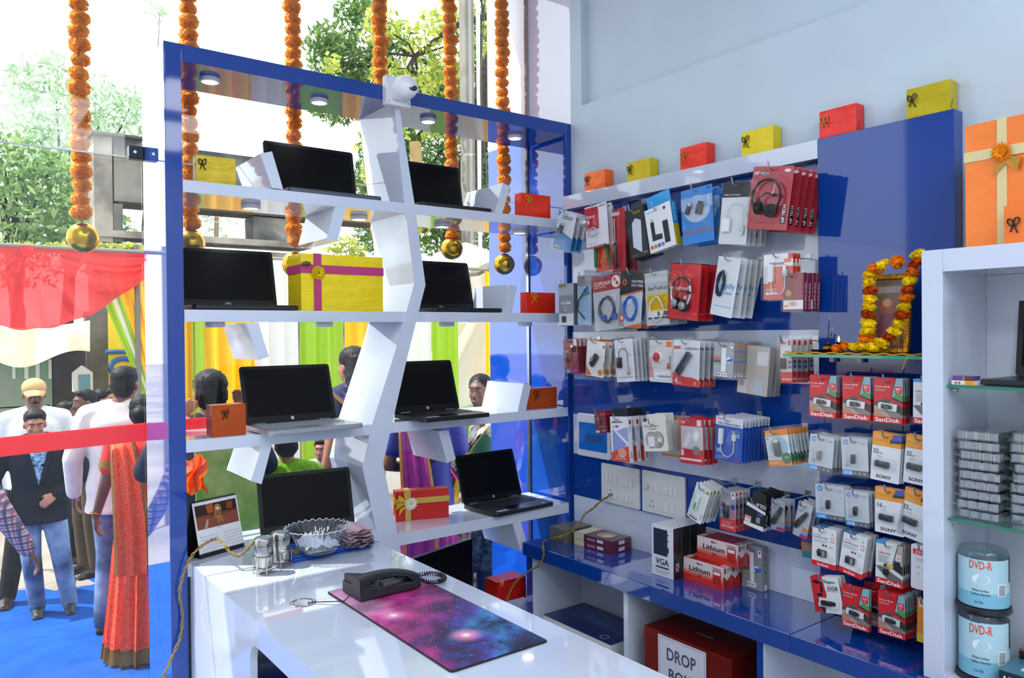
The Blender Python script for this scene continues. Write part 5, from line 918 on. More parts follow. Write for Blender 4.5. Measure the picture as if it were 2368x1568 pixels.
m_.grid(lambda u, v: ((u-.5)*.13, (v-.5)*.11, .012+.035*abs(math.sin(u*3.1+.6))*(.4+.6*v)+.006*math.sin(u*17+v*9)), 14, 12); m_.grid(lambda u, v: ((u-.5)*.11, (v-.5)*.1, .004+.01*math.sin(u*8)*v), 10, 8)
m_.build('sheet', mat('#eef0f2', .9), t2, smooth=70)
cp = onZ(824, 1258, ZT+.022)
def clothpile(name, lab, z0, zh, w, d, c, seed, c2=None):
    t = thing(name, lab, 'cloth', (cp[0], cp[1]+.02, z0), rz)
    m_ = MB(); q = random.Random(seed); ph = [q.uniform(0, 6) for _ in range(6)]
    L_ = 3
    for l in range(L_):
        za, zb_ = zh*l/L_, zh*(l+1)/L_-.001
        m_.grid(lambda u, v: ((u-.5)*w*(1+.05*math.sin(l+ph[0])), (-d/2)*math.cos(v*math.pi)*1.0+.006*math.sin(u*7+ph[l]), (za+zb_)/2+(zb_-za)/2*math.sin((v-.5)*math.pi*1.0)+.004*math.sin(u*9+l*2+ph[1])), 14, 8)
        m_.grid(lambda u, v: ((u-.5)*w*(1+.05*math.sin(l+ph[0])), (d/2)*(1-2*v), za+.002*math.sin(u*6)), 10, 3)
    m_.build('fold', mat(c, .9, noise=.6 if c2 else .15, scale=90 if c2 else 12, c2=c2), t, smooth=70)
clothpile('checked_cloth', 'folded purple and white checked cloth beside the bowl', ZT+.0235, .03, .11, .13, '#3a2340', 4, '#d8ccd8')
clothpile('pink_cloth', 'crumpled pale pink cloth on top of the checked cloth', ZT+.0565, .032, .1, .11, '#e3c0cc', 6)
# desk mat with a nebula print
t = thing('desk_mat', 'desk mat with a pink and blue nebula print', 'desk mat', (1.1315, 1.925, ZT+.0006))
MB().prism([(x, y, 0) for x, y in rrpts(-.152, .152, -.366, .366, .012)], (0, 0, .0035)).build('base', mat('#14151a', .6), t, bevel=.001)
nm = bpy.data.materials.new('nebula_print'); nm.use_nodes = True; nt = nm.node_tree; P_ = nt.nodes['Principled BSDF']; P_.inputs['Roughness'].default_value = .45
def N(t_, **k):
    n_ = nt.nodes.new(t_)
    for a_, b_ in k.items(): setattr(n_, a_, b_)
    return n_
tc = N('ShaderNodeTexCoord'); no = N('ShaderNodeTexNoise'); no.inputs['Scale'].default_value = 5.5; no.inputs['Detail'].default_value = 8; no.inputs['Distortion'].default_value = 1.2
nt.links.new(tc.outputs['Object'], no.inputs[0]); sx = N('ShaderNodeSeparateXYZ'); nt.links.new(tc.outputs['Object'], sx.inputs[0])
def mth(op, a_, b_, c_=None):
    n_ = N('ShaderNodeMath', operation=op)
    for i, q in enumerate((a_, b_, c_)):
        if q is None: continue
        if hasattr(q, 'links'): nt.links.new(q, n_.inputs[i])
        else: n_.inputs[i].default_value = q
    return n_.outputs[0]
# along the mat: pink at the far end, blue on the right, violet between
g1 = mth('MULTIPLY_ADD', sx.outputs[1], -1.15, mth('MULTIPLY_ADD', sx.outputs[0], 1.7, .42))
g1 = mth('ADD', g1, mth('MULTIPLY', mth('SUBTRACT', no.outputs[0], .5), 1.1))
cr = N('ShaderNodeValToRGB'); nt.links.new(g1, cr.inputs[0]); e = cr.color_ramp.elements
e[0].position = 0; e[0].color = lin('#e9a8cf'); e[1].position = 1; e[1].color = lin('#1b2150')
for ps, c in ((.2, '#d9449a'), (.38, '#a32f86'), (.52, '#45286c'), (.66, '#4a4ab0'), (.8, '#3f86c4'), (.9, '#24407e')): el = e.new(ps); el.color = lin(c)
vo = N('ShaderNodeTexVoronoi'); vo.inputs['Scale'].default_value = 95; nt.links.new(tc.outputs['Object'], vo.inputs[0]); star = mth('LESS_THAN', vo.outputs['Distance'], .12)
wn = N('ShaderNodeTexWhiteNoise'); nt.links.new(vo.outputs['Position'], wn.inputs[0]); star = mth('MULTIPLY', star, mth('GREATER_THAN', wn.outputs[0], .45))
dk = N('ShaderNodeTexNoise'); dk.inputs['Scale'].default_value = 9; dk.inputs['Detail'].default_value = 6; nt.links.new(tc.outputs['Object'], dk.inputs[0])
mp = N('ShaderNodeMapRange'); mp.inputs[1].default_value = .4; mp.inputs[2].default_value = .62; mp.inputs[3].default_value = .45; mp.inputs[4].default_value = 1.15; nt.links.new(dk.outputs[0], mp.inputs[0])
mx = N('ShaderNodeMix', data_type='RGBA', blend_type='MULTIPLY'); mx.inputs[0].default_value = 1; nt.links.new(cr.outputs[0], mx.inputs[6]); nt.links.new(mp.outputs[0], mx.inputs[7])
col_ = mx.outputs[2]
for cx, cy_, s_, c in ((-.085, .05, .05, '#ff9ec8'), (.0, -.2, .055, '#ff9ec8'), (-.085, .05, .018, '#ffffff'), (.0, -.2, .018, '#ffffff')):
    dx = mth('SUBTRACT', sx.outputs[0], cx); dy = mth('SUBTRACT', sx.outputs[1], cy_)
    d2 = mth('SQRT', mth('ADD', mth('MULTIPLY', dx, dx), mth('MULTIPLY', dy, dy)), None)
    f_ = N('ShaderNodeMapRange'); f_.interpolation_type = 'SMOOTHSTEP'; f_.inputs[1].default_value = s_; f_.inputs[2].default_value = 0; nt.links.new(d2, f_.inputs[0])
    m2 = N('ShaderNodeMix', data_type='RGBA'); nt.links.new(f_.outputs[0], m2.inputs[0]); nt.links.new(col_, m2.inputs[6]); m2.inputs[7].default_value = lin(c); col_ = m2.outputs[2]
m3 = N('ShaderNodeMix', data_type='RGBA'); nt.links.new(star, m3.inputs[0]); nt.links.new(col_, m3.inputs[6]); m3.inputs[7].default_value = lin('#d8dcff'); nt.links.new(m3.outputs[2], P_.inputs['Base Color'])
MB().prism([(x, y, .0036) for x, y in rrpts(-.148, .148, -.362, .362, .01)], (0, 0, .0006)).build('print', nm, t)
# telephone
a = onZ(834, 1396, ZT+.005); b = onZ(975, 1361, ZT+.005); rz = math.atan2(b[1]-a[1], b[0]-a[0]); w = math.hypot(b[0]-a[0], b[1]-a[1])
t = thing('telephone', 'black corded desk telephone on the nebula mat', 'telephone', (a[0], a[1], ZT+.0052), rz)
PH = mat('#22252a', .45, name='phone_plastic')
D_ = .125
def wedge(x0, x1, y0, y1, z0, ha, hb): return [(x0,y0,z0),(x1,y0,z0),(x1,y1,z0),(x0,y1,z0),(x0,y0,ha),(x1,y0,hb),(x1,y1,hb),(x0,y1,ha)], [(0,3,2,1),(4,5,6,7),(0,1,5,4),(1,2,6,5),(2,3,7,6),(3,0,4,7)]
m_ = MB(); m_.add(*wedge(0, w, 0, D_, .004, .042, .026)); m_.build('base', PH, t, bevel=.004)
m_ = MB(); m_.add(*wedge(.004, w*.4, .05, D_-.004, .04, .064, .046)); m_.build('keypad_body', PH, t, bevel=.004)
m_ = MB()
for i in range(4):
    for j in range(3): m_.box(w*.5+i*.022, w*.5+i*.022+.015, .062+j*.02, .074+j*.02, .026, .04-.001*i)
m_.build('key', mat('#3a3d42', .5), t)['kind'] = 'stuff'
def prof(s_):
    z = .05+.030*math.sin(math.pi*(.12+.76*s_))**.8-.022*s_
    return z
sec = []
m_ = MB()
NS = 22; vs = []; fs = []
for k in range(NS+1):
    s_ = k/NS; x = -.002+(w-.004)*s_; end = abs(s_-.5)*2; th = .017+.012*max(0, (end-.55)/.45); zc_ = prof(s_); low = zc_-th-(.016*max(0, (end-.6)/.4)); wid = .022+.005*end
    for dy, zz in ((-wid, low+.003), (-wid*.95, zc_-.005), (-wid*.6, zc_), (wid*.6, zc_), (wid*.95, zc_-.005), (wid, low+.003), (wid*.7, low), (-wid*.7, low)): vs.append((x, .026+dy, zz+.006))
for k in range(NS):
    for j in range(8): fs.append((k*8+j, (k+1)*8+j, (k+1)*8+(j+1) % 8, k*8+(j+1) % 8))
fs.append(tuple(range(8))[::-1][::-1]); fs.append(tuple(range(NS*8, NS*8+8))[::-1])
m_.add(vs, fs); hs = m_.build('handset', mat('#1b1d21', .38), t, smooth=45)
m_ = MB(); m_.box(w*.36, w*.62, -.004, .03, .034, .046); m_.build('cradle_switch', mat('#4a4e55', .3), t, bevel=.003)
# coiled cord of the handset
pth = [Vector(p) for p in ((w-.004, .03, .03), (w+.03, .012, .012), (w+.07, .0, .009), (w+.10, .02, .009), (w+.105, .06, .009), (w+.075, .095, .009), (w+.03, .10, .009), (w+.012, .085, .014), (w-.004, .07, .02))]
cc = []
for i in range(len(pth)-1):
    p0, p1, p2, p3 = pth[max(i-1, 0)], pth[i], pth[i+1], pth[min(i+2, len(pth)-1)]
    for k in range(60):
        t_ = k/60; cc.append(.5*((2*p1)+(p2-p0)*t_+(2*p0-5*p1+4*p2-p3)*t_*t_+(3*p1-p0-3*p2+p3)*t_**3))
q = []
for i, p in enumerate(cc):
    tg = (cc[min(i+1, len(cc)-1)]-cc[max(i-1, 0)]).normalized(); a_ = Vector((0, 0, 1)); b_ = tg.cross(a_).normalized(); w2 = i*.62; am = .0062*min(1, i/30, (len(cc)-1-i)/30)
    q.append(p+(a_*math.sin(w2)+b_*math.cos(w2))*am)
MB().tube(q, .0021, 5).build('coiled_cord', mat('#17181b', .4), t, smooth=60)
gq = Matrix.Rotation(-rz, 4, 'Z') @ (Vector((gx, gy, ZT))-Vector((a[0], a[1], ZT+.0052)))
MB().tube([(0, .07, .008), (-.03, .05, .001), tuple(gq*.5+Vector((0, .01, .002))), tuple(gq*.9+Vector((0, 0, .002))), tuple(gq+Vector((0, 0, -.02)))], .0016, 5).build('line_cord', mat('#17181b', .4), t, smooth=60)
# blue gadget seen through the table's leg opening
p = onX(622, 1560, .95)
t = thing('blue_stool', 'shiny blue stool seat edge inside the leg opening of the table', 'stool', (.97, p[1]-.05, .0006))
MB().lathe([(0, p[2]-.06), (.12, p[2]-.06), (.135, p[2]-.03), (.135, p[2]+.02), (.12, p[2]+.035), (0, p[2]+.04)], 28).build('seat', mat('#1a2fa8', .15, coat=.8), t, smooth=50)
MB().lathe([(.02, .0), (.02, p[2]-.061)], 14).build('column', mat('#c9ccd2', .15, metal=1), t, smooth=50); MB().lathe([(0, 0), (.15, 0), (.14, .015), (.02, .03), (0, .03)], 24).build('foot', mat('#c9ccd2', .15, metal=1), t, smooth=50)
# ------------------------------------------------------------------ cabinet on the counter
CX, CYL, CYR, CT = 2.254, 1.05, -.10, 1.842
cab = thing('open_cabinet', 'open white cabinet with glass shelves standing on the blue counter', 'cabinet', (0, 0, 0))
MB().box(CX, 2.545, CYL-.057, CYL, ZC+.0006, CT).build('side_panel', WHITE, cab, bevel=.001)
MB().box(CX, 2.545, CYR, CYR+.057, ZC+.0006, CT).build('side_panel', WHITE, cab, bevel=.001)
MB().box(CX, 2.545, CYR+.0575, CYL-.0575, CT-.063, CT).build('top_panel', WHITE, cab, bevel=.001)
MB().box(CX+.005, 2.545, CYR+.0575, CYL-.0575, ZC+.0006, ZC+.012).build('bottom_panel', WHITE, cab)
MB().box(2.54, 2.545, CYR+.0575, CYL-.0575, ZC+.0125, CT-.0635).build('back_panel', mat('#d9dbe6', .4), cab)
G1, G2 = 1.462, 1.088
for z in (G1, G2):
    o = MB().box(CX+.02, 2.538, CYR+.06, CYL-.06, z-.008, z).build('glass_shelf', GSH, cab)
    MB().box(CX+.0192, CX+.0199, CYR+.06, CYL-.06, z-.008, z).build('shelf_edge', GEDGE, o)
    MB(Matrix.Translation((CX+.05, CYL-.0585, z-.016)) @ Matrix.Rotation(R(90), 4, 'X')).lathe([(.006, 0), (.006, .016), (0, .016)], 12).build('shelf_pin', STEEL, cab, smooth=40)
# cabinet laptop, small cartons
t = thing('laptop', 'black laptop on the upper glass shelf of the cabinet', 'laptop', (CX+.03, .745, G1+.0008), RW, 'open laptops on display')
MB().prism([(x, y, .001) for x, y in ((-.175, .03), (-.155, 0), (.2, 0), (.2, .24), (-.165, .24))], (0, 0, .016)).build('base', BLK, t, bevel=.004)
Tq = Matrix.Translation((0, .225, .016)) @ Matrix.Rotation(R(-8), 4, 'X')
MB(Tq).prism([(x, 0, z) for x, z in rrpts(-.16, .2, 0, .24, .012)], (0, .007, 0)).build('lid', BLK, t); MB(Tq).box(-.145, .185, -.0015, -.0003, .03, .226).build('screen', SCR, t)
wbox('white and yellow small carton under the purple one', 'small_carton', CX+.025, .982, .918, G1, .012, .05, '#e8e6e0', [('r', .55,0,1,1,'#e0b02a'), ('c', .2,.5,.05,'#c83a34'), ('c', .34,.5,.05,'#3a8a4a'), ('r', .64,.2,.86,.8,'#e88a2a')])
wbox('purple and brown small carton on top', 'small_carton', CX+.028, .979, .926, G1+.0125, .012, .045, '#6a3a8a', [('r', .55,0,1,1,'#5a2a22'), ('r', .53,0,.57,1,'#d8b02a')])
# stack of clear disc cases
CASE = clear_mat('disc_case_plastic', (.86, .89, .91), .09, .08, 2.0)
def case_stack(y_hi, y_lo, X, d, n_, dz, lab, z0=G2, seed=1):
    q = random.Random(seed)
    for i in range(n_):
        w = y_hi-y_lo
        t = thing('disc_case', lab % (ORD[i].replace('from front', 'from the bottom').replace('front-most', 'lowest')), 'disc case', (X+q.uniform(0, .006), (y_hi+y_lo)/2+q.uniform(-.004, .004), z0+.0008+i*dz), RW+R(q.uniform(-2, 2)), 'wrapped disc cases on the glass shelf')
        MB().box(-w/2, w/2, 0, d, .003, dz-.004).build('case', mat('#a4aeb0', .16, metal=.55, coat=.4), t, bevel=.002)
        m_ = MB(); nu = 16
        m_.grid(lambda u, v: ((u-.5)*(w+.004), -.003-.002*math.sin(u*23+i)-.001*math.sin(v*9), .001+v*(dz-.002)), nu, 3); m_.grid(lambda u, v: ((u-.5)*(w+.004), -.003+v*(d+.004), dz-.002+.0015*math.sin(u*19+v*7+i)), nu, 6)
        m_.grid(lambda u, v: (w/2+.002+.002*math.sin(u*17+i), -.003+u*(d+.004), .001+v*(dz-.002)), 8, 3)
        m_.add([(-w/2, -.004, dz*.5), (-w/2-.014, -.003, dz*.62), (-w/2-.016, -.002, dz*.3), (-w/2, 0, dz*.25)], [(0, 1, 2, 3)])
        m_.build('shrink_wrap', CASE, t, smooth=50)
case_stack(.968, .868, CX+.04, .13, 9, .0275, 'shrink wrapped clear disc case, %s of the left stack', seed=2)
case_stack(.85, .74, CX+.08, .13, 9, .0275, 'shrink wrapped clear disc case, %s of the right stack', seed=5)
# DVD spindles
def spindle(lab, x, y, z0, h, r=.062):
    t = thing('disc_spindle', lab, 'disc spindle', (x, y, z0+.0008), R(0), 'tubs of recordable discs')
    MB().lathe([(0, 0), (r+.007, 0), (r+.008, .006), (r+.006, .014), (r, .016), (0, .016)], 40).build('black_base', mat('#1c1e20', .35), t, smooth=50)
    MB().lathe([(r, .0165), (r, h-.012), (r-.004, h-.002), (r-.008, h), (0, h)], 48).build('clear_cover', clear_mat('tub_plastic', (.9, .93, .94), .05, .05, 1.3), t, smooth=50)
    MB().lathe([(0, h-.035), (.055, h-.035), (.055, .02), (0, .02)][::-1], 40).build('disc_stack', mat('#9aa4a8', .2, metal=.6), t, smooth=50)
    m_ = MB(); mats = [mat('#b4d8e4', .3, name='disc_label'), mat('#e0522a'), mat('#e8f0f2'), mat('#2a5a78'), mat('#7fbcd4'), mat('#2a3a44')]
    rl = r+.0006
    def cy(u, z, e=0): return ((rl+e)*math.cos(u), (rl+e)*math.sin(u), z)
    m_.grid(lambda u, v: cy(2*math.pi*u, .018+v*(h-.04)), 60, 1, 0)
    m_.grid(lambda u, v: cy(2*math.pi*u, .018+v*(h-.04)*.3, .0002), 60, 1, 4)
    def ct(tx, u0, z, hh, mi, wid=None):
        vs, fs, tw_ = text_geo(tx); s_ = hh/.7; sx_ = wid/tw_ if wid else s_
        m_.add([cy(u0+vx*sx_/rl, z+vy*s_, .0004) for vx, vy in vs], fs, mi)
    u0 = R(168)
    ct('DVD-R', u0, h*.72, h*.13, 1, .058); ct('White Surface', u0+.12, h*.36, h*.04, 5, .042); ct('Surface blanche', u0+.1, h*.30, h*.04, 5, .046); ct('1x-16x', u0+.2, h*.17, h*.05, 5, .024)
    m_.grid(lambda u, v: cy(u0+.05+.42*u, h*(.88+.025*v), .0004), 6, 1, 3)
    m_.add([cy(u0+.5+.36*math.cos(R(q)), h*.56+h*.085*math.sin(R(q)), .0004) for q in range(0, 360, 15)], [tuple(range(24))], 2)
    m_.grid(lambda u, v: cy(u0+1.15+.42*u, h*(.30+.2*v), .0004), 4, 1, 2)
    for k in range(9): m_.grid(lambda u, v: cy(u0+1.2+.32*u, h*(.315+.019*k+.009*v), .0007), 3, 1, 5)
    m_.grid(lambda u, v: cy(u0+1.8+.3*u, h*(.5+.4*v), .0004), 4, 1, 5)
    m_.build('label', mats, t, smooth=50)
sp_ = onX(2278, 1400, CX+.11); 
hS = .172
spindle('blue labelled disc tub at the bottom, with black base', CX+.10, sp_[1]-.0, ZC+.0125, hS+.02)
spindle('blue labelled disc tub standing on the other tub', CX+.10, sp_[1]-.0, ZC+.0125+hS+.022, hS)
wbox('dark blue carton lettered MFS100 at the frame corner', 'carton', CX+.02, .862, .78, ZC+.012, .065, .12, '#20303c', [('t', .12,.55,.28,'MFS100','#eef2f4',{'w':.95})], (), [('r', 0,0,1,1,'#3a7a8e'), ('r', .45,.3,1,.7,'#d8e4e6')])
wbox('teal topped carton behind the lettered one', 'carton', CX+.15, .86, .76, ZC+.012, .09, .1, '#c83a5a', [('r', 0,.2,.6,.95,'#17181a'), ('t', .15,.5,.2,'SONY','#e8e8e8',{'w':.4})], (), [('r', 0,0,1,1,'#3f8a96')])
# big orange gift on the cabinet, small orange one before it
a = onX(2228, 292, CX+.06); hh = a[2]-CT
t = thing('gift_box', 'big orange foil gift with cream ribbon on top of the cabinet', 'gift', (CX+.06, a[1]-.21, CT+.0008), RW+R(-3))
crumple(.42, hh, .2, 77).build('wrapping', foil('#ff8838'), t, smooth=35)
rb = mat('#e4d29a', .4, name='cream_ribbon'); x0 = -.21+.095
MB().box(x0-.012, x0+.012, -.003, .203, -.0004, hh+.002).build('ribbon', rb, t); MB().box(-.2125, .2125, -.0035, .203, hh*.70, hh*.70+.028).build('ribbon', rb, t)
flower(t, (x0+.002, -.008, hh*.73), .03, '#f08a18', 18, core='#e07a10')
m_ = MB(); m_.add([(x0+.01, -.004, hh*.72), (x0+.05, -.012, hh*.66), (x0+.04, -.01, hh*.56), (x0+.012, -.008, hh*.64), (x0-.02, -.01, hh*.55), (x0-.012, -.006, hh*.68)], [(0, 3, 2, 1), (0, 5, 4, 3)]); m_.build('organza_bow', mat('#c98a1c', .5), t)
a = onX(2322, 478, CX+.01)
gift('small orange foil gift with black string before the big one', (CX+.008, a[1]-.06, CT+.0008), RW, .12, a[2]-CT, .045, '#ff8030', 78, None, '#17150f', -.3, .5, .022)
# ------------------------------------------------------------------ prayer shelf
SZ = 1.54; SX0, SX1 = 2.30, 2.499
t = thing('prayer_shelf', 'green edged glass shelf on the blue board', 'shelf', (0, 0, 0))
MB().box(SX0, SX1, 1.056, 1.53, SZ-.01, SZ).build('glass_plate', GSH, t)
MB().box(SX0-.0008, SX0-.0001, 1.056, 1.53, SZ-.01, SZ).box(SX0, SX1, 1.5301, 1.5308, SZ-.01, SZ).build('glass_edge', mat('#0f8a68', .1, coat=.6), t)
for y in (1.46, 1.36, 1.13): MB().box(SX1-.02, SX1, y-.008, y+.008, SZ-.032, SZ-.0104).build('clip', mat('#d8dadc', .3), t)
t = thing('altar_cloth', 'maroon cloth with gold border on the prayer shelf', 'cloth', (0, 0, 0))
m_ = MB(); m_.grid(lambda u, v: (SX0+.004+(SX1-SX0-.01)*v, 1.06+.465*u, SZ+.0012+.0012*math.sin(u*21+v*3)**2), 30, 6); m_.build('cloth', mat('#7a1f2a', .8), t, smooth=60)
MB().tube([(SX0+.004, 1.06+.465*k/40, SZ+.004+.002*math.sin(k*1.3)) for k in range(41)], .0032, 6).build('gold_border', mat('#d8a624', .35, metal=.6), t, smooth=60)
# plate, incense holder, incense stick, oil lamp
BR = mat('#9a7a3a', .3, metal=1, name='brass')
py_ = onX(1905, 812, 2.38)[1]
t = thing('steel_plate', 'small steel plate under the incense holder', 'plate', (2.38, py_, SZ+.004)); MB().lathe([(0, 0), (.032, 0), (.042, .008), (.043, .009), (.032, .002), (0, .002)], 30).build('dish', mat('#6d7078', .2, metal=1), t, smooth=50)
t = thing('incense_holder', 'small brass incense pot holding two sticks', 'incense holder', (2.38, py_-.012, SZ+.0066))
MB().lathe([(0, 0), (.012, 0), (.011, .003), (.016, .009), (.014, .016), (.009, .02), (.014, .026), (.013, .026), (.007, .02)], 20).build('pot', BR, t, smooth=60)
for dx, dy, L_ in ((.004, -.006, .105), (.01, -.012, .065)):
    MB().tube([(0, 0, .01), (dx*.3, dy*.3, .03)], .001, 5).build('stick', mat('#b08a4a'), t); MB().tube([(dx*.3, dy*.3, .03), (dx, dy, L_)], .0016, 5).build('incense', mat('#3a352f', .9), t); MB().tube([(dx, dy, L_), (dx*1.2, dy*1.2, L_+.018)], .0018, 5).build('ash', mat('#a89a86', .9), t)
py_ = onX(1948, 800, 2.40)[1]
t = thing('oil_lamp', 'small steel oil lamp with a burning flame', 'lamp', (2.40, py_, SZ+.004))
MB().lathe([(0, 0), (.014, 0), (.004, .006), (.004, .022), (.018, .028), (.021, .034), (.018, .033), (.004, .028)], 20).build('bowl', mat('#8a8378', .3, metal=1), t, smooth=60)
MB().lathe([(0, .034), (.0028, .038), (.0034, .043), (.002, .05), (0, .056)], 10, (-.008, .008, 0)).build('flame', mat('#ffb04a', .5, emit=14, name='flame'), t, smooth=180)
# framed picture leaning on the board, with flower garlands
fy = onX(2092, 815, 2.37)[1]
FL = onX(2003, 800, 2.36)
t = thing('framed_picture', 'gold framed devotional picture leaning on the blue board', 'picture', (2.365, (FL[1]+fy)/2-.0, SZ+.004), 0, rot=(R(-10), 0, RW+R(10)))
fw, fh = .14, .25
GOLD = mat('#c98a24', .28, metal=1, name='gold_frame', bump=.5, scale=120)
for x0, x1, z0, z1 in ((-fw/2, -fw/2+.016, 0, fh), (fw/2-.016, fw/2, 0, fh), (-fw/2+.016, fw/2-.016, 0, .016), (-fw/2+.016, fw/2-.016, fh-.016, fh)): MB().box(x0, x1, -.016, .012, z0, z1).build('moulding', GOLD, t, bevel=.003)
m_ = MB()
for k in range(26):
    m_.ell((fw/2+.0006, -.008, .008+k*(fh-.016)/25), (.0022, .0022, .0022), 6, 4)
m_.build('bead', mat('#e8c060', .2, metal=1), t)['kind'] = 'stuff'
ms, mm = draw([('r', 0,0,1,1,'#8a6a52'), ('r', .06,.04,.94,.96,'#77604e'), ('c', .5,.62,.2,'#a8503a'), ('p', [(.2,.06),(.8,.06),(.68,.5),(.32,.5)], '#7a3a4a'), ('c', .5,.66,.12,'#c09a70'), ('r', .1,.8,.9,.9,'#9a8a80'), ('p', [(.06,.04),(.3,.04),(.2,.4)], '#b07a2a'), ('p', [(.94,.04),(.7,.04),(.8,.4)], '#b07a2a')], fw-.032, fh-.032)
o = ms.build('picture', mm, t); o.location = (0, -.004, fh-.016)
MB().box(-fw/2+.015, fw/2-.015, -.0038, .01, .015, fh-.015).build('backing', mat('#5a3a28', .8), t)
fy_m, fr_m, fo_m = mat('#ffd814', .75, name='yellow_petals'), mat('#c24a10', .8, name='rust_petals'), mat('#f0820f', .8, name='orange_petals')
def ruffle_mesh(r, squash, seed, n_=70, m=None):
    q = random.Random(seed); m_ = MB()
    for k in range(n_):
        z = q.uniform(-1, 1); a_ = q.uniform(0, 2*math.pi); s_ = math.sqrt(1-z*z); d = Vector((s_*math.cos(a_), s_*math.sin(a_), z)); e = d.orthogonal().normalized(); f = d.cross(e); wv = q.uniform(0, math.pi); e2 = e*math.cos(wv)+f*math.sin(wv); f2 = d.cross(e2)
        c0 = d*r*.55; tip = d*r*q.uniform(.92, 1.08); hw = r*q.uniform(.24, .36)
        pts = [c0-e2*hw*.5, tip-e2*hw+f2*hw*.3, tip+f2*hw*.1+d*r*.06, tip+e2*hw-f2*hw*.2, c0+e2*hw*.5]
        m_.add([(p.x, p.y, p.z*squash) for p in pts], [(0, 1, 2, 3, 4)])
    m_.ell((0, 0, 0), (r*.8, r*.8, r*.8*squash), 10, 7)
    return m_.mesh('marigold', m)
pet = [ruffle_mesh(.0225, .6, s, 80, mm_) for s, mm_ in ((1, fy_m), (2, fr_m), (3, fy_m), (4, fo_m))]
g_ = thing('flower_garland', 'yellow and rust marigold garland hung around the framed picture', 'garland', (0, 0, 0))
GP = [(2120,592),(2112,628),(2103,660),(2098,690),(2092,720),(2086,748),(2074,770),(2050,788),(2030,800),(2012,806),(2000,797),(1992,806)]
def strand(pts, X0, X1, n_):
    P = [np.array(onX(x, y, X0+(X1-X0)*i/(len(pts)-1))) for i, (x, y) in enumerate(pts)]
    L_ = [0]
    for p, q in zip(P[:-1], P[1:]): L_.append(L_[-1]+np.linalg.norm(q-p))
    for k in range(n_):
        s_ = L_[-1]*k/(n_-1); i = max(j for j in range(len(P)-1) if L_[j] <= s_+1e-9); f = (s_-L_[i])/max(1e-6, L_[i+1]-L_[i]); p = P[i]+(P[i+1]-P[i])*f
        o = bpy.data.objects.new('marigold', pet[(0, 1, 2)[k % 3 if k % 3 < 2 else 2] if rnd.random() > .12 else 3]); COL.objects.link(o); o.parent = g_; o.location = p; o.rotation_euler = (rnd.uniform(-.5, .5), rnd.uniform(-.5, .5), rnd.uniform(0, 6)); o.scale = [rnd.uniform(.85, 1.15)]*3
strand([(2123,588),(2113,620),(2102,655),(2096,690),(2088,722),(2078,752),(2062,775),(2040,792),(2020,802)], 2.335, 2.312, 13)
strand([(2040,612),(2012,630),(2010,655),(2013,682),(2010,708),(2008,735),(2007,760),(2005,780),(1995,800)], 2.34, 2.318, 12)
strand([(1935,806),(1955,800),(1978,803),(1998,797)], 2.335, 2.335, 4)
o = bpy.data.objects.new('marigold', pet[3]); COL.objects.link(o); o.parent = g_; o.location = onX(2075, 606, 2.36); o.scale = (.9, .9, 1.5)
MB().tube([tuple(onX(2100, 822, 2.30)), tuple(onX(2092, 838, 2.30)), tuple(onX(2087, 855, 2.30))], .0012, 5).build('loose_thread', mat('#c9962c'), g_)
# ------------------------------------------------------------------ garlands outside the glass
GYL = 3.335
def petal_mat(c):
    m = mat(c, .85, name='orange_marigold'); nt = m.node_tree; tl = nt.nodes.new('ShaderNodeBsdfTranslucent'); tl.inputs[0].default_value = lin(c); mx = nt.nodes.new('ShaderNodeMixShader'); mx.inputs[0].default_value = .55
    nt.links.new(nt.nodes['Principled BSDF'].outputs[0], mx.inputs[1]); nt.links.new(tl.outputs[0], mx.inputs[2]); nt.links.new(mx.outputs[0], nt.nodes['Material Output'].inputs[0]); return m
MAR = petal_mat('#ffbe58')
mg = [ruffle_mesh(.036, .82, 20+k, 150, MAR) for k in range(3)]
GB = mat('#c29a2e', .22, metal=1, name='gold_bauble')
for gi, (px_, yb_, by, lab) in enumerate([(188, 490, 550, 'orange marigold garland farthest left, beside the door'), (441, 515, 562, 'orange marigold garland just right of the blue post'), (682, 556, 611, 'orange marigold garland ending above the big yellow gift'),
        (883, 470, 530, 'orange marigold garland behind the security camera'), (1045, 545, 575, 'orange marigold garland left of the concrete pole'), (1166, 572, 611, 'orange marigold garland nearest the glossy side panel')]):
    p = onY(px_, yb_, GYL); pb = onY(px_+4 if gi in (0,) else px_, by, GYL)
    t = thing('marigold_garland', lab, 'garland', (p[0], GYL, CEIL-.03), group='marigold garlands with gold balls')
    z = p[2]; k = 0
    while z < CEIL-.06:
        o = bpy.data.objects.new('marigold', mg[k % 3]); COL.objects.link(o); o.parent = t
        o.location = (rnd.uniform(-.004, .004), rnd.uniform(-.004, .004), z-(CEIL-.03)); o.rotation_euler = (rnd.uniform(-.25, .25), rnd.uniform(-.25, .25), rnd.uniform(0, 6.28)); s_ = rnd.uniform(.9, 1.08); o.scale = (s_, s_, s_)
        z += .052*rnd.uniform(.94, 1.08); k += 1
    MB().tube([(0, 0, 0), (0, 0, pb[2]-(CEIL-.03))], .0022, 6).build('string', mat('#1f7a3c', .6), t)
    MB().ell((pb[0]-p[0], 0, pb[2]-(CEIL-.03)), .057, 32, 20).build('gold_ball', GB, t, smooth=180)
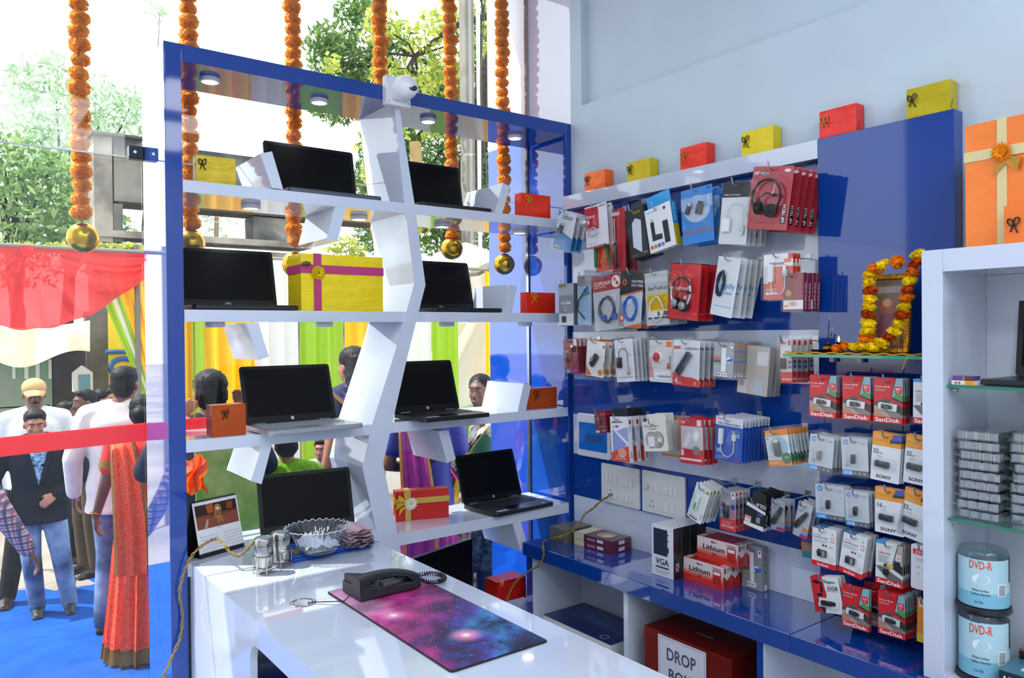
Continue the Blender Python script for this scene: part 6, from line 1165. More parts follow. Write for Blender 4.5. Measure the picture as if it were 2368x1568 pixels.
def cloth_mat_early(c, tr=.5):
    m = bpy.data.materials.new('red_satin'); m.use_nodes = True; nt = m.node_tree; p = nt.nodes['Principled BSDF']; p.inputs['Base Color'].default_value = lin(c); p.inputs['Roughness'].default_value = .35
    tl = nt.nodes.new('ShaderNodeBsdfTranslucent'); tl.inputs[0].default_value = lin(c); mx = nt.nodes.new('ShaderNodeMixShader'); mx.inputs[0].default_value = tr
    nt.links.new(p.outputs[0], mx.inputs[1]); nt.links.new(tl.outputs[0], mx.inputs[2]); nt.links.new(mx.outputs[0], nt.nodes['Material Output'].inputs[0]); return m
# ------------------------------------------------------------------ ribbon across the door
t = thing('red_ribbon', 'wide red satin ribbon stretched across the doorway', 'ribbon', (0, 0, 0))
rm = cloth_mat_early('#fa5258'); m_ = MB()
m_.grid(lambda u, v: (-1.6+2.9*u, YG+.055+.008*math.sin(u*31), 1.199+.07*v+.012*math.sin(u*9)-.0*u), 60, 3); m_.grid(lambda u, v: (-1.6+2.9*(1-u), YG+.0565+.008*math.sin((1-u)*31), 1.199+.07*v+.012*math.sin((1-u)*9)), 60, 3)
m_.build('band', rm, t, smooth=60)
# ------------------------------------------------------------------ cloth decoration
def cloth_mat(c, tr=.35):
    m = bpy.data.materials.new('drape_cloth'); m.use_nodes = True; nt = m.node_tree; p = nt.nodes['Principled BSDF']; p.inputs['Base Color'].default_value = lin(c); p.inputs['Roughness'].default_value = .7
    tl = nt.nodes.new('ShaderNodeBsdfTranslucent'); tl.inputs[0].default_value = lin(c); mx = nt.nodes.new('ShaderNodeMixShader'); mx.inputs[0].default_value = tr
    nt.links.new(p.outputs[0], mx.inputs[1]); nt.links.new(tl.outputs[0], mx.inputs[2]); nt.links.new(mx.outputs[0], nt.nodes['Material Output'].inputs[0]); return m
CY, CG, CW, CR_ = cloth_mat('#fccb24'), cloth_mat('#aed23a'), cloth_mat('#eceae4', .3), cloth_mat('#f84a4c', .5)
SY = 8.8
# red swag
kx = onY(63, 580, SY); rx = onY(372, 590, SY); lx = kx[0]-(rx[0]-kx[0])
zt0 = onY(150, 578, SY)[2]; dep = zt0-onY(70, 762, SY)[2]
t = thing('red_swag', 'sheer red cloth swag pinched at the top over the entrance', 'drape', (kx[0], SY, zt0))
hw_ = rx[0]-kx[0]
def swag(u, v):
    s_ = (u-.5)*2; d = dep*(.10+.90*(1-abs(s_)**1.9))
    x = s_*hw_*(1-.0*v); zz = -v*d; ang = math.atan2(s_*hw_, max(.02, v*dep+.05))
    f = .045*math.sin(ang*19)*min(1, v*3)+.02*math.sin(ang*41+2)*v
    return (x, f, zz+.01*math.sin(ang*19)*v)
nt = CR_.node_tree; _ou = nt.nodes['Material Output']; _src = _ou.inputs[0].links[0].from_socket; _tp = nt.nodes.new('ShaderNodeBsdfTransparent'); _tp.inputs[0].default_value = lin('#ff8a8a'); _mx = nt.nodes.new('ShaderNodeMixShader'); _mx.inputs[0].default_value = .22
nt.links.new(_src, _mx.inputs[1]); nt.links.new(_tp.outputs[0], _mx.inputs[2]); nt.links.new(_mx.outputs[0], _ou.inputs[0])
MB().grid(swag, 110, 26).build('cloth', CR_, t, smooth=80)
MB().grid(lambda u, v: ((u-.5)*.12*(1-.5*abs(v-.5)), -.02-.02*math.sin(u*math.pi), .02-.1*v), 8, 4).build('pinch_knot', CR_, t, smooth=80)
t = thing('tent_rail', 'bamboo rail carrying the red swag and curtains', 'rail', (0, 0, 0)); MB().tube([(lx-.2, SY+.02, zt0+.02), (6.8, SY+.02, zt0+.02)], .022, 10).build('rail', mat('#8a8478', .8), t, smooth=60)
for x in (lx-.2, 1.72, 6.8): MB().tube([(x, SY+.1, ZST), (x, SY+.1, zt0+.1)], .03, 10).build('post', mat('#7d776c', .8), t, smooth=60)
def curtain(lab, x0, x1, c, z1=None, z0=ZST+.02, Y=SY, k=1.0, amp=.05, name='curtain'):
    a, b = onY(x0, 800, Y)[0], onY(x1, 800, Y)[0]; t = thing(name, lab, 'curtain', ((a+b)/2, Y, z0), group='coloured curtains behind the rack')
    h = (z1 or zt0)-z0; n_ = max(10, int((b-a)*60)); w = b-a; ph = rnd.uniform(0, 6)
    MB().grid(lambda u, v: ((u-.5)*w, amp*math.sin(u*w*34*k+ph+.6*math.sin(v*2))+amp*.4*math.sin(u*w*71+ph), v*h), n_, 6).build('cloth', c, t, smooth=80)
for lab, x0, x1, c in [('yellow curtain strip next to the blue post', 400, 447, CY), ('yellow curtain behind the hidden wall brace', 474, 590, CY), ('white curtain panel left of the big yellow gift', 590, 694, CW), ('green curtain panel behind the big yellow gift', 694, 792, CG), ('yellow curtain left of the zigzag post', 792, 880, CY),
        ('white curtain right of the zigzag post', 880, 1000, CW), ('green curtain right of the zigzag post', 1000, 1062, CG), ('yellow curtain nearest the glossy blue panel', 1128, 1200, CY)]: curtain(lab, x0, x1, c)
curtain('green curtain strip near the blue post', 445, 476, CG, Y=SY-.05)
# tied back yellow and green drape beside the swag
t = thing('tied_drape', 'yellow drape with green edge gathered toward the blue post', 'drape', (0, 0, 0))
def tied(s0, s1, c):
    P = lambda x, y, Y: onY(x, y, Y)
    def fn(u, v):
        s_ = s0+(s1-s0)*u; tx = 190+220*s_; bx = 338+70*s_; cx = tx+(bx-tx)*(v**.9); yy = 600+(930-600)*v+18*s_*v
        q = P(cx, yy, SY+.16+.05*math.sin(s_*46)*(1-.4*v)); return tuple(q)
    MB().grid(fn, max(8, int((s1-s0)*90)), 16).build('cloth', c, t, smooth=80)
tied(0, .13, CG); tied(.13, .2, CW); tied(.2, .27, CG); tied(.27, 1, CY)
def tail(s0, s1, c):
    def fn(u, v):
        s_ = s0+(s1-s0)*u; q = onY(338+70*s_+12*v*(s_-.3), 930+18*s_+230*v, SY+.16+.04*math.sin(s_*46)); return tuple(q)
    MB().grid(fn, max(6, int((s1-s0)*60)), 6).build('cloth_tail', c, t, smooth=80)
tail(0, .27, CG); tail(.27, 1, CY)
# white tarpaulin bundle on the far right of the curtains
t = thing('white_tarpaulin', 'white cloth bundle tied around the concrete pole', 'tarpaulin', (0, 0, 0))
def tarp(u, v):
    x = 1002+168*u+22*math.sin(v*7); y = 560+60*abs(u-.45)+(505-60*abs(u-.45))*v
    return tuple(onY(x, y, 9.5+.12*math.sin(u*13+v*4)+.08*math.sin(v*11+u*5)))
MB().grid(tarp, 34, 26).build('cloth', CW, t, smooth=80)
t = thing('tin_sheet', 'dark corrugated sheet leaning below the pole', 'metal sheet', (0, 0, 0))
a, b = onY(1088, 632, 9.2), onY(1172, 590, 9.2)
MB().prism([(a[0], 9.0, a[2]), (b[0], 9.0, b[2]), (b[0], 9.0, b[2]-.06), (a[0], 9.0, a[2]-.05)], (0, .35, 0)).build('sheet', mat('#6a6660', .7), t)
# ------------------------------------------------------------------ poles and wires
py0 = 10.5
a = onY(1081, 300, py0)
t = thing('concrete_pole', 'square grey concrete utility pole behind the rack', 'pole', (a[0], py0, ZST)); MB().box(-.09, .09, -.09, .09, 0, 9).build('shaft', mat('#8f8b84', .85, noise=.2, scale=5), t, bevel=.012)
MB().box(-.03, .03, -.10, -.089, 0, 9).build('groove', mat('#a8a49c', .85), t)
a = onY(1108, 300, 10.2)
t = thing('steel_pipe_pole', 'thin pale steel pipe beside the concrete pole', 'pole', (a[0], 10.2, ZST)); MB().tube([(0, 0, 0), (0, 0, 9)], .036, 12).build('pipe', mat('#c9c7c2', .4, metal=.5), t, smooth=60)
m_ = MB(); m_.tube([(.04+.02*math.sin(k*.8), -.03, 1.0+k*.25) for k in range(30)], .013, 6); m_.build('cable', mat('#2a2a2c', .6), t, smooth=60)
MB().tube([(.06+.05*math.sin(k*.5+1), -.04, 1.0+k*.25) for k in range(30)], .011, 6).build('cable', mat('#55534f', .6), t, smooth=60)
# ------------------------------------------------------------------ ruin, shed, banner
CONC = mat('#454648', .95, name='stained_concrete', noise=1, c2='#86817a', scale=1.3, bump=.4)
CONC2 = mat('#a8a096', .95, name='pale_concrete', noise=1, c2='#75706a', scale=2.2, bump=.3)
t = thing('ruined_building', 'dark stained concrete ruin with an open window bay', 'building', (0, 0, 0))
RYb = 12.0
def rr_(x0, y0, x1, y1, Y, d, m, name='wall'):
    a, b = onY(x0, y0, Y), onY(x1, y1, Y); return MB().box(a[0], b[0], Y, Y+d, b[2], a[2]).build(name, m, t)
rr_(216, 305, 262, 560, RYb, .5, CONC2, 'pillar'); rr_(262, 318, 330, 470, RYb+.02, .5, CONC); rr_(275, 470, 1010, 505, RYb+.05, .5, mat('#4a4540', .95), 'lintel')
rr_(330, 330, 720, 470, RYb+.1, .5, CONC); rr_(216, 560, 1010, 1060, RYb, .5, CONC2); rr_(262, 470, 285, 560, RYb+.02, .4, CONC, 'pillar'); rr_(585, 500, 690, 560, RYb+.1, .4, CONC, 'pillar')
rr_(216, 545, 720, 562, RYb-.05, .6, CONC2, 'sill'); rr_(210, 300, 335, 322, RYb-.15, .8, CONC, 'coping')
t = thing('wooden_stake', 'short weathered wooden stake on the ruin sill', 'stake', tuple(onY(500, 552, 12.05))); MB().tube([(0, 0, -.1), (.01, 0, .33)], .035, 8).build('stake', mat('#8a7a66', .9), t, smooth=60)
t = thing('tree_stump', 'cut pale branch stump above the right laptop', 'stump', tuple(onY(962, 360, 11.0))); MB().tube([(.02, 0, -.5), (0, 0, 0), (-.02, 0, .22)], [.11, .1, .09], 10).build('stump', mat('#a88a5e', .9), t, smooth=60)
SH = 10.5
t = thing('green_shed', 'peeling green painted shed with plank front', 'shed', (0, 0, 0))
PEEL = mat('#4f9a68', .8, name='peeling_green_paint', noise=1, c2='#8b9089', scale=1.3)
a, b = onY(-120, 815, SH), onY(200, 990, SH); zz = [a[2], onY(100, 938, SH)[2], onY(100, 975, SH)[2], onY(100, 1060, SH)[2], ZST]
for z1, z0, mm_ in zip(zz[:-1], zz[1:], (PEEL, PEEL, mat('#8d918c', .8, noise=.3, scale=2), mat('#6f716e', .8, noise=.3, scale=2))): MB().box(a[0], b[0]-.35, SH, SH+.08, z0+.008, z1-.008).build('plank', mm_, t)
MB().box(b[0]-.34, b[0], SH-.02, SH+.2, ZST, a[2]+.3).build('corner_post', mat('#3f3d3b', .9, noise=.4, scale=3), t)
MB().box(a[0], b[0]-.36, SH+.1, SH+1.5, ZST, a[2]-.02).build('shed_body', mat('#3a3a38', .9), t)
m_ = MB(); wt = mat('#cfd4cc', .9)
for x0, x1 in ((28, 36), (56, 66), (82, 92), (112, 120)): q0, q1 = onY(x0, 832, SH-.01), onY(x1, 876, SH-.01); m_.box(q0[0], q1[0], SH-.006, SH-.002, q1[2], q0[2])
m_.build('chalk_mark', wt, t)['kind'] = 'stuff'
t = thing('shed_tarpaulin', 'weathered cream tarpaulin over the green shed', 'tarpaulin', (0, 0, 0))
def trp(u, v):
    x = -130+338*u; q = onY(x, 738+20*math.sin(u*3)+(78-14*math.sin(u*9))*v, SH-.1-.35*v+.04*math.sin(u*21)); return tuple(q)
MB().grid(trp, 40, 10).build('cloth', mat('#d6cdb6', .85, noise=.3, scale=2), t, smooth=80)
t = thing('dark_wall', 'dark stained wall between the shed and the banner', 'wall', (0, 0, 0)); a, b = onY(198, 720, SH+.6), onY(262, 1100, SH+.6); MB().box(a[0], b[0]+1.2, SH+.6, SH+.8, ZST, a[2]).build('wall_slab', CONC, t)
t = thing('meter_box', 'small white meter box on two thin legs', 'meter box', tuple(onY(191, 905, SH-.3))); q = .12
MB().prism([(-.1, -.06, 0), (.1, -.06, 0), (.1, -.06, .22), (0, -.06, .3), (-.1, -.06, .22)], (0, .12, 0)).build('box', mat('#c4c8c6', .6), t); MB().box(-.05, .07, -.066, -.061, .02, .2).build('panel', mat('#5a8a9a', .5), t)
for x in (-.05, .05): MB().tube([(x, 0, -1.6), (x, 0, 0)], .012, 6).build('leg', mat('#b8bab8', .5), t)
t = thing('yellow_banner', 'yellow banner with a blue letter behind the white blazer', 'banner', (0, 0, 0)); a, b = onY(250, 715, SH+.3), onY(345, 890, SH+.3)
MB().box(a[0], b[0], SH+.3, SH+.32, ZST, a[2]).build('sheet', mat('#e8d21e', .6), t)
c = onY(285, 850, SH+.29); m_ = MB(); s_ = .16
m_.tube([(c[0]+s_*.9*math.cos(R(q)), SH+.288, c[2]+s_*.7*math.sin(R(q))) for q in range(60, 330, 15)], .035, 6); m_.tube([(c[0]-.2, SH+.288, c[2]+.2), (c[0]+.2, SH+.288, c[2]+.2)], .03, 6); m_.tube([(c[0]+.12, SH+.288, c[2]+.2), (c[0]+.12, SH+.288, c[2]-.2)], .03, 6)
m_.build('letter', mat('#1f5f9a', .6), t)
t = thing('green_banner', 'green printed banner standing just outside the glass behind the calendar', 'banner', (0, 0, 0)); a, b = onY(452, 1036, 3.62), onY(600, 1260, 3.62)
MB().box(a[0], b[0], 3.62, 3.63, ZL_+.01, a[2]+.03).build('sheet', mat('#6fae3a', .6, noise=.4, c2='#b8d07a', scale=6), t)
# ------------------------------------------------------------------ trees
def leaf_mat(c, c2):
    m = bpy.data.materials.new('leaf'); m.use_nodes = True; nt = m.node_tree; nt.nodes.clear()
    o = nt.nodes.new('ShaderNodeOutputMaterial'); d = nt.nodes.new('ShaderNodeBsdfDiffuse'); tl = nt.nodes.new('ShaderNodeBsdfTranslucent'); mx = nt.nodes.new('ShaderNodeMixShader'); mx.inputs[0].default_value = .5
    gi = nt.nodes.new('ShaderNodeNewGeometry'); ra = nt.nodes.new('ShaderNodeMix'); ra.data_type = 'RGBA'; ra.inputs[6].default_value = lin(c); ra.inputs[7].default_value = lin(c2)
    nt.links.new(gi.outputs['Random Per Island'], ra.inputs[0]); nt.links.new(ra.outputs[2], d.inputs[0]); nt.links.new(ra.outputs[2], tl.inputs[0]); nt.links.new(d.outputs[0], mx.inputs[1]); nt.links.new(tl.outputs[0], mx.inputs[2]); nt.links.new(mx.outputs[0], o.inputs[0]); return m
BARK = mat('#4a4038', .95, name='bark', noise=.5, scale=9, bump=.6)
def leaves(clusters, n_, size, seed, asp=.45, flat=.0):
    q = np.random.RandomState(seed); vs = []; wts = np.array([c[1][0]*c[1][2] for c in clusters]); wts = wts/wts.sum()
    idx = q.choice(len(clusters), n_, p=wts)
    cen = np.array([c[0] for c in clusters])[idx]; rad = np.array([c[1] for c in clusters])[idx]
    d = q.normal(size=(n_, 3)); d /= np.linalg.norm(d, axis=1)[:, None]; P = cen+d*rad*(q.rand(n_, 1)**.45)
    a = q.normal(size=(n_, 3)); a /= np.linalg.norm(a, axis=1)[:, None]; b = np.cross(a, q.normal(size=(n_, 3))); b /= np.linalg.norm(b, axis=1)[:, None]
    s = size*q.uniform(.6, 1.3, (n_, 1))
    V = np.stack([P-a*s*.5, P+b*s*asp*.5, P+a*s*.5, P-b*s*asp*.5], 1).reshape(-1, 3)
    F = np.arange(n_*4).reshape(-1, 4)
    m_ = MB(); m_.v = [tuple(v) for v in V.tolist()]; m_.f = [tuple(f) for f in F.tolist()]; m_.m = [0]*n_; return m_
def tree(lab, base, trunk, clusters, n_, size, lm, seed, asp=.45, group=None, name='tree', r0=.16):
    t = thing(name, lab, 'tree', (0, 0, 0), group=group)
    if trunk: MB().tube(trunk, [r0*(1-.65*i/(len(trunk)-1)) for i in range(len(trunk))], 10).build('trunk', BARK, t, smooth=60)
    q = random.Random(seed)
    if trunk:
        m_ = MB(); k0 = Vector(trunk[len(trunk)//2])
        for c in clusters[::2]:
            e = Vector(c[0]); m_.tube([k0, (k0+e)/2+Vector((q.uniform(-.2, .2), 0, q.uniform(.0, .4))), e], [r0*.35, r0*.22, r0*.08], 6)
        m_.build('branch', BARK, t, smooth=60)['kind'] = 'stuff'
    leaves(clusters, n_, size, seed, asp).build('foliage', lm, t)['kind'] = 'stuff'
    return t
def cl(items, Y): return [((onY(x, y, Y+dy)).tolist(), (r*.9, r*1.1, r*.75)) for x, y, r, dy in items]
LG1, LG2, LG3, LG4 = leaf_mat('#8fae8c', '#b9cfae'), leaf_mat('#3f6036', '#87a55c'), leaf_mat('#8ea23e', '#cdd06e'), leaf_mat('#5c7f52', '#a3bd80')  # LG1 and LG4 paled for haze, LG3 has sunlight put into its colour
bx = onY(130, 560, 17)
tree('pale feathery tree at far left behind the garland', 0, [(bx[0], 17, ZST), (bx[0]+.2, 17, 2.5), (bx[0]+.3, 17, 4.6)], cl([(130,230,1.1,0),(70,300,1.0,0),(230,260,1.0,.5),(280,330,.9,0),(160,350,1.2,0),(100,170,.6,0),(300,250,.6,0),(50,200,.5,0)], 17), 2600, .18, LG1, 11, .3)
bx = onY(40, 600, 15)
tree('leafy green tree low at the left edge', 0, [(bx[0], 15, ZST), (bx[0], 15, 2), (bx[0]-.2, 15, 4)], cl([(40,450,1.2,0),(120,470,1.1,.4),(10,380,.8,0),(170,520,1.0,0),(60,540,1.2,-.3),(230,560,.8,0),(110,400,.6,0)], 15), 3600, .17, LG4, 12, .4)
bx = onY(330, 560, 18)
tree('thin distant tree behind the ruin and the blue post', 0, [(bx[0], 18, ZST), (bx[0], 18, 4)], cl([(450,430,.5,0),(330,250,.5,0),(370,30,.4,0),(700,370,.4,0),(480,500,.8,0),(640,520,.7,0)], 18), 700, .16, LG1, 13, .35, r0=.06)
bx = onY(1150, 500, 13)
tree('big dark leaved tree with a slanting trunk behind the poles', 0, [tuple(onY(1040,640,13)), tuple(onY(1075,450,13)), tuple(onY(1110,250,13)), tuple(onY(1140,90,13)), tuple(onY(1110,-80,13))], cl([(800,150,.75,0),(870,200,.7,.3),(780,230,.6,0),(1000,200,.8,0),(1000,380,.9,.6),(1120,420,.9,.6),(900,330,.7,.6),(1150,330,.7,.8),(860,430,.7,.8),(1020,520,.9,.8),(1140,560,.7,.9),(880,540,.6,.8),(760,100,.5,0),(830,30,.5,0),(900,100,.5,0),(1110,60,.6,.4),(1120,160,.6,.4)], 13), 13000, .18, LG2, 14, .3, r0=.3)
tree('sunlit yellow green tree spreading above the security camera', 0, [tuple(onY(1180,20,11.5)), tuple(onY(1050,60,11.5)), tuple(onY(960,130,11.5)), tuple(onY(900,230,11.5))], cl([(900,170,.4,0),(980,90,.55,0),(950,210,.5,0),(1010,180,.45,0),(880,60,.4,0),(1030,40,.45,0),(1060,150,.3,0),(930,290,.3,0),(1130,90,.4,0),(850,250,.3,0),(760,150,.25,0),(870,400,.28,0),(850,330,.25,0),(960,520,.3,0),(1000,300,.3,0),(1140,20,.4,0)], 11.5), 1700, .13, LG3, 15, .62, r0=.07)
a = onY(800, 575, 9.9)
tree('bright young sapling behind the big yellow gift', 0, [tuple(onY(812,1100,9.9)), tuple(onY(812,640,9.9)), tuple(onY(810,600,9.9)), tuple(onY(806,560,9.9))], cl([(770,575,.13,0),(800,560,.15,0),(830,578,.14,0),(810,590,.16,0)], 9.9), 170, .09, LG3, 16, .6, name='sapling', r0=.015)
t = thing('hedge_plant', 'strip of bright leaves along the top of the red swag', 'plant', (0, 0, 0))
leaves([(onY(x, 572, 9.0).tolist(), (.14, .1, .045)) for x in range(-20, 330, 22)], 420, .08, 17, .6).build('foliage', LG3, t)['kind'] = 'stuff'
MB().tube([tuple(onY(x, 580, 9.0)) for x in (-30, 150, 340)], .015, 6).build('stem', BARK, t)

t = thing('orange_cloth', 'bright orange cloth bundle outside the glass beside the blue post', 'cloth', (0, 0, 0))
def orc(u, v): return tuple(onY(426+50*u+6*math.sin(v*8), 1058+80*v+8*math.sin(u*7), 3.5+.03*math.sin(u*11+v*7)))
MB().grid(orc, 14, 14).build('cloth', cloth_mat('#ff6a1e', .4), t, smooth=80)
MB().tube([tuple(onY(450, 1056, 3.52)), tuple(onY(450, 900, 3.52)), tuple(onY(446, 560, 3.45)), (onY(446, 560, 3.45)[0], 3.4, CEIL-.02)], .003, 5).build('hanging_string', mat('#c9a24a'), t)
# ------------------------------------------------------------------ people
def remesh(mb, name, mats, parent, vox=.009, smooth=5, fac=.5):
    me = mb.mesh(name, mats); o = bpy.data.objects.new(name, me); COL.objects.link(o)
    md = o.modifiers.new('r', 'REMESH'); md.mode = 'VOXEL'; md.voxel_size = vox
    sm = o.modifiers.new('s', 'SMOOTH'); sm.iterations = smooth; sm.factor = fac
    bpy.context.view_layer.update()
    nm = bpy.data.meshes.new_from_object(o.evaluated_get(bpy.context.evaluated_depsgraph_get())); nm.name = name
    bpy.data.objects.remove(o); bpy.data.meshes.remove(me)
    nm.polygons.foreach_set('use_smooth', [True]*len(nm.polygons))
    if name == 'hair':
        q = np.random.RandomState(len(nm.vertices)); nv = len(nm.vertices); co = np.empty(nv*3); nm.vertices.foreach_get('co', co); no = np.empty(nv*3); nm.vertices.foreach_get('normal', no); co = co.reshape(-1, 3); f = (np.sin(co[:, 0]*420+3*np.sin(co[:, 2]*60))*.0018+q.normal(size=nv)*.0014)[:, None]; co += no.reshape(-1, 3)*f; nm.vertices.foreach_set('co', co.ravel()); nm.update()
    o = bpy.data.objects.new(name, nm); COL.objects.link(o); o.parent = parent
    return o
def limb(m, pts, rad, n=12):
    for p, r in zip(pts, rad): m.ell(p, r, 12, 8)
    for i in range(len(pts)-1):
        a, b = Vector(pts[i]), Vector(pts[i+1])
        m.tube([a+(b-a)*k/4 for k in range(5)], [rad[i]+(rad[i+1]-rad[i])*k/4 for k in range(5)], n)
def torso(m, J, g=0., z_low=None, wide=1.0, flare=0., belly=0.):
    """stacked ellipses from the hips to the neck, closed"""
    hip, wst, ch, sh, nk = J['pelvis'], J['waist'], J['chest'], J['shc'], J['neck']
    lv = [(Vector(hip)+Vector((0, 0, -.08)), .155+flare, .11+flare*.6), (Vector(hip), .165+flare*.8, .115+flare*.5), (Vector(wst), .145, .105+belly), (Vector(ch), .165, .118+belly*.5), (Vector(sh)+Vector((0, 0, -.05)), .165, .108), (Vector(sh)+Vector((0, 0, .0)), .13, .08), (Vector(nk), .06, .06)]
    if z_low is not None: lv = [(Vector((hip[0], hip[1], z_low)), .17+flare*1.2, .122+flare*.7)]+lv
    n = 22; vs = []; fs = []
    for c, rx, ry in lv:
        for j in range(n):
            w = 2*math.pi*j/n; vs.append((c.x+(rx*wide+g)*math.cos(w), c.y+(ry*wide+g)*math.sin(w), c.z))
    k = len(lv)
    for i in range(k-1):
        for j in range(n): fs.append((i*n+j, i*n+(j+1) % n, (i+1)*n+(j+1) % n, (i+1)*n+j))
    fs.append(tuple(range(n))[::-1]); fs.append(tuple(range((k-1)*n, k*n))); m.add(vs, fs)
def hand(m, w, dirv, palm, curl=.5, s=1.0, side=1):
    """palm and five fingers; dirv = towards the fingertips, palm = normal out of the palm"""
    d = Vector(dirv).normalized(); pn = Vector(palm); pn = (pn-d*pn.dot(d)).normalized(); sd = d.cross(pn)*side
    w = Vector(w)
    for k in range(4):
        o = (k-1.5)*.019*s; base = w+d*.085*s+sd*o
        m.tube([w+d*.015*s+sd*o*.6, w+d*.05*s+sd*o*.9, base], [.013*s, .0135*s, .0115*s], 8)
        L = (.034, .042, .046, .040)[k] if side > 0 else (.034, .042, .046, .040)[k]
        a1, a2 = curl*.8, curl*1.7; e1 = base+(d*math.cos(a1)+pn*math.sin(a1))*L*s; e2 = e1+(d*math.cos(a2)+pn*math.sin(a2))*L*.75*s
        m.tube([base, e1, e2], [.0095*s, .0085*s, .007*s], 7); m.ell(e1, .0088*s, 8, 6); m.ell(e2, .007*s, 8, 6)
    tb = w+d*.035*s+sd*.03*s; e1 = tb+(d*.75+sd*.6+pn*.35).normalized()*.034*s; e2 = e1+(d*.95+sd*.15+pn*.4).normalized()*.028*s
    m.tube([w+d*.012*s+sd*.012*s, tb, e1, e2], [.013*s, .0125*s, .0105*s, .008*s], 8); m.ell(e2, .008*s, 8, 6)
SKIN = {'a': mat('#8a5a42', .5, name='skin_brown'), 'b': mat('#a87058', .5, name='skin_tan'), 'c': mat('#6d4634', .5, name='skin_dark')}
HAIR = mat('#0b0908', .55, spec=.25, name='black_hair', noise=.4, scale=60, stretch=(1, 1, .2))
def base_joints():
    return dict(pelvis=(0, 0, .95), waist=(0, .01, 1.08), chest=(0, .0, 1.26), shc=(0, .005, 1.42), neck=(0, 0, 1.49), head=(0, -.02, 1.60),
                hipL=(.085, 0, .92), hipR=(-.085, 0, .92), kneeL=(.1, -.015, .50), kneeR=(-.1, -.015, .50), ankL=(.11, .02, .085), ankR=(-.11, .02, .085),
                shL=(.185, .005, 1.41), shR=(-.185, .005, 1.41), elL=(.235, .03, 1.13), elR=(-.235, .03, 1.13), wrL=(.24, -.02, .89), wrR=(-.24, -.02, .89))
def person(lab, loc, rz, H, pose=None, skin='a', top=None, bottom=None, head_yaw=0, head_pitch=0, hair='short', coat=False, sleeve='long', vox=.009, shoes='#1f1a18', face=True, cap=None, moustache=False, curl=.5, hl=(0, -.2, -1), hr=(0, -.2, -1), pl=(-1, 0, 0), pr=(1, 0, 0), wide=1.0, female=False, build_legs=True, belly=0.):
    t = thing('person', lab, 'person', loc, rz); s = H/1.715; t.scale = (s, s, s)
    J = base_joints(); J.update(pose or {})
    if female:
        for k in ('shL', 'shR', 'elL', 'elR'):
            if not (pose and k in pose): J[k] = (J[k][0]*.88, J[k][1], J[k][2])
    hc = Vector(J['head']); HM = Matrix.Translation(hc) @ Matrix.Rotation(R(head_yaw), 4, 'Z') @ Matrix.Rotation(R(head_pitch), 4, 'X')
    hp = lambda x, y, z: HM @ Vector((x, y, z))
    HR = HM.to_3x3()
    m = MB()
    m.ell(hp(0, .008, .03), (.074, .092, .085), 22, 14, M=HR); m.ell(hp(0, -.018, -.035), (.06, .068, .078), 20, 12, M=HR); m.ell(hp(0, -.045, -.085), (.034, .03, .026), 14, 8, M=HR)
    m.tube([hp(0, -.083, .015), hp(0, -.098, -.015), hp(0, -.104, -.03)], [.009, .012, .0135], 8); m.ell(hp(0, -.098, -.031), (.017, .011, .010), 10, 6, M=HR)
    m.ell(hp(0, -.086, -.058), (.022, .010, .0075), 12, 6, M=HR); m.ell(hp(0, -.083, -.069), (.019, .010, .007), 12, 6, M=HR)
    m.ell(hp(0, -.078, .035), (.052, .016, .014), 14, 6, M=HR)
    for sx in (-1, 1): m.ell(hp(sx*.076, .012, -.012), (.010, .022, .032), 10, 8, M=HR); m.ell(hp(sx*.036, -.07, -.02), (.02, .016, .018), 10, 6, M=HR)
    nk = Vector(J['neck']); m.tube([nk+Vector((0, .01, -.06)), nk, hp(0, .012, -.07), hp(0, .01, -.02)], [.066, .056, .054, .054], 14)
    torso(m, J, 0, wide=wide*(.9 if female else 1), belly=belly)
    for sd in 'LR':
        sg = 1 if sd == 'L' else -1
        limb(m, [(sg*.05, .008, J['shc'][2]+.03), J['sh'+sd]], [.05, .054]); limb(m, [J['sh'+sd], J['el'+sd], J['wr'+sd]], [.052, .04, .027])
        hand(m, J['wr'+sd], hl if sd == 'L' else hr, pl if sd == 'L' else pr, curl, 1, -sg if (hl if sd == 'L' else hr)[2] < 0 else sg)
        if build_legs:
            limb(m, [J['hip'+sd], J['knee'+sd], J['ank'+sd]], [.085, .057, .038]); a = Vector(J['ank'+sd]); m.tube([a+Vector((0, .03, -.045)), a+Vector((0, -.05, -.05)), a+Vector((0, -.14, -.06))], [.035, .038, .026], 10)
    remesh(m, 'body', SKIN[skin], t, vox)
    if face:
        for sx in (-1, 1):
            MB().ell(hp(sx*.031, -.0835, .012), (.0125, .0062, .0046), 10, 6, M=HR).build('eye', mat('#b4aca0', .4), t, smooth=180); MB().ell(hp(sx*.031, -.0888, .0118), (.0066, .003, .0052), 8, 5, M=HR).build('iris', mat('#140c08', .2), t, smooth=180)
            MB().tube([hp(sx*.014, -.094, .030), hp(sx*.032, -.0945, .037), hp(sx*.052, -.084, .031)], [.003, .0042, .002], 6).build('eyebrow', HAIR, t, smooth=60)
        MB().ell(hp(0, -.0935, -.0625), (.021, .006, .0065), 12, 6, M=HR).build('lips', mat('#7a4038', .4), t, smooth=180)
        if moustache: MB().tube([hp(-.028, -.088, -.055), hp(-.012, -.101, -.046), hp(0, -.105, -.044), hp(.012, -.101, -.046), hp(.028, -.088, -.055)], [.003, .006, .0055, .006, .003], 7).build('moustache', HAIR, t, smooth=60)
    h = MB()
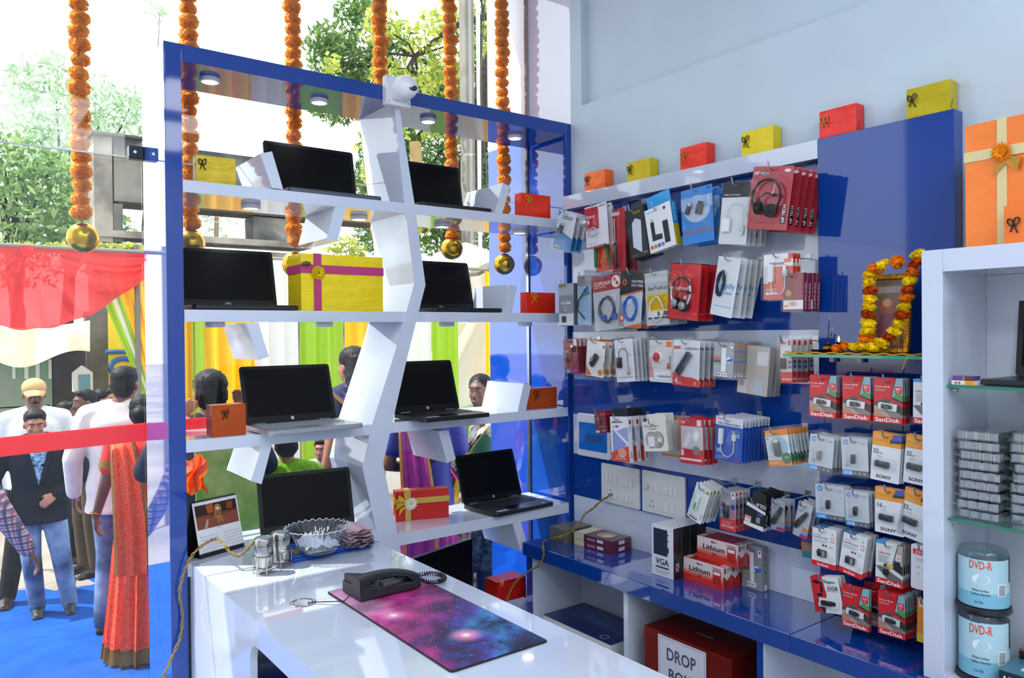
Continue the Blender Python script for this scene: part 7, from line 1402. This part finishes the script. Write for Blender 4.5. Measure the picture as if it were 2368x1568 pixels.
    if hair == 'short': h.ell(hp(0, .02, .052), (.083, .092, .078), 20, 12, M=HR); h.ell(hp(0, .045, .0), (.08, .068, .085), 18, 10, M=HR); h.ell(hp(0, -.048, .094), (.06, .036, .026), 12, 8, M=HR)
    elif hair == 'bun': h.ell(hp(0, .02, .048), (.084, .094, .08), 20, 12, M=HR); h.ell(hp(0, .04, .0), (.082, .07, .08), 18, 10, M=HR); h.ell(hp(0, .125, .0), (.055, .05, .055), 16, 10, M=HR)
    elif hair == 'long':
        h.ell(hp(0, .02, .05), (.087, .096, .08), 20, 12, M=HR)
        h.tube([hp(0, .05, .06), hp(0, .07, -.05), hp(0, .095, -.18), hp(0, .10, -.34), hp(0, .09, -.48)], [.08, .088, .095, .085, .05], 16)
    if cap:
        h2 = MB(); h2.ell(hp(0, .012, .055), (.085, .099, .072), 22, 12, M=HR)
        c_ = remesh(h2, 'cap', mat(cap, .8), t, .008, 3)
        b = MB(); b.grid(lambda u, v: hp((u-.5)*.15*(1-.25*v), -.088-.09*v+.05*abs(u-.5)*2*v*v*.8-.0+abs(u-.5)**2*.14, .05-.03*v-.04*(u-.5)**2*4*.5), 14, 8); b.grid(lambda u, v: hp((.5-u)*.15*(1-.25*v), -.088-.09*v+.05*abs(u-.5)*2*v*v*.8+abs(u-.5)**2*.14, .0465-.03*v-.04*(u-.5)**2*4*.5), 14, 8); b.build('cap_brim', mat(cap, .8), c_, smooth=60)
        h = MB(); h.ell(hp(0, .045, .0), (.079, .066, .06), 18, 10, M=HR)
    remesh(h, 'hair', HAIR, t, .008, 3)
    if top:
        m = MB(); torso(m, J, .019 if not coat else .025, z_low=(J['pelvis'][2]-(.17 if coat else .06)), wide=wide*(.9 if female else 1), flare=.012, belly=belly)
        for sd in 'LR':
            S_, E_, W_ = Vector(J['sh'+sd]), Vector(J['el'+sd]), Vector(J['wr'+sd]); g = .013 if coat else .011
            limb(m, [((1 if sd == 'L' else -1)*.055, .008, J['shc'][2]+.028), tuple(S_)], [.056+g, .06+g])
            if sleeve == 'long': limb(m, [S_, E_, E_+(W_-E_)*.96], [.062+g, .05+g, .036+g])
            else: limb(m, [S_, S_+(E_-S_)*.62], [.06+g, .054+g])
        o = remesh(m, 'jacket' if coat else 'shirt', top, t, vox, 26, .6)
    if bottom and build_legs:
        m = MB(); P_ = Vector(J['pelvis']); m.ell(P_+Vector((0, 0, -.0)), (.168, .125, .12), 20, 12)
        for sd in 'LR': limb(m, [J['hip'+sd], J['knee'+sd], tuple(Vector(J['ank'+sd])+Vector((0, 0, -.02)))], [.105, .077, .063])
        remesh(m, 'trousers', bottom, t, vox, 26, .6)
    if build_legs and shoes:
        for sd in 'LR':
            a = Vector(J['ank'+sd]); m = MB(); m.tube([a+Vector((0, .045, -.05)), a+Vector((0, 0, -.045)), a+Vector((0, -.07, -.05)), a+Vector((0, -.17, -.062))], [.034, .046, .044, .028], 12); m.box(a.x-.04, a.x+.04, a.y-.18, a.y+.06, a.z-.085, a.z-.06)
            remesh(m, 'shoe', mat(shoes, .3), t, .009, 3)
    return t, J, HM
def at(px, py, z=None, Y=None):
    p = onZ(px, py, z) if z is not None else onY(px, py, Y); return p
def face_cam(p, off=0): return math.atan2(-p[0], p[1])*-1*-1*0+math.atan2(p[0], p[1])*-1+R(off)
def plaid():
    m = bpy.data.materials.new('plaid_cotton'); m.use_nodes = True; nt = m.node_tree; p = nt.nodes['Principled BSDF']; p.inputs['Roughness'].default_value = .85
    tc = nt.nodes.new('ShaderNodeTexCoord'); last = None; c0 = lin('#cfc0c6')
    for ax, sc, c in ((0, 60, '#b0485a'), (2, 60, '#b0485a'), (0, 31, '#3f4a78'), (2, 31, '#3f4a78')):
        w = nt.nodes.new('ShaderNodeTexWave'); w.wave_type = 'BANDS'; w.bands_direction = 'XYZ'[ax]; w.inputs['Scale'].default_value = sc/6.28*1.6; nt.links.new(tc.outputs['Object'], w.inputs[0])
        g = nt.nodes.new('ShaderNodeMath'); g.operation = 'GREATER_THAN'; g.inputs[1].default_value = .72; nt.links.new(w.outputs['Fac'], g.inputs[0])
        h = nt.nodes.new('ShaderNodeMath'); h.operation = 'MULTIPLY'; h.inputs[1].default_value = .75; nt.links.new(g.outputs[0], h.inputs[0])
        mx = nt.nodes.new('ShaderNodeMix'); mx.data_type = 'RGBA'; nt.links.new(h.outputs[0], mx.inputs[0])
        if last: nt.links.new(last, mx.inputs[6])
        else: mx.inputs[6].default_value = c0
        mx.inputs[7].default_value = lin(c); last = mx.outputs[2]
    nt.links.new(last, p.inputs['Base Color']); return m
JEANS = mat('#33496e', .85, name='denim', noise=.8, c2='#8aa0c0', scale=3.5); NAVY = mat('#141a25', .85, name='navy_wool')
def lapel(t, J, shirt, jacket, g=.03):
    ch = Vector(J['chest']); y = ch.y-.118-g-.004; zt_, zb_ = J['shc'][2]+.01, J['waist'][2]+.02
    f = lambda x, z: (x, ch.y-(.118+g+.006)*math.sqrt(max(.05, 1-(x/.2)**2))*(1 if z < J['shc'][2]-.06 else .93-.9*(z-J['shc'][2]+.06)), z)
    m = MB(); m.grid(lambda u, v: f((u-.5)*.15*v, zb_+(zt_-zb_)*v), 6, 8); m.build('shirt_front', shirt, t, smooth=60)
    for sx in (-1, 1):
        m = MB(); m.grid(lambda u, v: Vector(f(sx*(.075*v+.035*u*math.sin(v*math.pi*.86+.3)), zb_+(zt_-zb_)*v))+Vector((0, -.005-.003*u, 0)), 4, 10); m.build('lapel', jacket, t, smooth=60)
    for z in (zb_-.02, zb_-.10): MB().ell(f(.012, z), (.008, .004, .008), 8, 5).build('button', mat('#101216', .3), t)
# boy in the dark blazer
p = at(96, 1428, ZST)
BS = mat('#3a6088', .8, name='blue_print_shirt', noise=.7, c2='#9ab8d0', scale=40)
t, J, HM = person('boy in dark navy blazer and faded jeans behind the ribbon', (p[0], p[1]+.06, ZST), -math.atan2(p[0], p[1])+R(0), 1.53,
    dict(head=(-.02, -.035, 1.585), shL=(.21, .005, 1.40), shR=(-.21, .005, 1.40), elR=(-.32, .04, 1.14), wrR=(-.26, -.09, .93), elL=(.35, .02, 1.14), wrL=(.12, -.18, 1.02), kneeR=(-.06, -.04, .5), ankR=(-.02, .03, .085), kneeL=(.15, -.07, .5), ankL=(.21, -.0, .085), hipL=(.09, 0, .92)),
    'b', NAVY, JEANS, head_pitch=14, head_yaw=4, coat=True, vox=.008, hl=(-.75, -.2, -.55), pl=(0, .9, -.4), hr=(.25, -.3, -1), pr=(1, 0, .2), shoes='#1d2736', curl=.7, wide=1.12)
lapel(t, J, BS, NAVY)
MB().tube([Vector(J['wrL'])+Vector((.028*math.cos(R(q))*.3+.02, .028*math.sin(R(q)), .028*math.cos(R(q))+.01)) for q in range(0, 360, 30)], .006, 6, closed=True).build('wrist_watch', mat('#20242a', .4), t, smooth=60)
# man in the tan cap
p = at(98, 1415, ZST)
t, J, HM = person('man in tan cap and white printed shirt behind the boy', (p[0], p[1]+.35, ZST), -math.atan2(p[0], p[1])-R(6), 1.72, dict(kneeR=(-.13, -.02, .5), ankR=(-.19, -.05, .085), ankL=(.2, .1, .085), kneeL=(.13, 0, .5)), 'c', mat('#e6e4e2', .85, noise=.12, scale=45), mat('#26241f', .8), head_yaw=10, head_pitch=6, cap='#c9a274', moustache=True, vox=.0095, shoes='#2c211c', wide=1.08)
# man in the white blazer, back to the shop
p = at(284, 1452, ZL_)
WB = mat('#d9d4d2', .85, name='pale_linen', noise=.08, scale=30)
t, J, HM = person('man in pale blazer and jeans with his back to the shop', (p[0], p[1], ZL_), R(180)-math.atan2(p[0], p[1])+R(-8), 1.74, dict(wrL=(.28, -.04, .90), elL=(.27, .04, 1.14), elR=(-.27, .03, 1.14), wrR=(-.27, -.06, .89), head=(-.03, -.03, 1.6), kneeL=(.08, -.02, .5), kneeR=(-.08, 0, .5)), 'c', WB, JEANS, coat=True, head_yaw=-12, vox=.0085, shoes='#14161c', wide=1.06)
m = MB(); nk = Vector(J['neck'])
m.tube([nk+Vector((.075*math.cos(R(q)), .075*math.sin(R(q))*.9+.006, -.045+.02*math.sin(R(q)))) for q in range(-200, 21, 20)], .017, 8); m.build('collar', WB, t, smooth=60)
MB().box(-.0015, .0015, .146, .150, .80, 1.36).build('back_seam', mat('#bdb7b4', .9), t)
MB().prism([(-.305, -.11, .80), (-.255, -.11, .82), (-.255, -.11, .9), (-.305, -.11, .88)], (0, .012, 0)).build('phone', mat('#2a2c30', .3), t)
# plaid shirt arm at the left edge
PLD = plaid()
tgt = Vector(onY(66, 1318, 4.75)); _s = 1.62/1.715; _w = Matrix.Rotation(R(150), 3, 'Z') @ (Vector((-.42, -.12, .88))*_s); p = tgt-_w
t, J, HM = person('person in plaid shirt, arm reaching into view at the left edge', (p[0], p[1], ZL_), R(150), 1.62, dict(elR=(-.34, .0, 1.13), wrR=(-.42, -.12, .88), elL=(.24, -.05, 1.14)), 'c', PLD, mat('#e0dcdc', .8), hr=(-.45, -.25, -.9), pr=(.6, .6, -.5), vox=.0085, curl=.6)
# woman in the red saree
SAR = mat('#f2361c', .6, name='red_silk', noise=.18, scale=90, c2='#ff6a3a'); GLD = mat('#a8762c', .4, metal=.6, name='zari_border', noise=.5, scale=160, bump=.4)
def saree(t, J, main, border, seed, hem=.02, pallu=True, rx=.2, ry=.17, blouse=True, band=True):
    q = random.Random(seed); ph = q.uniform(0, 6); zt_ = J['waist'][2]+.01
    def sk(u, v):
        a = 2*math.pi*u; z = zt_-(zt_-hem)*v; k = .75+.25*min(1, v*3)+.38*v*v; pl_ = .022*v*math.sin(a*17+ph+.5*v)+.012*v*math.sin(a*31)
        return ((rx*k*.86+pl_)*math.cos(a), (ry*k*.86+pl_)*math.sin(a)+.02*v, z)
    MB().grid(lambda u, v: sk(u, v*.91), 110, 18).build('skirt', main, t, smooth=80)
    if band:
        MB().grid(lambda u, v: [c*1.0 for c in sk(u, .91+.09*v)], 110, 3).build('hem_border', border, t, smooth=80)
    if pallu:
        w_, s_ = Vector(J['waist']), Vector(J['shc'])
        P = [Vector((-.16, -.10, w_.z-.04)), Vector((-.06, -.165, w_.z+.10)), Vector((.06, -.165, J['chest'][2]+.06)), Vector((.155, -.09, s_.z+.0)), Vector((.15, .03, s_.z+.055)), Vector((.10, .13, s_.z-.03)), Vector((.07, .16, J['chest'][2]-.1)), Vector((.05, .17, w_.z-.15)), Vector((.04, .18, w_.z-.5))]
        wd = [.10, .11, .1, .08, .065, .07, .09, .10, .10]
        def pl(u, v):
            f = u*(len(P)-1); i = min(int(f), len(P)-2); r_ = f-i; c = P[i].lerp(P[i+1], r_); w2 = wd[i]+(wd[i+1]-wd[i])*r_
            ax = Vector((.75, 0, .55)) if i < 2 else (Vector((.9, .0, -.35)) if i < 5 else Vector((1, 0, 0)))
            return c+ax*(v-.5)*2*w2+Vector((0, math.copysign(.012, c.y)*math.sin(v*16), 0))
        MB().grid(lambda u, v: pl(u, .08+.84*v), 46, 14).build('pallu', main, t, smooth=80)
        MB().grid(lambda u, v: pl(u, .92+.1*v)+Vector((0, -.004 if u < .5 else .004, 0)), 46, 3).build('pallu_border', border, t, smooth=80); MB().grid(lambda u, v: pl(u, -.02+.1*v)+Vector((0, -.004 if u < .5 else .004, 0)), 46, 3).build('pallu_border', border, t, smooth=80)
p = at(338, 1514, ZL_)
t, J, HM = person('woman in bright red saree with gold border by the blue rack', (p[0], p[1], ZL_), R(160), 1.60, dict(elR=(-.2, .02, 1.14), elL=(.22, .02, 1.15), wrL=(.29, -.03, .93), head=(0, -.03, 1.585)), 'c', mat('#e8281c', .6), None, hair='bun', female=True, sleeve='short', build_legs=False, vox=.0085, hr=(0, -.15, -1), pr=(1, 0, 0))
saree(t, J, SAR, GLD, 1)
for sd in 'LR':
    S_, E_ = Vector(J['sh'+sd]), Vector(J['el'+sd]); MB().tube([S_+(E_-S_)*.46, S_+(E_-S_)*.66], [.068, .066], 16, caps=False).build('sleeve_band', GLD, t, smooth=60)
MB().tube([Vector(J['wrL'])+Vector((.032*math.cos(R(q)), .032*math.sin(R(q)), .02)) for q in range(0, 360, 24)], .0055, 6, closed=True).build('bangle', mat('#d8a02a', .25, metal=1), t, smooth=60)
# people farther back in the street
def head_at(px, py, Y, ztop_rel=0): p = onY(px, py, Y); return p
def crowd(lab, px, py, Y, rz, skin, top, bottom, gz=ZST, **k):
    """px, py: where the middle of the head is seen"""
    p = onY(px, py, Y); H = (p[2]-gz)/1.60*1.715
    return person(lab, (p[0], Y-.0, gz), rz, H, k.pop('pose', None), skin, top, bottom, vox=k.pop('vox', .011), **k)
LB = mat('#a9c8e6', .8, name='light_blue_cotton')
crowd('man in light blue shirt looking left in the street', 200, 932, 7.5, R(-72), 'c', LB, mat('#5a4a36', .8), moustache=True)
crowd('dark haired man looking right beside the tan cap', 152, 955, 8.05, R(62), 'c', mat('#d8d4d2', .8), mat('#22252c', .8), moustache=True)
crowd('young man in teal print behind the light blue shirt', 236, 926, 8.25, R(70), 'b', mat('#2a8aa0', .8, noise=.6, scale=30, c2='#0f3a44'), JEANS)
# people right outside the window
t, J, HM = crowd('dark haired man with raised hand outside the window glass', 487, 912, 4.15, R(172), 'b', mat('#2a2f3c', .8), mat('#22252c', .8), gz=ZL_, pose=dict(elR=(-.3, -.12, 1.2), wrR=(-.2, -.20, 1.46), elL=(.30, -.1, 1.22), wrL=(.2, .06, 1.49)), hl=(-.75, .1, .5), pl=(0, .9, .3), hr=(.3, 0, 1), pr=(0, .8, 0), face=False, vox=.009, curl=.35)
MB().tube([Vector(J['wrL'])+Vector((.015, 0, -.01))+Vector((.02*math.cos(R(q)), .036*math.sin(R(q)), .032*math.cos(R(q)))) for q in range(0, 360, 24)], .007, 6, closed=True).build('wrist_watch', mat('#b08a4a', .25, metal=1), t, smooth=60)
MAG = mat('#b0248a', .6, name='magenta_silk', noise=.2, scale=60); GRN = mat('#7ab02e', .7, name='green_kurta', noise=.3, scale=30)
t, J, HM = crowd('woman with long black hair seen from behind beside the zigzag post', 818, 848, 4.75, R(-165), 'b', mat('#2c2f50', .7), None, gz=ZL_, hair='long', female=True, build_legs=False, face=False, sleeve='short'); saree(t, J, mat('#3a3470', .6), GLD, 3)
t, J, HM = crowd('woman in magenta saree behind the black laptops', 985, 905, 4.15, R(150), 'c', mat('#2a2f8a', .6), None, gz=ZL_, hair='long', female=True, build_legs=False, sleeve='short', face=False, pose=dict(elL=(.24, -.02, 1.14), wrL=(.06, -.18, 1.08), elR=(-.24, -.02, 1.14))); saree(t, J, MAG, GLD, 4)
t, J, HM = crowd('woman with tied black hair in a white dotted saree', 1112, 905, 4.35, R(-58), 'c', mat('#3a6a4a', .6), None, gz=ZL_, hair='bun', female=True, build_legs=False, sleeve='short'); saree(t, J, mat('#e6e2d8', .7, name='dotted_cotton', noise=1, c2='#6a5238', scale=14), mat('#1f6a4a', .5, noise=.5, c2='#c9a44a', scale=60), 5)
t, J, HM = crowd('child in green kurta outside the glass below the fourth shelf', 662, 1030, 4.3, R(160), 'b', GRN, GRN, gz=ZL_, face=False)
t, J, HM = crowd('small child looking left between the green kurta and the zigzag post', 745, 1040, 5.35, R(-40), 'b', mat('#8a9aa8', .7), mat('#5a6a78', .8), gz=ZL_)
t, J, HM = crowd('person with a bindi peering past the fifth shelf', 1050, 1022, 4.9, R(-30), 'c', mat('#c9a43a', .7), mat('#4a3a28', .8), gz=ZL_)
t, J, HM = crowd('person in dark embroidered navy dress low behind the counter', 1135, 1180, 3.95, R(170), 'c', mat('#182238', .7, noise=.9, c2='#3a4a5a', scale=16), mat('#182238', .7), gz=ZL_, face=False, hair='long')
